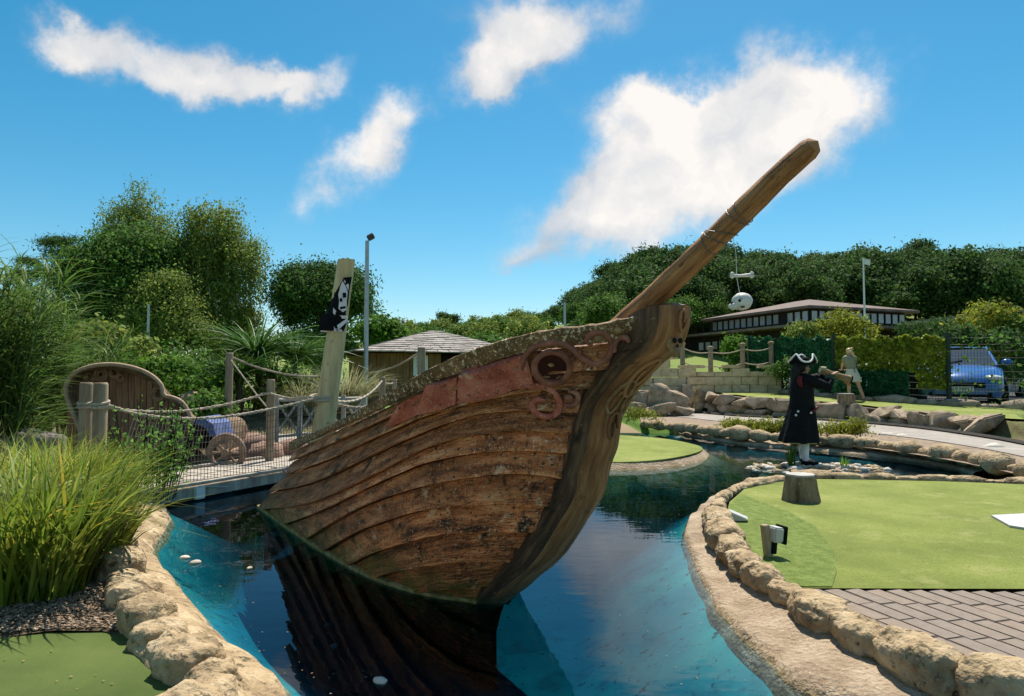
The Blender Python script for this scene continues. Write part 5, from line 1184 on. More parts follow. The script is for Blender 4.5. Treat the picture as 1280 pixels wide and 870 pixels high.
# ---------------------------------------------------------------- wooden hut
def build_hut():
    Yn = 20.5; A = P(462, 470, Yn); B = P(640, 470, Yn + 1.8); d = (B - A) * np.array([1, 1, 0]); Lw = np.linalg.norm(d); d /= Lw; n = np.array([-d[1], d[0], 0]); Dp = 3.6
    z0 = gz(A[0], A[1] + 1) - .1; z1 = P(462, 441, Yn)[2]; e = thing('wooden_hut', 'brown timber hut with a shallow shingled hip roof behind the ship', 'hut', (A + d * Lw / 2 + n * Dp / 2) * np.array([1, 1, 0]) + np.array([0, 0, z0]))
    m_b = mat('hut_boards', [(.13, .068, .028), (.22, .12, .052), (.30, .175, .08)], 6, .85, .4, 20, stretch=(2, 2, .3)); nb = int(Lw / .2)
    for k in range(nb):     # front boards with a door gap and a window gap
        u = (k + .5) / nb
        if .47 < u < .61: continue
        c = A + d * (Lw * u); mb = MB(); mb.box((c[0], c[1], (z0 + z1) / 2), (Lw / nb - .012, .05 + .012 * (k % 2), z1 - z0), Matrix.Rotation(math.atan2(d[1], d[0]), 3, 'Z')); mb.build('wall_board', m_b, e)
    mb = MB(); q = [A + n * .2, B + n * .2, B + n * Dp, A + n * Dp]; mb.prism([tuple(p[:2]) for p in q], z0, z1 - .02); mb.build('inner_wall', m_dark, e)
    mb = MB(); q = [A + d * .01 + n * .04, A + d * .07 + n * .04, A + d * .07 + n * Dp, A + d * .01 + n * Dp]; mb.prism([tuple((p - d * .03)[:2]) for p in q], z0, z1 - .01); mb.build('side_wall', m_b, e)
    mb = MB(); mb.box(A + d * Lw * .54 + n * .12 + np.array([0, 0, z0 + .5 - A[2]]), (.6, .04, .9), Matrix.Rotation(math.atan2(d[1], d[0]), 3, 'Z')); mb.build('half_door', m_b, e)
    c = A + d * Lw * .335 - n * .06; mb = MB(); mb.box((c[0], c[1], P(520, 457, Yn + .6)[2]), (.46, .03, .62), Matrix.Rotation(math.atan2(d[1], d[0]), 3, 'Z')); s_ = mb.build('notice', m_white, e)
    mk = mat('grey_print', [(.16, .16, .18), (.25, .25, .27)], 20, .8, 0, 10)
    for k in range(5): mb = MB(); mb.box((c[0] - n[0] * .02, c[1] - n[1] * .02, P(520, 457, Yn + .6)[2] + .2 - k * .055), (.3 - .05 * (k % 2), .006, .016), Matrix.Rotation(math.atan2(d[1], d[0]), 3, 'Z')); mb.build('print_line', mk, s_)
    # hip roof in courses of shingles
    ov = .55; E_ = [A - d * ov - n * ov, B + d * ov - n * ov, B + d * ov + n * (Dp + ov), A - d * ov + n * (Dp + ov)]; zr = P(570, 411, Yn + 2)[2]
    ap = [A + d * (Lw * .5 + .1) + n * Dp / 2, A + d * (Lw * .5 + .3) + n * Dp / 2]; apz = zr
    roof = MB(); v = [np.array([*p[:2], z1 + .02]) for p in E_] + [np.array([*p[:2], apz - .03]) for p in ap]; roof.add(v, [(0, 1, 5, 4), (1, 2, 5), (2, 3, 4, 5), (3, 0, 4), (3, 2, 1, 0)]); ro = roof.build('roof', m_dark, e)
    m_sh = mat('grey_shingle', [(.19, .165, .145), (.33, .295, .26), (.45, .41, .37)], 2.2, .9, .7, 20, bd=.02)
    faces = [(v[0], v[1], v[5], v[4]), (v[3], v[0], v[4], v[4]), (v[1], v[2], v[5], v[5])]
    for (a, b, c2, d2) in faces:
        rows = 11
        for r in range(rows):
            t0, t1 = r / rows, (r + 1.25) / rows; l0, l1 = a + (d2 - a) * t0, a + (d2 - a) * min(1, t1); r0, r1 = b + (c2 - b) * t0, b + (c2 - b) * min(1, t1); wl = np.linalg.norm(r0 - l0); ns = max(1, int(wl / .34))
            nv = np.cross(b - a, d2 - a); nv = nv / np.linalg.norm(nv); nv = nv if nv[2] > 0 else -nv
            cuts = np.clip(np.linspace(0, 1, ns + 1) + np.r_[0, rng.normal(0, .08 / ns, max(0, ns - 1)), 0], 0, 1) if ns > 1 else np.array([0, 1.])
            for k in range(ns):
                q = [l0 + (r0 - l0) * (cuts[k] + .002), l0 + (r0 - l0) * (cuts[k+1] - .002), l1 + (r1 - l1) * (cuts[k+1] - .002), l1 + (r1 - l1) * (cuts[k] + .002)]; h_ = rnd.uniform(.028, .05)
                Q = [q[0] + nv * h_, q[1] + nv * h_, q[2] + nv * .012, q[3] + nv * .012]; mb = MB(); mb.add(Q + q, [(0,1,2,3), (0,4,5,1), (1,5,6,2), (3,7,4,0)]); mb.build('shingle', m_sh, ro)
build_hut()

# ---------------------------------------------------------------- rock retaining wall, ruin wall
def build_rock_wall():
    e = thing('rock_retaining_wall', 'brown rock retaining wall between the concrete path and the terrace green', 'rock wall', (*WALL[3], .08))
    L_ = smooth_line([tuple(p) for p in WALL], 160); seg = np.r_[0, np.cumsum(np.linalg.norm(np.diff(L_, axis=0), axis=1))]
    tz = terr_z(L_[:, 0], L_[:, 1])
    R = [[(p[0] + .12, p[1] + .1, 0.0) for p in L_], [(p[0] + .16, p[1] + .13, z - .02) for p, z in zip(L_, tz)], [(p[0] + .5, p[1] + .4, z - .01) for p, z in zip(L_, tz)]]
    mb = MB(); mb.grid(R); mb.build('mortar', mat('wall_mortar', [(.10, .075, .05), (.19, .145, .10)], 6, .95, .5, 30), e)
    s = 0; k = 0
    while s < seg[-1] - .1:
        def at(q): return np.array([np.interp(q, seg, L_[:, 0]), np.interp(q, seg, L_[:, 1])])
        ln = rnd.uniform(.55, .95); c = at(s + ln / 2); t = at(s + ln / 2 + .1) - at(s + ln / 2 - .1); ang = math.atan2(t[1], t[0]); H_ = float(np.interp(s + ln / 2, seg, tz)) - .06
        if H_ > .5: split = rnd.uniform(.42, .6); parts = [(0, split), (split, 1.0)]
        else: parts = [(0, 1.0)] if rnd.random() < .6 else [(0, .55), (.5, 1.0)]
        for (a, b) in parts:
            hh = (b - a) * (H_ + .1); zc = .04 + (a + b) / 2 * (H_ + .06); sh = rnd.uniform(-.12, .12); k += 1
            cc = at(s + ln / 2 + sh); mb = MB(); mb.rock((cc[0], cc[1], zc), (ln * .60, rnd.uniform(.24, .32), hh * .66), Matrix.Rotation(ang, 3, 'Z') @ Matrix.Rotation(rnd.uniform(-.2, .2), 3, 'Y'), 200 + k); mb.build('rock', m_stone_g, e, smooth='auto')
        s += ln * .97
    # low kerb of rocks along the fence foot
    f = thing('rock_edging', 'row of low brown rocks at the foot of the green fence behind the terrace', 'rock edging', (FEN[3][0], FEN[3][1], .5))
    ln = [np.array([*np.array(FEN[1]) - [0, .6]]), np.array(FEN[2]) - [0, .55], np.array(FEN[3]) - [.05, .5], np.array([15.2, 16.3])]
    stones_along(f, ln, [.75, .95, .6, 1.1], m_stone_g, .34, .2, 2, lambda x, y: float(terr_z(np.array([x]), np.array([y]))[0]) - .02, .5)
build_rock_wall()

m_block = mat('sandstone_block', [(.40, .295, .17), (.56, .44, .27), (.66, .54, .36)], 5, .93, .6, 30, speck=[((.2, .15, .09), 9, .6, .14)], bd=.012)
def block_wall(name, lab, px, Yd0, Yd1, tops, z0, m=m_block, thick=.32, rows_h=.30, bl=.62):
    """wall of coursed blocks from px[0] to px[1]; tops = [(u, height)] stepped outline"""
    A = P(px[0], 475, Yd0)[:2]; B = P(px[1], 475, Yd1)[:2]; d = B - A; L_ = np.linalg.norm(d); d /= L_; ang = math.atan2(d[1], d[0]); e = thing(name, lab, 'wall', (*(A + B) / 2, z0))
    def top(u):
        h = tops[0][1]
        for (uu, hh) in tops:
            if u >= uu: h = hh
        return h
    row = 0; z = 0; mxh = max(h for _, h in tops)
    while z < mxh - .02:
        x = -(bl / 2 if row % 2 else 0)
        while x < L_:
            x0, x1 = max(0, x), min(L_, x + bl * rnd.uniform(.95, 1.05)); x += bl
            if x1 - x0 < .08: continue
            h = top((x0 + x1) / 2 / L_)
            if z >= h - .05: continue
            hh = min(rows_h, h - z); c = A + d * (x0 + x1) / 2; n = np.array([-d[1], d[0]]) * rnd.uniform(-.01, .01); mb = MB(); mb.box((c[0] + n[0], c[1] + n[1], z0 + z + hh / 2), (x1 - x0 - .012, thick, hh - .012), Matrix.Rotation(ang + rnd.uniform(-.008, .008), 3, 'Z')); mb.build('block', m, e, bevel=.018)
        z += rows_h; row += 1
    mb = MB(); c = (A + B) / 2; hmin = min(h for _, h in tops); mb.box((c[0], c[1], z0 + hmin / 2 - .03), (L_ - .04, thick - .05, hmin - .02), Matrix.Rotation(ang, 3, 'Z')); mb.build('core', mat('block_joint', [(.20, .15, .09), (.28, .215, .14)], 6, .95, .3, 30), e)
    return e
def build_ruins():
    zt = .80
    block_wall('ruin_wall', 'long low sandstone block wall with stepped crenels behind the terrace green', (848, 975), 24.5, 24.3, [(0, 1.02), (.19, .78), (.46, 1.02), (.62, .78), (.80, 1.02)], zt - .03)
    block_wall('ruin_wall', 'tall stub of sandstone block wall close behind the ship stem', (796, 862), 23.4, 23.2, [(0, 1.45), (.3, 1.6), (.72, 1.25), (.9, .9)], .45, bl=.55)
    e = thing('rope_fence', 'rope fence of slim posts standing along the sandstone block wall', 'fence', (*P(900, 475, 24.75)[:2], zt))
    prev = None
    for px, y1 in ((853, 431), (888, 436), (928, 432), (964, 430)):
        p = P(px, y1, 24.75); mb = MB(); post(mb, p, zt, p[2], .09); mb.ico((p[0], p[1], p[2] + .03), (.12, .12, .08), 2); mb.build('post', m_post, e, smooth='auto')
        if prev is not None:
            for dz in (-.12, -.62): mb = MB(); mb.tube(sag(prev + np.array([0, -.09, dz]), p + np.array([0, -.09, dz]), .1), .022, 6); mb.build('rope', m_rope, e)
        prev = p
    # spotlight on the terrace
    c = P(882, 487, 23.6); mb = MB(); zg = gz(c[0], c[1]); mb.box((c[0], c[1], zg + .04), (.34, .26, .10)); mb.box((c[0], c[1], zg + .15), (.22, .18, .14), Matrix.Rotation(.4, 3, 'Y')); mb.build('spotlight', m_black, bevel=.02); tag(bpy.data.objects['spotlight'], 'small black spotlight lying on the terrace green by the block wall', 'lamp')
    # grey rough rocks under the stub wall
    e = thing('rock_outcrop', 'heap of grey rocks under the tall sandstone stub behind the stem', 'rocks', (*P(830, 475, 22.6)[:2], .05))
    for i, (px, py, Yd, r) in enumerate([(802, 503, 22.6, (.5, .35, .42)), (822, 498, 22.5, (.45, .3, .5)), (842, 504, 22.3, (.42, .3, .45)), (858, 492, 22.8, (.22, .25, .3)), (826, 512, 22.1, (.55, .3, .22)), (852, 514, 22.0, (.4, .25, .2)), (790, 512, 22.2, (.5, .3, .25))]):
        p = P(px, py, Yd); mb = MB(); mb.rock((p[0], p[1], p[2]), [q * 1.1 for q in r], Matrix.Rotation(rnd.uniform(-.4, .4), 3, 'Y'), 400 + i); mb.build('rock', m_stone_g, e, smooth='auto')
build_ruins()

# ---------------------------------------------------------------- green screen fence
m_fpost = mat('green_steel', [(.004, .02, .014), (.008, .03, .02)], 8, .5, .1, 30, spec=.4)
def build_fence():
    F3 = [np.array([*p, 0]) for p in FEN]
    for i in range(1, 5):
        p = F3[i]; z0 = float(terr_z(np.array([p[0]]), np.array([p[1] - .3]))[0]) - .1; 
    def zt(p): return float(terr_z(np.array([p[0]]), np.array([p[1] - .35]))[0])
    e = thing('screen_fence', 'green steel fence hung with leafy ivy screening in front of the car park', 'fence', (*FEN[2], zt(F3[2])))
    def run(a, b, kind, seed):
        za, zb = zt(a), zt(b); d = b - a; L_ = np.linalg.norm(d[:2]); d = d / L_; Hf = 1.95; g = np.random.default_rng(seed)
        # welded mesh
        mb = MB(); nv = int(L_ / .075)
        for k in range(nv): t = k / nv; q = a + (b - a) * t; z = za + (zb - za) * t; mb.box((q[0], q[1], z + Hf / 2), (.006, .006, Hf))
        for k in range(11): h = .05 + k * .187; mb.tube([(a[0], a[1], za + h), (b[0], b[1], zb + h)], .004, 4)
        mb.build('mesh_panel', m_fpost, e)
        n = {'dark': 7000, 'yellow': 9000, 'sparse': 950}[kind]; t = g.random(n); h = g.random(n) * Hf
        if kind == 'yellow':
            keep = (h > .95) | ((t > .75) & (h > .45)); t, h = t[keep], h[keep]
        if kind == 'sparse':
            keep = ((h > 1.62) & (t < .6)) | (g.random(n) < .38 * np.clip(1.3 - 2.2 * t, .05, 1) + .12 * (np.abs(t - .62) < .05)); t, h = t[keep], h[keep]
        C = a - np.array(e.location) + (b - a) * t[:, None] + np.stack([np.zeros(len(t)), -.03 - .13 * g.random(len(t)) * (.4 + .6 * np.abs(np.sin(t * 19 + h * 3))), za + (zb - za) * t + h * (1.0 + .03 * np.sin(t * 31) + .02 * np.sin(t * 77))], 1)
        tag(leaf_obj('ivy_screen', C, .062, {'dark': ml_ivyd, 'yellow': ml_ivyy, 'sparse': ml_mid}[kind], e, seed, asp=.8, tone=(.6, 1.4)), kind='stuff')
        if kind == 'yellow':   # dark windbreak strip along the foot
            n = 3600; t = g.random(n) * .68; h = g.random(n) * 1.0; C = a - np.array(e.location) + (b - a) * t[:, None] + np.stack([np.zeros(n), -.04 - .05 * g.random(n), za + (zb - za) * t + h], 1); tag(leaf_obj('ivy_screen', C, .062, ml_ivyd, e, seed + 9, asp=.8), kind='stuff')
    run(F3[1], F3[2], 'dark', 502); run(F3[2], F3[3], 'yellow', 503); run(F3[3], F3[4], 'sparse', 504)
    for p in F3[1:]: z = zt(p); mb = MB(); mb.box((p[0], p[1] - .09, z + .98), (.11, .11, 2.1)); mb.box((p[0], p[1] - .09, z + 2.04), (.13, .13, .03)); mb.build('post', m_fpost, e, bevel=.008)
    # recycling style black boxes: dark bin behind the fence by the car
    c = P(1140, 490, 21.6); mb = MB(); mb.box((c[0], c[1], .5 + .5), (.6, .6, 1.0), None, 1.08); mb.box((c[0], c[1], 1.03), (.7, .7, .07)); tag(mb.build('wheelie_bin', m_black, bevel=.03), 'black bin behind the fence beside the blue car', 'bin')
    # shrubs and white flowers at the fence foot
    for i, (px, py, Yd, r, m, lab) in enumerate([(986, 470, 23.4, (.5, .4, .45), ml_mid, 'green shrub in front of the dark fence screen beside the block wall'), (1062, 484, 21.4, (.35, .3, .3), ml_ivyd, 'small dark shrub at the fence foot behind the stump')]):
        p = P(px, py, Yd); zg = gz(p[0], p[1]); e2 = thing('shrub', lab, 'shrub', (p[0], p[1], zg)); C, tn = clusters(rand_lobes(5, (0, 0, p[2] - zg), r, r[0] * .5, i), 90, 18, .10, 600 + i); leaf_obj('foliage', C, .055, m, e2, i, clump=tn); trunk_mb(p[2] - zg, .02, 5, i).build('stems', m_bark, e2, world=False)
        if i == 0:
            g = np.random.default_rng(9); C = np.array([-.05, -.42, .42]) + g.normal(size=(70, 3)) * np.array([.16, .06, .14]); leaf_obj('white_flowers', C, .03, mat('white_petal', [(.7, .7, .66), (.8, .8, .78)], 5, .7, 0, 10, trans=.3, attr=True), e2, 3, asp=.9)
build_fence()

# ---------------------------------------------------------------- cars
m_glass = mat('car_glass', [(.02, .025, .03), (.035, .04, .045)], 2, .06, 0, 10, spec=.9)
m_tyre = mat('tyre', [(.012, .012, .012), (.02, .02, .02)], 20, .85, .2, 40)
m_alloy = mat('alloy_wheel', [(.35, .35, .36), (.5, .5, .5)], 8, .35, 0, 10, metal=.7)
def car(name, lab, loc, rz, paint, plate=True, low=False):
    """estate car, front towards local +X; body lofted from cross-sections"""
    e = thing(name, lab, 'car', loc, 'cars parked behind the fence', rz)
    # lower body: x, half width, belt height, sill height
    st = [(2.18, .50, .58, .30), (2.12, .68, .66, .24), (1.95, .80, .74, .20), (1.5, .87, .86, .20), (.95, .89, .95, .20), (.3, .90, .98, .20), (-.8, .90, 1.0, .20), (-1.7, .88, 1.02, .22), (-2.05, .82, 1.0, .28), (-2.15, .70, .92, .36)]
    R = []
    for (x, w, zb, zs) in st: R.append([(x, -w * .92, zs), (x, -w, zs + .12), (x, -w * 1.01, (zs + zb) / 2), (x, -w * .97, zb - .08), (x, -w * .80, zb), (x, 0, zb + (.04 if x > .9 else .0)), (x, w * .80, zb), (x, w * .97, zb - .08), (x, w * 1.01, (zs + zb) / 2), (x, w, zs + .12), (x, w * .92, zs)])
    mb = MB(); mb.grid(R); mb.add(R[0], [tuple(range(11))]); mb.add(R[-1], [tuple(range(10, -1, -1))]); mb.build('body', paint, e, smooth='auto', world=False)
    # cabin: glass house with pillars and roof
    cb = [(.95, .74, .96), (.15, .66, 1.40), (-1.45, .64, 1.42), (-2.0, .70, 1.02)]
    G_ = []
    for (x, w, z) in cb: G_.append([(x, -w, z), (x, w, z)])
    low_ = [(.95, -.80, .95), (.95, .80, .95), (-2.0, .78, 1.0), (-2.0, -.78, 1.0)]; v = [(.95, -.76, .955), (.95, .76, .955), (.12, .60, 1.40), (.12, -.60, 1.40), (-1.5, .60, 1.42), (-1.5, -.60, 1.42), (-2.0, .74, 1.0), (-2.0, -.74, 1.0)]
    for nm, f in (('windscreen', (0, 1, 2, 3)), ('rear_window', (5, 4, 6, 7))): mb = MB(); mb.add([v[i] for i in f], [(0, 1, 2, 3)]); mb.build(nm, m_glass, e, world=False)
    for f in ((0, 3, 5, 7), (1, 6, 4, 2)): mb = MB(); mb.add([v[i] for i in f], [(0, 1, 2, 3)]); mb.build('side_window', m_glass, e, world=False)
    mb = MB(); mb.grid([[(.14, -.61, 1.40), (.14, 0, 1.43), (.14, .61, 1.40)], [(-.6, -.63, 1.45), (-.6, 0, 1.48), (-.6, .63, 1.45)], [(-1.52, -.61, 1.42), (-1.52, 0, 1.45), (-1.52, .61, 1.42)]]); mb.build('roof', paint, e, smooth=True, world=False)
    for s_ in (-1, 1):
        mb = MB(); mb.tube([(.97, s_ * .77, .955), (.12, s_ * .615, 1.41), (-.7, s_ * .64, 1.44), (-1.5, s_ * .615, 1.43), (-2.02, s_ * .75, 1.0)], .032, 6); mb.build('roof_frame', paint, e, world=False)
        mb = MB(); mb.tube([(-.35, s_ * .86, .98), (-.4, s_ * .64, 1.44)], .03, 6); mb.build('door_pillar', m_black, e, world=False)
        mb = MB(); mb.ico((.62, s_ * .98, 1.04), (.07, .12, .08), 2); mb.build('mirror', paint, e, smooth=True, world=False)
        for x in (1.32, -1.32):
            mb = MB(); mb.tube([(x, s_ * .70, .32), (x, s_ * .905, .32)], .375, 24); mb.build('wheel_arch', m_black, e, world=False)
            mb = MB(); mb.tube([(x, s_ * .68, .31), (x, s_ * .72, .31), (x, s_ * .90, .31), (x, s_ * .925, .31)], [.29, .315, .315, .28], 28); w = mb.build('wheel', m_tyre, e, smooth='auto', world=False)
            mb = MB(); mb.tube([(x, s_ * .90, .31), (x, s_ * .93, .31)], .07, 12)
            for k in range(5): a = k * 1.2566; mb.tube([(x, s_ * .928, .31), (x + .21 * math.cos(a), s_ * .928, .31 + .21 * math.sin(a))], .03, 6)
            mb.tube([(x + .21 * math.cos(a), s_ * .926, .31 + .21 * math.sin(a)) for a in np.linspace(0, 6.2832, 25)], .018, 6); mb.build('rim', m_alloy, w, smooth=True, world=False)
        mb = MB(); mb.ico((2.0, s_ * .62, .66), (.16, .20, .075), 3, Matrix.Rotation(-s_ * .35, 3, 'Z')); mb.build('headlight', mat('lamp_lens', [(.45, .47, .5), (.6, .62, .64)], 4, .1, 0, 10, spec=.8), e, smooth=True, world=False)
    mb = MB(); mb.box((2.155, 0, .50), (.06, 1.0, .16)); mb.build('grille', m_black, e, bevel=.02, world=False)
    mb = MB(); mb.box((2.13, 0, .30), (.07, 1.2, .12)); mb.build('lower_grille', m_black, e, bevel=.02, world=False)
    if plate:
        mb = MB(); mb.box((2.20, 0, .42), (.012, .52, .11)); pl_ = mb.build('number_plate', m_white, e, world=False)
        cu = bpy.data.curves.new('plate_text', 'FONT'); cu.body = 'EY10 NWT'; cu.size = .105; cu.align_x = 'CENTER'; cu.align_y = 'CENTER'; tmp = bpy.data.objects.new('t', cu); COL.objects.link(tmp); bpy.context.view_layer.update(); me = bpy.data.meshes.new_from_object(tmp.evaluated_get(bpy.context.evaluated_depsgraph_get())); bpy.data.objects.remove(tmp); me.materials.clear(); me.materials.append(m_black)
        o = link('plate_lettering', me, pl_); o.location = (2.208, 0, .42); o.rotation_euler = (math.pi / 2, 0, math.pi / 2)
    mb = MB(); mb.tube([(.98, -.5, .975), (.72, .1, 1.09)], .012, 5); mb.build('wiper', m_black, e, world=False)
    return e
def paint(name, c): return mat(name, [c, tuple(q * 1.15 for q in c)], 2, .22, 0, 10, spec=.6, metal=.15)
pB = paint('blue_paint', (.035, .12, .34)); pS = paint('silver_paint', (.45, .46, .47)); pW = paint('white_car_paint', (.68, .69, .70)); pK = paint('dark_paint', (.03, .035, .045))
c = P(1188, 493, 20.6); car('parked_car', 'metallic blue estate car parked nose-on behind the ivy fence', (c[0] + 1.75, c[1] + 2.35, .42), math.radians(238), pB).scale = (1.34, 1.34, 1.34)
c = P(1225, 480, 31); car('parked_car', 'silver car parked behind the blue car', (c[0] + .2, c[1], .50), math.radians(205), pS, False)
c = P(1090, 480, 29); car('parked_car', 'white car parked behind the yellow ivy screen', (c[0], c[1], .50), math.radians(190), pW, False)
c = P(1330, 480, 33); car('parked_car', 'white car parked farther back beyond the silver car', (c[0], c[1], .50), math.radians(190), pW, False)
for px, Yd, pt, lab in ((247, 52, pW, 'white car parked far off under the birches'), (225, 55, pS, 'silver car parked far off under the dark trees')):
    c = P(px, 470, Yd); car('parked_car', lab, (c[0], c[1], gz(c[0], c[1])), math.radians(185), pt, False)
c0 = [(11.0, 22.2), (13.2, 19.7), (24, 15.5), (60, 18), (60, 40), (9.5, 40), (10.0, 23.6)]
poly_sheet('car_park', c0, lambda X, Y: ground_z(X, Y) + .012, mat('asphalt', [(.045, .045, .047), (.06, .06, .06)], 6, .9, .4, 80), step=1.2)

# ---------------------------------------------------------------- stumps, floodlights, pond stones, bank plants
m_tub = mat('stump_bark', [(.09, .06, .034), (.23, .165, .10), (.38, .29, .19)], 7, .92, 1.0, 18, stretch=(2.2, 2.2, .35), bd=.025, speck=[((.34, .28, .19), 16, .64, .08)])
m_cut = mat('stump_top', [(.36, .33, .29), (.52, .49, .45)], 9, .9, .3, 40)
def stump(px, py, w, h, lab, z=0.0, Yd=None, tap=.76):
    p = G(px, py, z) if Yd is None else np.array([*P(px, py, Yd)[:2], z]); e = thing('tree_stump', lab, 'stump', p); NR = 28; R = []
    for i, t in enumerate(np.linspace(0, 1, 9)):
        r = w * (1 + (tap - 1) * t ** .9); row = []
        for k in range(NR + 1): a = 2 * math.pi * (k % NR) / NR; rr = r * (1 + .045 * math.sin(k % NR * 2.3 + 1) + .04 * mnoise.noise(Vector((math.cos(a) * 3, math.sin(a) * 3, t * 1.3)))); row.append((p[0] + rr * math.cos(a), p[1] + rr * math.sin(a), p[2] - .01 + h * t))
        R.append(row)
    strip('bark', R, m_tub, e)
    mb = MB(); mb.lathe([(w * tap * .97, h - .012), (w * tap * .95, h + .008), (w * tap * .5, h + .011), (.01, h + .009)], tuple(p), 26, .03, 3); mb.build('cut_top', m_cut, e)
stump(1001, 626, .195, .27, 'tapered brown tree stump standing on the putting green by the pond edge')
c = P(1058, 508, 19.4); stump(1058, 508, .25, .31, 'low dark tree stump on the terrace green in front of the woman', float(terr_z(np.array([c[0]]), np.array([c[1]]))[0]) + .01, 19.4, .86)
def floodlight_a():
    b = G(961, 697, 0); e = thing('floodlight', 'grey box floodlight on a short timber stake at the green edge', 'floodlight', b)
    mb = MB(); R_ = Matrix.Rotation(.25, 3, 'Z'); mb.box((b[0] - .012, b[1], .10), (.045, .055, .26), Matrix.Rotation(-.10, 3, 'Y') @ R_); mb.build('stake', m_post, e, bevel=.004)
    c = b + np.array([.045, -.005, .165]); R2 = Matrix.Rotation(.3, 3, 'Z') @ Matrix.Rotation(.12, 3, 'Y'); mb = MB(); mb.box(c, (.08, .10, .105), R2); mb.build('housing', m_greymetal, e, bevel=.01)
    mb = MB(); mb.box(c + np.array([.048, .012, -.004]), (.016, .12, .125), R2); mb.build('visor', m_black, e, bevel=.004)
    mb = MB(); mb.box(c + np.array([-.02, 0, -.09]), (.04, .06, .09), R2); mb.build('gear_box', m_black, e, bevel=.006)
    mb = MB(); mb.tube([c + np.array([0, 0, -.1]), b + np.array([.05, .03, .05]), b + np.array([.02, .05, .005])], .006, 5); mb.build('cable', m_black, e)
def floodlight_b():
    b = G(917, 652, 0); e = thing('floodlight', 'pale grey wedge floodlight lying on the rocks at the green edge', 'floodlight', b)
    w = [(-.10, .0), (-.09, .075), (-.03, .085), (.115, .03), (.12, .012), (.0, .0)]; dp = .06; R_ = Matrix.Rotation(-.35, 3, 'Z'); mb = MB(); v = []
    for s_ in (-1, 1):
        for x, z in w: q = R_ @ Vector((x, s_ * dp, z)); v.append((b[0] + q.x, b[1] + q.y, .012 + z))
    n = 6; mb.add(v, [tuple(range(n-1, -1, -1)), tuple(range(n, 2*n))] + [(i, (i+1) % n, n+(i+1) % n, n+i) for i in range(n)]); mb.build('housing', m_greymetal, e, bevel=.006)
    q = R_ @ Vector((-.02, -dp - .012, .04)); mb = MB(); mb.tube([(b[0] + q.x, b[1] + q.y + .02, .045), (b[0] + q.x, b[1] + q.y - .006, .045)], .018, 12); mb.build('knob', m_steel, e)
    q = R_ @ Vector((-.05, -dp * .4, .0)); mb = MB(); mb.box((b[0] + q.x, b[1] + q.y, .0), (.12, .1, .05), R_); mb.build('bracket', m_black, e)
floodlight_a(); floodlight_b()

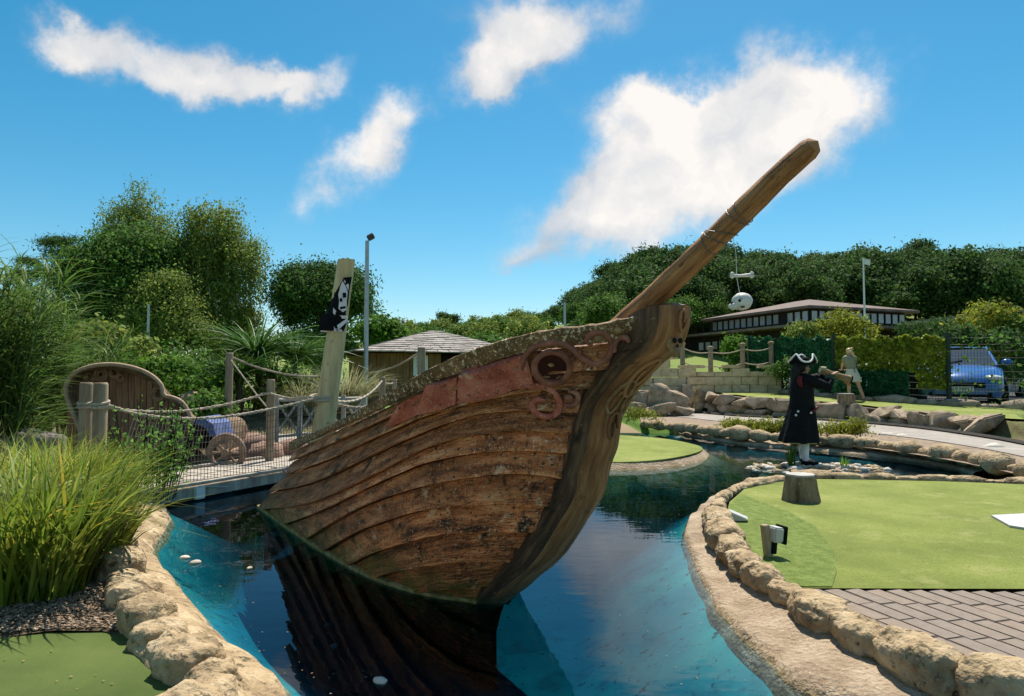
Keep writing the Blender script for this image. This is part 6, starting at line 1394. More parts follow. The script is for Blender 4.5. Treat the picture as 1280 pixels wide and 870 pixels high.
def depth_at(p):
    d = float(dist_line(POND_S, np.array([p[0]]), np.array([p[1]]))[0]); return WZ + .03 - min(.42 * d, .58)
def pond_bits():
    m = mat('pale_pebble', [(.36, .31, .25), (.55, .50, .42), (.66, .61, .53)], 7, .8, .2, 40)
    for i, (px, py, r, lab) in enumerate([(231, 698, .045, 'pale oval pebble at the pond surface by the bank'), (244, 704, .05, 'larger pale pebble at the pond surface beside the small pebble'), (418, 803, .045, 'yellowish pebble under the water below the hull'), (475, 852, .04, 'pale round pebble at the surface of the near water'), (411, 764, .05, 'pebble on the pond floor in the shade of the hull'), (312, 711, .03, 'small pebble in the pond off the bank')]):
        fl = i in (0, 1, 3, 5); p = G(px, py, WZ if fl else WZ - .35); zc = WZ + .004 if fl else depth_at(p) - .06; mb = MB(); mb.ico((p[0], p[1], zc), (r * .9, r * .6, r * .42), 3, Matrix.Rotation(i * .9, 3, 'Z'), .12, 1.6, 700 + i); tag(mb.build('pebble', m, smooth=True), lab, 'pebble')
    # shingle bar under the pirate
    g = np.random.default_rng(12); e = thing('stone_bar', 'bar of pale pebbles in the channel under the pirate figure', 'stones', (*P(1015, 580, 10.9)[:2], -.2)); n = 0
    me = [MB().ico((0, 0, 0), (.09, .065, .045), 1, None, .2, 2, 800 + k, .3).mesh('pebble', m if k % 2 else m_stone, smooth=True) for k in range(4)]
    mb = MB(); c = P(1020, 582, 10.7); mb.lathe([(1.25, -.65), (1.0, -.3), (.75, -.14), (.2, -.1)], (c[0], c[1], 0), 24, .15, 4, .55); mb.build('bed', m_stone_g, e, smooth=True)
    while n < 130:
        a = g.uniform(0, 6.28); r = math.sqrt(g.random()); x, y = c[0] + 1.12 * r * math.cos(a), c[1] + .58 * r * math.sin(a); o = link('pebble', me[n % 4], e); o.matrix_parent_inverse = Matrix.Translation(e.location).inverted(); o.location = (x, y, -.11 - .10 * max(0, r - .5) + g.uniform(-.01, .03)); o.rotation_euler = (g.normal() * .2, g.normal() * .2, g.uniform(0, 6.28)); s = g.uniform(.6, 1.25); o.scale = (s, s, s); n += 1
    for k, (px, py, Yd, h, lab) in enumerate([(990, 575, 10.75, .34, 'small tuft of upright green leaves behind the pirate figure shoe'), (1056, 577, 10.6, .18, 'small low green tuft on the pebble bar')]):
        p = P(px, py, Yd); e2 = thing('water_plant', lab, 'plant', (p[0], p[1], -.13)); blade_obj('leaves', ml_bright, e2, 22, disc(.05), h * 1.2, .035, 810 + k, bend=.4, outward=out_from_center)
    # plants along the far bank
    spots = [(805, 532, 17.5, .42, .26), (918, 541, 15.8, .32, .13), (938, 542, 15.5, .36, .14), (958, 543, 15.3, .34, .13), (978, 544, 15.0, .36, .14), (1034, 548, 14.6, .3, .14), (1052, 550, 14.3, .26, .13), (1076, 551, 14.0, .3, .19)]
    labs = ['round golden shrub on the bank behind the island green', 'low yellow-green plant at the end of the bank planting', 'low yellow plant second along the bank planting', 'low yellow plant beside the pirate figure coat', 'yellow plant just behind the pirate figure', 'yellow plant on the bank in front of the pirate figure', 'small yellow plant between two yellow plants on the bank', 'tufted golden plant at the end of the row near the white stones']
    for i, ((px, py, Yd, r, h), lab) in enumerate(zip(spots, labs)):
        p = P(px, py, Yd); zg = .04; e2 = thing('bank_plant', lab, 'plant', (p[0], p[1], zg), 'yellow plants along the far bank')
        C, tn = clusters(rand_lobes(5, (0, 0, h * 1.0), (r, r * .7, h * 1.1), r * .4, 900 + i), 70, 16, .07, 900 + i); leaf_obj('foliage', C, .035, ml_yel, e2, i, clump=tn, asp=.35); trunk_mb(h, .015, 5, i).build('stems', m_bark, e2, world=False)
    for i, (px, py, Yd, r) in enumerate([(1105, 548, 14.6, .16), (1113, 547, 14.7, .13), (1128, 550, 14.3, .14), (1244, 570, 11.9, .2)]):
        p = P(px, py, Yd); mb = MB(); mb.ico((p[0], p[1], max(.06, p[2])), (r, r * .7, r * .5), 2, None, .15, 2, 950 + i); tag(mb.build('white_stone', m, smooth=True), ['rounded white stone on the bank, largest of the three', 'white stone perched on the bank beside the largest one', 'white stone at the end of the three on the bank', 'flat white stone among the rocks beside the path'][i], 'stone')
pond_bits()
def litter():
    # dry leaves and bits dropped on the greens and on the water
    g = np.random.default_rng(21); C = []; mld = mat('dry_leaf', [(.16, .10, .04), (.28, .20, .09), (.34, .27, .15)], 20, .8, 0, 10, attr=True)
    while len(C) < 90:
        p = G(g.uniform(920, 1280), g.uniform(606, 735), 0); C.append((p[0], p[1], .012))
    for _ in range(12): p = G(g.uniform(0, 230), g.uniform(800, 868), 0); C.append((p[0], p[1], .010))
    C = np.array(C); hint = np.tile(np.array([[1.0, 0, 0, 3.0]]), (len(C), 1)); tag(leaf_obj('leaf_litter', C, .008, mld, None, 8, clump=hint), 'tiny dry leaves scattered over the greens', 'leaf litter', kind='stuff')
    C = []
    while len(C) < 150:
        p = G(g.uniform(200, 1000), g.uniform(600, 868), WZ)
        if inside(POND_S, np.array([p[0]]), np.array([p[1]]))[0] and g.random() < min(1, .12 / (.05 + float(dist_line(POND_S, np.array([p[0]]), np.array([p[1]]))[0]))): C.append((p[0], p[1], WZ + .004))
    C = np.array(C); hint = np.tile(np.array([[1.0, 0, 0, 6.0]]), (len(C), 1)); tag(leaf_obj('floating_bits', C, .006, mld, None, 9, clump=hint, tone=(.4, 1.2)), 'specks of leaf and seed floating on the pond', 'debris', kind='stuff')
litter()

# ---------------------------------------------------------------- figures
def skin_body(name, J, E_, m, parent, root='pelvis', sub=2):
    names = list(J); me = bpy.data.meshes.new(name); me.from_pydata([tuple(float(q) for q in J[n][0]) for n in names], [(names.index(a), names.index(b)) for a, b in E_], []); o = link(name, me, parent)
    md = o.modifiers.new('skin', 'SKIN'); md.use_smooth_shade = True; sv = me.skin_vertices[0].data if me.skin_vertices else None
    if sv is None:
        bpy.context.view_layer.objects.active = o; me.skin_vertices  # layer is made by the modifier
    bm = bmesh.new(); bm.from_mesh(me); lay = bm.verts.layers.skin.verify(); bm.verts.ensure_lookup_table()
    for i, n in enumerate(names):
        r = J[n][1]; r = r if hasattr(r, '__len__') else (r, r); bm.verts[i][lay].radius = r; bm.verts[i][lay].use_root = (n == root)
    bm.to_mesh(me); bm.free(); s = o.modifiers.new('sub', 'SUBSURF'); s.levels = sub; s.render_levels = sub; me.materials.append(m)
    bpy.context.view_layer.update(); dg = bpy.context.evaluated_depsgraph_get(); me2 = bpy.data.meshes.new_from_object(o.evaluated_get(dg)); o.modifiers.clear(); o.data = me2
    for p in me2.polygons: p.use_smooth = True
    return o
def loft(name, secs, m, parent, n=20, smooth=True, cap=True, fold=0.0):
    """secs: (centre xyz, rx, ry) ellipses stacked"""
    mb = MB(); R = []
    zt_, zb_ = secs[-1][0][2], secs[0][0][2]
    for (c, rx, ry) in secs:
        am = fold * max(0, 1 - (c[2] - zb_) / (.62 * (zt_ - zb_))); R.append([(c[0] + rx * (1 + am * math.sin(7 * 2 * math.pi * (k % n) / n + 1)) * math.cos(2 * math.pi * k / n), c[1] + ry * (1 + am * math.sin(7 * 2 * math.pi * (k % n) / n + 1)) * math.sin(2 * math.pi * k / n), c[2]) for k in range(n + 1)])
    mb.grid(R)
    if cap: mb.add(R[0][:-1], [tuple(range(n))]); mb.add(R[-1][:-1], [tuple(range(n - 1, -1, -1))])
    return mb.build(name, m, parent, smooth='auto', world=False)
m_skin = mat('skin', [(.42, .24, .17), (.52, .32, .23)], 8, .55, .05, 30)
m_statskin = mat('painted_skin', [(.30, .17, .11), (.40, .24, .16)], 8, .5, .1, 30)
def fingers(mb, wrist, dirv, side, L_=.085, curl=.5, up=(0, 0, 1)):
    d = Vector(dirv).normalized(); s = Vector(side).normalized(); u = d.cross(s); w = Vector(wrist)
    for k, (o, l) in enumerate(((-.028, .88), (-.009, 1.0), (.010, .95), (.028, .75))):
        b = w + d * .075 + s * o; q1 = b + d * L_ * .45 * l; q2 = q1 + (d * .8 - u * curl) * L_ * .3 * l; q3 = q2 + (d * .3 - u * (curl + .6)).normalized() * L_ * .28 * l; mb.tube([w + d * .03 + s * o * .8, b, q1, q2, q3], [.011, .0105, .009, .0085, .006], 6)
    t0 = w + d * .02 - s * .03; mb.tube([t0, t0 + d * .035 - s * .025, t0 + d * .07 - s * .03 - u * .02], [.012, .011, .008], 6); mb.ico(w + d * .045, (.04, .04, .02), 2, Matrix((d, s, u)).transposed())

def build_pirate():
    p = P(1004, 579, 10.9); z0 = -.10; e = thing('pirate_statue', 'black-coated pirate figure in a white-trimmed hat aiming a wide tube over the water', 'statue', (p[0], p[1], z0)); k = 1.0
    J = {'pelvis': ((.02, 0, .88), (.13, .11)), 'chest': ((.0, 0, 1.22), (.15, .11)), 'neck': ((.02, 0, 1.42), .055), 'head': ((.05, 0, 1.52), (.075, .085)), 'crown': ((.05, 0, 1.60), (.075, .08)),
         'hipL': ((.0, -.09, .80), .085), 'kneeL': ((.03, -.09, .46), .06), 'calfL': ((-.01, -.09, .30), .056), 'ankL': ((.0, -.09, .09), .038), 'toeL': ((.15, -.10, .045), .038),
         'hipR': ((.04, .09, .80), .085), 'kneeR': ((.08, .09, .46), .06), 'calfR': ((.04, .09, .30), .056), 'ankR': ((.03, .09, .09), .038), 'toeR': ((.18, .10, .045), .038),
         'shL': ((.03, -.17, 1.36), .068), 'elL': ((.32, -.24, 1.24), .055), 'wrL': ((.40, -.14, 1.42), .036), 'shR': ((.04, .17, 1.36), .066), 'elR': ((.24, .24, 1.36), .052), 'wrR': ((.46, .1, 1.42), .036)}
    E_ = [('pelvis', 'chest'), ('chest', 'neck'), ('neck', 'head'), ('head', 'crown'), ('pelvis', 'hipL'), ('hipL', 'kneeL'), ('kneeL', 'calfL'), ('calfL', 'ankL'), ('ankL', 'toeL'), ('pelvis', 'hipR'), ('hipR', 'kneeR'), ('kneeR', 'calfR'), ('calfR', 'ankR'), ('ankR', 'toeR'), ('chest', 'shL'), ('shL', 'elL'), ('elL', 'wrL'), ('chest', 'shR'), ('shR', 'elR'), ('elR', 'wrR')]
    b = skin_body('body', J, E_, m_statskin, e)
    # coat: flared skirt, narrow waist, to the shoulders
    mc = mat('black_coat', [(.005, .005, .006), (.011, .011, .012)], 6, .75, .6, 14, spec=.12, bd=.03)
    secs = [((-.06, 0, .36), .31, .27), ((-.055, 0, .40), .305, .265), ((-.03, 0, .62), .26, .235), ((-.01, 0, .84), .215, .20), ((.0, 0, 1.0), .185, .185), ((.0, 0, 1.15), .18, .19), ((.0, 0, 1.28), .175, .205), ((.01, 0, 1.37), .14, .205), ((.02, 0, 1.43), .085, .11), ((.02, 0, 1.46), .06, .07)]
    loft('coat', secs, mc, e, 56, fold=.09)
    for s_ in (-1, 1):
        sh, el, wr = (J['shL'][0], J['elL'][0], J['wrL'][0]) if s_ < 0 else (J['shR'][0], J['elR'][0], J['wrR'][0])
        mb = MB(); q = [Vector(sh) + Vector((-.05, -s_ * .06, -.02)), Vector(sh), (Vector(sh) + Vector(el)) / 2, Vector(el), (Vector(el) * .45 + Vector(wr) * .55)]; mb.tube(q, [.085, .085, .078, .076, .072], 12); mb.build('sleeve', mc, e, smooth='auto', world=False)
        mb = MB(); a = Vector(el) * .42 + Vector(wr) * .58; b2 = Vector(el) * .12 + Vector(wr) * .88; mb.tube([a, b2], [.07, .082], 12); mb.build('cuff', mat('green_cloth', [(.02, .05, .03), (.04, .085, .05)], 8, .8, .3, 40) if s_ < 0 else mc, e, world=False)
        mb = MB(); d = (Vector(wr) - Vector(el)).normalized(); fingers(mb, Vector(wr), (.75, 0, .45) if s_ < 0 else (.9, -.2, 0), (0, 1, 0) if s_ < 0 else (0, 0, 1)); mb.build('hand', m_statskin, e, smooth=True, world=False)
    mt = mat('yellow_trim', [(.30, .26, .05), (.42, .36, .08)], 9, .6, 0, 10); mb = MB(); mb.tube([(-.06 + .315 * math.cos(a), .275 * math.sin(a), .365) for a in np.linspace(0, 6.2832, 40)], .008, 5); mb.build('hem_trim', mt, e, world=False)
    mr = mat('dark_red_cloth', [(.10, .012, .015), (.17, .02, .022)], 8, .8, .2, 30); mb = MB(); mb.tube([(-.10, -.19, 1.41), (-.12, -.2, 1.33), (-.09, -.21, 1.24)], [.03, .045, .02], 8); mb.build('neck_scarf', mr, e, smooth=True, world=False)
    mb = MB(); mb.tube([(.07, -.205, .86), (.14, -.19, .90), (.18, -.15, .93)], .022, 6); mb.build('pocket_flap', mr, e, world=False)
    for q in ((.05, -.21, .84), (.16, -.165, .92), (-.14, -.18, .86), (-.17, -.17, .80)): mb = MB(); mb.ico(q, (.02, .012, .02), 2); mb.build('button', m_skull, e, smooth=True, world=False)
    # stockings, breeches and shoes
    for s_, sx in ((-1, 0), (1, .04)):
        y = s_ * .09; mb = MB(); mb.tube([(sx + .005, y, .06), (sx, y, .11), (sx - .01, y, .28), (sx + .005, y, .40)], [.045, .047, .066, .064], 12); mb.build('stocking', m_white, e, smooth=True, world=False)
        mb = MB(); mb.tube([(sx + .005, y, .36), (sx + .02, y, .5), (sx, y, .78)], [.072, .085, .1], 12); mb.build('breeches', mat('dark_green_cloth', [(.02, .03, .022), (.035, .05, .035)], 8, .8, .2, 30), e, smooth=True, world=False)
        mb = MB(); mb.tube([(sx - .055, y, .042), (sx + .0, y, .055), (sx + .09, y * 1.05, .045), (sx + .17, y * 1.1, .032), (sx + .20, y * 1.1, .026)], [.04, .052, .046, .036, .018], 12); mb.box((sx - .03, y, .012), (.07, .075, .035)); sh = mb.build('shoe', m_black, e, smooth='auto', world=False)
    # face, hair, hat
    f = MB(); f.ico((.125, 0, 1.525), (.022, .014, .02), 2); f.build('nose', m_statskin, e, smooth=True, world=False)
    for s_ in (-1, 1):
        mb = MB(); mb.ico((.112, s_ * .03, 1.555), (.01, .012, .009), 2); mb.build('eye', m_black, e, smooth=True, world=False); mb = MB(); mb.ico((.045, s_ * .085, 1.535), (.02, .008, .028), 2); mb.build('ear', m_statskin, e, smooth=True, world=False)
    mb = MB(); mb.ico((.115, 0, 1.478), (.012, .025, .007), 2); mb.build('mouth', mr, e, smooth=True, world=False)
    mb = MB(); mb.ico((.0, 0, 1.56), (.095, .10, .10), 3, None, .08, 3, 3); mb.tube([(-.04, 0, 1.60), (-.09, 0, 1.48), (-.10, 0, 1.34), (-.11, 0, 1.22)], [.075, .085, .075, .03], 10); mb.build('hair', mat('black_hair', [(.008, .007, .006), (.02, .017, .014)], 20, .6, .5, 60), e, smooth=True, world=False)
    n = 36; R = [[], [], [], []]; tr = []
    for k in range(n + 1):
        a = 2 * math.pi * k / n; tri = .5 + .5 * math.cos(3 * (a - .35)); lift = .02 + .13 * (1 - tri) ** 1.2; ro = .15 + .10 * tri
        R[0].append((.04 + .088 * math.cos(a), .09 * math.sin(a), 1.60)); R[1].append((.04 + (ro * .8) * math.cos(a), ro * .8 * math.sin(a), 1.595 + lift * .35)); R[2].append((.04 + ro * .95 * math.cos(a), ro * .92 * math.sin(a), 1.61 + lift)); R[3].append((.04 + ro * .97 * math.cos(a), ro * .94 * math.sin(a), 1.605 + lift)); tr.append(R[2][-1])
    mb = MB(); mb.grid(R[:3]); h = mb.build('hat', m_black, e, smooth='auto', world=False); mb = MB(); mb.lathe([(.092, 1.59), (.096, 1.64), (.085, 1.69), (.05, 1.715), (.01, 1.72)], (.04, 0, 0), 20); mb.build('hat_crown', m_black, h, smooth='auto', world=False); mb = MB(); mb.tube(tr, .014, 6, cap=False); mb.build('hat_trim', m_white, h, world=False)
    # the wide tube he holds out
    mw = mat('horn_wood', [(.14, .085, .035), (.28, .18, .08), (.36, .25, .12)], 10, .5, .3, 30); a = Vector((.30, -.04, 1.50)); b2 = Vector((.74, -.08, 1.35)); t = lambda q: a + (b2 - a) * q
    mb = MB(); mb.tube([t(0), t(.08), t(.3), t(.55), t(.8), t(.95), t(1)], [.055, .06, .046, .05, .058, .07, .072], 14); g_ = mb.build('held_tube', mw, e, smooth='auto', world=False); mb = MB(); mb.tube([t(.97), t(1.02)], [.074, .074], 14); mb.build('muzzle_ring', m_black, g_, world=False)
    mb = MB(); mb.tube([t(.85) + Vector((-.01, 0, -.05)), t(.98) + Vector((.0, 0, -.055))], [.03, .045], 10); mb.build('orange_grip', mat('orange_brown', [(.42, .17, .03), (.55, .25, .06)], 10, .5, .1, 30), g_, smooth=True, world=False)
    mb = MB(); mb.tube([t(.0) + Vector((-.02, 0, .02)), t(.12) + Vector((0, 0, .02))], [.05, .062], 12); mb.build('collar', mat('olive_paint', [(.25, .24, .12), (.36, .34, .19)], 9, .6, .2, 30), g_, smooth='auto', world=False)
build_pirate()

def build_woman():
    Yd = 20.6; p = P(1066, 500, Yd); z0 = terr_z(np.array([p[0]]), np.array([p[1]]))[0] + .02; e = thing('person', 'person seen from behind in a sage top and pale short skirt, legs apart', 'person', (p[0], p[1], z0))
    e.scale = (.94, .94, .94)
    J = {'pelvis': ((0, 0, .90), (.145, .11)), 'chest': ((-.04, .05, 1.22), (.13, .10)), 'neck': ((-.05, .10, 1.44), .05), 'head': ((-.03, .13, 1.55), (.075, .09)), 'crown': ((-.02, .13, 1.62), (.07, .085)),
         'hipL': ((-.09, 0, .84), .10), 'kneeL': ((-.10, .03, .47), .062), 'calfL': ((-.11, .0, .32), .058), 'ankL': ((-.10, 0, .09), .036), 'toeL': ((-.10, .14, .035), .036),
         'hipR': ((.10, 0, .84), .10), 'kneeR': ((.20, -.02, .47), .062), 'calfR': ((.24, -.05, .32), .058), 'ankR': ((.32, -.08, .09), .036), 'toeR': ((.37, .05, .035), .036),
         'shL': ((-.19, .05, 1.37), .06), 'elL': ((-.26, .12, 1.12), .045), 'wrL': ((-.18, .32, 1.0), .03), 'shR': ((.12, .05, 1.37), .06), 'elR': ((.17, .16, 1.12), .045), 'wrR': ((.03, .34, 1.0), .03)}
    E_ = [('pelvis', 'chest'), ('chest', 'neck'), ('neck', 'head'), ('head', 'crown'), ('pelvis', 'hipL'), ('hipL', 'kneeL'), ('kneeL', 'calfL'), ('calfL', 'ankL'), ('ankL', 'toeL'), ('pelvis', 'hipR'), ('hipR', 'kneeR'), ('kneeR', 'calfR'), ('calfR', 'ankR'), ('ankR', 'toeR'), ('chest', 'shL'), ('shL', 'elL'), ('elL', 'wrL'), ('chest', 'shR'), ('shR', 'elR'), ('elR', 'wrR')]
    skin_body('body', J, E_, m_skin, e)
    mt = mat('sage_cloth', [(.19, .20, .13), (.27, .28, .19)], 10, .85, .4, 30); ms = mat('pale_skirt_cloth', [(.46, .45, .36), (.58, .57, .47)], 10, .85, .4, 30)
    loft('top', [((-.01, .02, .98), .155, .13), ((-.03, .04, 1.15), .165, .14), ((-.04, .05, 1.30), .20, .13), ((-.04, .06, 1.40), .18, .11), ((-.05, .08, 1.45), .07, .07)], mt, e)
    for s_, a, b in ((-1, 'shL', 'elL'), (1, 'shR', 'elR')): mb = MB(); q0, q1 = Vector(J[a][0]), Vector(J[b][0]); mb.tube([q0 + Vector((-s_ * .05, 0, .02)), q0, q0 * .4 + q1 * .6], [.085, .08, .07], 10); mb.build('sleeve', mt, e, smooth=True, world=False)
    loft('skirt', [((.03, 0, .60), .27, .20), ((.03, 0, .64), .265, .20), ((.01, 0, .80), .225, .18), ((0, .01, .95), .175, .145), ((-.02, .03, 1.06), .16, .135)], ms, e, 40, fold=.05)
    mb = MB(); mb.tube([(-.02 + .168 * math.cos(a), .03 + .143 * math.sin(a), 1.04) for a in np.linspace(0, 6.2832, 30)], .014, 5); mb.tube([(.0, -.125, 1.04), (.02, -.16, .90)], .01, 5); mb.build('belt', mat('dark_belt', [(.05, .05, .04), (.08, .08, .06)], 5, .8, 0, 10), e, world=False)
    mh = mat('blond_hair', [(.44, .32, .15), (.62, .50, .28)], 25, .5, .5, 60); mb = MB(); mb.ico((-.03, .115, 1.60), (.092, .098, .10), 3, None, .06, 3, 2); mb.ico((.02, .03, 1.66), (.055, .05, .05), 2, None, .12, 3, 4); mb.tube([(-.02, .05, 1.60), (.03, -.01, 1.50), (.05, -.03, 1.40)], [.06, .055, .02], 8); mb.build('hair', mh, e, smooth=True, world=False)
    for nm in ('wrL', 'wrR'): mb = MB(); fingers(mb, Vector(J[nm][0]), (.3 if nm == 'wrL' else -.3, .9, -.2), (1, 0, 0)); mb.build('hand', m_skin, e, smooth=True, world=False)
    for s_, a in ((-1, 'ankL'), (1, 'ankR')): q = Vector(J[a][0]); mb = MB(); mb.box((q.x + .02, q.y + .06, .012), (.10, .26, .024)); mb.build('sandal', mat('tan_sandal', [(.22, .15, .10), (.3, .21, .14)], 5, .8, 0, 10), e, bevel=.008, world=False)
build_woman()

# ---------------------------------------------------------------- lamp posts and masts
def lamp_post(px, ytop, Yd, r, lab, heads=1, ybase=None):
    t = P(px, ytop, Yd); zb = gz(t[0], t[1]) - .05; e = thing('lamp_post', lab, 'lamp post', (t[0], t[1], zb)); mb = MB(); hz = t[2] - zb
    mb.tube([(0, 0, 0), (0, 0, hz * .5), (0, 0, hz)], [r, r, r * .85], 10); mb.build('pole', m_steel, e, smooth='auto', world=False)
    hs = ((.09, .5),) if heads == 1 else ((.35, .3), (-.35, -.3))
    if heads == 2: mb = MB(); mb.box((0, 0, hz), (.8, .06, .06)); mb.build('crossarm', m_steel, e, world=False)
    for (x, tl) in hs:
        mb = MB(); mb.box((x * 1.2, -.05, hz + .10), (.20, .14, .16), Matrix.Rotation(-tl, 3, 'Y') @ Matrix.Rotation(.5, 3, 'X')); mb.build('lamp_head', mat('lamp_housing', [(.05, .05, .055), (.09, .09, .095)], 6, .5, .1, 20), e, bevel=.02, world=False)
lamp_post(459, 301, 19, .065, 'tall grey lamp post beside the wooden hut')
lamp_post(706, 378, 60, .12, 'grey lamp post on the slope behind the ship bow')
lamp_post(498, 404, 60, .08, 'far lamp mast with two heads above the wooden hut', 2)
t = P(186, 380, 30); zb = gz(t[0], t[1]) - .05; mb = MB(); mb.tube([(t[0], t[1], zb), (t[0], t[1], t[2])], [.07, .05], 8); tag(mb.build('pole', m_steel, smooth='auto'), 'plain grey pole standing in front of the dark trees', 'pole')
t = P(1079, 322, 56); zb = gz(t[0], t[1]) - .05; e = thing('flagpole', 'white flagpole with a small limp flag before the long dark-roofed building', 'flagpole', (t[0], t[1], zb)); hz = t[2] - zb
MB().tube([(0, 0, 0), (0, 0, hz)], [.10, .06], 10).build('pole', m_white, e, smooth='auto', world=False)
mb = MB(); mb.grid([[(.05 + .11 * k, .06 * math.sin(k * 1.3), hz - .05 - .03 * k) for k in range(6)], [(.05 + .10 * k, .06 * math.sin(k * 1.3 + .4), hz - .5 - .04 * k) for k in range(6)]]); mb.build('flag', m_white, e, world=False)
t = P(1221, 346, 95); zb = gz(t[0], t[1]); mb = MB(); mb.tube([(t[0], t[1], zb), (t[0], t[1], t[2])], .14, 6); tag(mb.build('mast', m_post), 'thin bare mast standing before the wooded hill', 'mast')

# ---------------------------------------------------------------- long building on the rise
def build_pub():
    A = P(1012, 383, 60); d1 = np.array([-.36, .933, 0]); d2 = np.array([.933, .36, 0]); zt = A[2]; zb = gz(A[0], A[1]) - .6
    e = thing('long_building', 'long dark building with two tiers of brown hip roofs and window bands on the rise', 'building', (A[0], A[1] + 3, zb))
    m_rf = mat('brown_roof', [(.11, .08, .066), (.17, .125, .105), (.21, .16, .135)], 1.5, .8, .4, 10); m_w = mat('dark_cladding', [(.018, .014, .012), (.035, .028, .023)], 2, .8, .3, 8, stretch=(1, 1, 4)); m_pn = mat('window_pane', [(.20, .23, .26), (.48, .51, .53)], .5, .12, 0, 10, spec=.9)
    L1, L2 = 13.5, 11.5
    def hip(c0, l1, l2, z, ov, rise, name):
        q = [c0 - d1 * ov - d2 * ov, c0 + d2 * (l2 + ov) - d1 * ov, c0 + d2 * (l2 + ov) + d1 * (l1 + ov), c0 + d1 * (l1 + ov) - d2 * ov]; hw = min(l1, l2) / 2; rg = [c0 + d1 * l1 / 2 + d2 * hw, c0 + d1 * l1 / 2 + d2 * (l2 - hw + .01)] if l2 >= l1 else [c0 + d2 * l2 / 2 + d1 * hw, c0 + d2 * l2 / 2 + d1 * (l1 - hw)]
        v = [np.array([*p[:2], z]) for p in q] + [np.array([*p[:2], z + rise]) for p in rg] + [np.array([*p[:2], z - .22]) for p in q]
        mb = MB(); mb.add(v, ([(0, 1, 5, 4), (1, 2, 5), (2, 3, 4, 5), (3, 0, 4)] if l2 >= l1 else [(0, 1, 4), (1, 2, 5, 4), (2, 3, 5), (3, 0, 4, 5)]) + [(0, 6, 7, 1), (1, 7, 8, 2), (2, 8, 9, 3), (3, 9, 6, 0), (9, 8, 7, 6)]); return mb.build(name, m_rf, e)
    def walls(c0, l1, l2, z0, z1, name): mb = MB(); q = [c0, c0 + d2 * l2, c0 + d2 * l2 + d1 * l1, c0 + d1 * l1]; mb.prism([tuple(p[:2]) for p in q], z0, z1); mb.build(name, m_w, e)
    hip(A, L1, L2, zt, .9, 1.5, 'upper_roof'); walls(A, L1, L2, zt - 2.2, zt - .1, 'upper_wall')
    def wins(c0, dr, nrm, l, z0, z1, n):
        for k in range(n):
            if k in (3,) and n > 12: continue
            s = l / n; c = c0 + dr * (s * (k + .5)) + nrm * .04; mb = MB(); mb.box((c[0], c[1], (z0 + z1) / 2), (s * .78, .08, z1 - z0), Matrix.Rotation(math.atan2(dr[1], dr[0]), 3, 'Z')); f = mb.build('window', m_w if False else mat('window_frame', [(.05, .045, .04), (.08, .07, .06)], 5, .7, 0, 10), e)
            c = c + nrm * .05; mb = MB(); mb.box((c[0], c[1], (z0 + z1) / 2), (s * .66, .03, z1 - z0 - .12), Matrix.Rotation(math.atan2(dr[1], dr[0]), 3, 'Z')); mb.build('pane', m_pn, f)
    wins(A, d1, -d2, L1, zt - 1.3, zt - .33, 15); wins(A, d2, -d1, L2, zt - 1.3, zt - .33, 13)
    # lower tier in front with veranda
    c0 = A - d2 * 2.6 - d1 * 2.0; hip(c0, L1 + 6.5, L2 + 3, zt - 1.75, .7, .7, 'lower_roof'); walls(c0 + d1 * 1.2 + d2 * 1.2, L1 + 4, L2, zb, zt - 1.95, 'lower_wall')
    for k in range(8): c = c0 + d1 * (k * 2.7) ; mb = MB(); mb.box((c[0], c[1], (zb + zt - 2) / 2), (.16, .16, zt - 2 - zb)); mb.build('veranda_post', m_w, e)
    for k in range(6): c = c0 + d2 * (1 + k * 3.2); mb = MB(); mb.box((c[0], c[1], (zb + zt - 2) / 2), (.16, .16, zt - 2 - zb)); mb.build('veranda_post', m_w, e)
    wins(c0 + d1 * 7 + d2 * 1.15, d1, -d2, 9, zt - 3.4, zt - 2.5, 8)
    # second roof at the right
    B = P(1255, 388, 46); zr = P(1262, 388, 46)[2]; f = thing('low_building', 'low dark building with a pale-edged sloping roof beyond the car park', 'building', (B[0] + 5, B[1] + 3, gz(B[0], B[1])))
    q = [P(1128, 403, 52), P(1300, 386, 43), P(1420, 380, 47), P(1260, 396, 58)]; zq = [P(1128, 402.5, 52)[2], P(1300, 383, 43)[2], P(1300, 383, 43)[2] + .9, P(1128, 402.5, 52)[2] + 1.2]
    mb = MB(); mb.add([(*p[:2], z) for p, z in zip(q, zq)] + [(*p[:2], z - .22) for p, z in zip(q, zq)], [(0,1,2,3), (7,6,5,4), (0,4,5,1), (1,5,6,2), (2,6,7,3), (3,7,4,0)]); mb.build('roof', mat('grey_roof', [(.14, .13, .12), (.20, .19, .18)], 1.5, .7, .3, 10), f)
    mb = MB(); qq = [q[0] + np.array([1, .4, 0]), q[1] + np.array([.2, .8, 0]), q[2], q[3]]; mb.add([(*p[:2], z - .25) for p, z in zip(qq, zq)] + [(*p[:2], .3) for p in qq], [(0,4,5,1), (1,5,6,2), (2,6,7,3), (3,7,4,0)]); mb.build('wall', m_w, f)
build_pub()

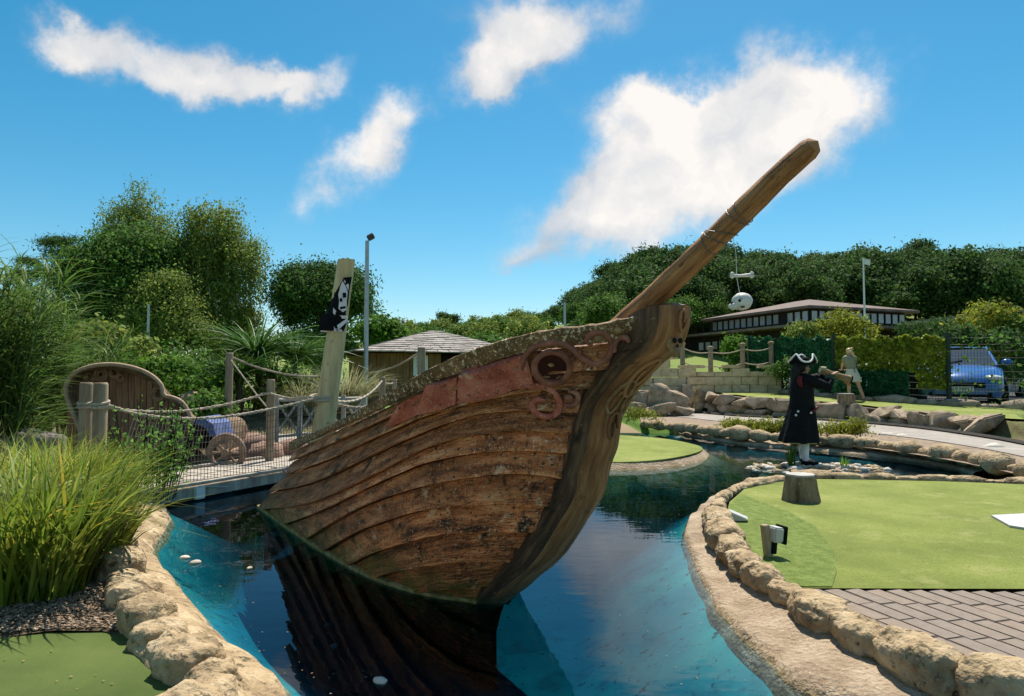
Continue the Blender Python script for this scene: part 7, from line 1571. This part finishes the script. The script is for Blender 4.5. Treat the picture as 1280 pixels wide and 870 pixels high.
# ---------------------------------------------------------------- wooded hill and scattered shrubs
def build_hill():
    protos = []
    for s in range(4):
        g = random.Random(1000 + s); R_ = (3.5 + .2 * s, 3.5, 3.5 + .2 * s)
        e = tree('woodland_tree', 'dark green tree in the dense wood on the hill', (0, 0, -50), 8.6, rand_lobes(8, (0, 0, 4.6), R_, 1.7, 1000 + s), 420, 22, .42, .19, ml_forest, 1000 + s, group='trees of the dense wood on the hill', tr=.25, limbs=3)
        protos.append(e)
    used = set(); n = 0; g = random.Random(77); rows = [(88, .115, .30, 10), (100, .10, .55, 20), (112, .09, .80, 30), (124, .085, .84, 34), (136, .08, .86, 38), (150, .085, .88, 40)]
    rows = [(84, .13, .82, 26), (93, .11, .82, 29), (103, .09, .82, 32), (114, .075, .82, 35), (127, .06, .84, 38), (142, .05, .86, 42)]
    for (Yd, u0, u1, cnt) in rows:
        for k in range(cnt):
            u = u0 + (u1 - u0) * (k + g.uniform(.2, .8)) / cnt; y = Yd + g.uniform(-5, 5); x = u * y; s = g.uniform(.8, 1.25) * min(1.0, .55 + (u - .08) * 5)
            pi = g.randrange(4); o = protos[pi] if pi not in used else copy_tree(protos[pi]); used.add(pi)
            o.location = (x, y, gz(x, y) - .3); o.rotation_euler[2] = g.uniform(0, 6.28); o.scale = (s, s, s * g.uniform(.9, 1.15)); n += 1
            ri = [r[0] for r in rows].index(Yd); o['label'] = ['dark tree in the front row of the wood just behind the long building', 'dark tree in the second row of the wood behind the long building', 'dark tree low in the middle of the hillside wood', 'dark tree high in the middle of the hillside wood', 'dark tree just below the skyline of the hillside wood', 'dark tree on the skyline along the top of the wood'][ri]; o['group'] = ['front row of the wood', 'second row of the wood', 'lower middle of the wood', 'upper middle of the wood', 'row below the skyline of the wood', 'skyline row of the wood'][ri]
    for i in range(4):
        if i not in used: protos[i].location = (60, 120, gz(60, 120))
    # lighter trees in front of the wood
    pr = [tree('hillside_tree', 'mid green rounded tree at the lower edge of the wood', (0, 0, -50), 6, rand_lobes(8, (0, 0, 3.4), (2.4, 2.2, 2.3), 1.1, 1100 + s), 260, 22, .32, .13, ml_mid, 1100 + s, group='rounded trees at the foot of the wood', tr=.16, limbs=3) for s in range(2)]
    spots = [(735, 395, 80), (752, 385, 84), (775, 390, 78), (800, 380, 82), (850, 392, 76), (868, 384, 80), (888, 388, 78), (905, 380, 84), (760, 405, 72), (720, 402, 90), (840, 400, 72)]
    for i, (px, py, Yd) in enumerate(spots):
        o = pr[i] if i < 2 else copy_tree(pr[i % 2]); p = P(px, py, Yd); s = rnd.uniform(.75, 1.15); o.location = (p[0], p[1], gz(p[0], p[1]) - .2); o.rotation_euler[2] = rnd.uniform(0, 6.28); o.scale = (s, s, s)
    # scrub on the middle slope
    pr = []
    for s in range(3):
        e = thing('hillside_shrub', 'rounded shrub on the open slope behind the hut', 'shrub', (0, 0, -50), 'shrubs on the open slope'); C, tn = clusters(rand_lobes(6, (0, 0, 1.5), (2.2, 2.0, 1.5), .9, 1200 + s), 120, 16, .3, 1200 + s); leaf_obj('foliage', C, .17, (ml_mid, ml_birch, ml_mid)[s], e, s, clump=tn); trunk_mb(1.2, .08, 4, s).build('stems', m_bark, e, world=False); pr.append(e)
    g = random.Random(5); k = 0
    for Yd, u0, u1, cnt in ((70, -.17, .05, 9), (85, -.19, .06, 12), (100, -.20, .05, 13), (118, -.20, .08, 16), (136, -.22, .10, 18)):
        for j in range(cnt):
            u = u0 + (u1 - u0) * (j + g.uniform(.1, .9)) / cnt; y = Yd + g.uniform(-6, 6); x = u * y; pi = g.randrange(3)
            if .045 < u < .075 and Yd < 130: continue
            o = pr[pi] if k == pi and k < 3 else copy_tree(pr[pi]); k += 1; s = g.uniform(.6, 1.25); o.location = (x, y, gz(x, y) - .2); o.rotation_euler[2] = g.uniform(0, 6.28); o.scale = (s, s, s * g.uniform(.8, 1.1)); ol = pi == 1; far = Yd > 110; o['label'] = ('olive' if ol else 'mid green') + ' rounded shrub ' + ('along the skyline of the open slope' if far else 'low on the open slope behind the hut'); o['group'] = ('olive' if ol else 'green') + (' skyline shrubs' if far else ' slope shrubs')
    for o in pr:
        if o.location.z < -40: o.location = (-8, 100, gz(-8, 100))
    p = P(560, 400, 128); b = gz(p[0], p[1]); tree('broad_tree', 'single dark domed tree on the skyline above the wooden hut', (p[0], p[1], b), 5, rand_lobes(7, (0, 0, p[2] - b), (2.2, 2, 1.6), .9, 9), 180, 16, .3, .17, ml_dark, 1300, tr=.16)
    # bushes before the building
    for i, (px, py, Yd, r, m, lab) in enumerate([(1058, 411, 36, (1.5, 1.3, .85), ml_yel, 'yellow-green bush rising above the fence before the long building'), (1005, 418, 38, (1.1, 1, .6), ml_birch, 'smaller olive bush beside the yellow-green bush'), (1236, 404, 31, (1.9, 1.4, .85), ml_yel, 'wide yellow-green bush above the fence by the car park'), (1160, 411, 42, (2.6, 1.2, .5), ml_dark, 'clipped dark hedge between the two yellow-green bushes'), (925, 437, 34, (.9, .8, .5), ml_bright, 'bright shrub behind the rope fence'), (1290, 415, 30, (1.4, 1.2, .8), ml_mid, 'green bush at the end of the fence by the car park'), (1210, 428, 27.5, (2.6, .6, .45), ml_dark, 'dark low hedge behind the parked cars')]):
        p = P(px, py, Yd); b = gz(p[0], p[1]); e = thing('bush', lab, 'shrub', (p[0], p[1], b)); zc = max(.3, p[2] - b); lob = rand_lobes(7, (0, 0, zc), r, r[2] * .7, 1400 + i) + rand_lobes(5, (0, 0, zc * .45), (r[0], r[1], zc * .4), r[2] * .6, 1450 + i); C, tn = clusters(lob, 260, 18, .2, 1400 + i); leaf_obj('foliage', C, .09, m, e, i, clump=tn); trunk_mb(zc, .06, 6, i).build('stems', m_bark, e, world=False)
build_hill()
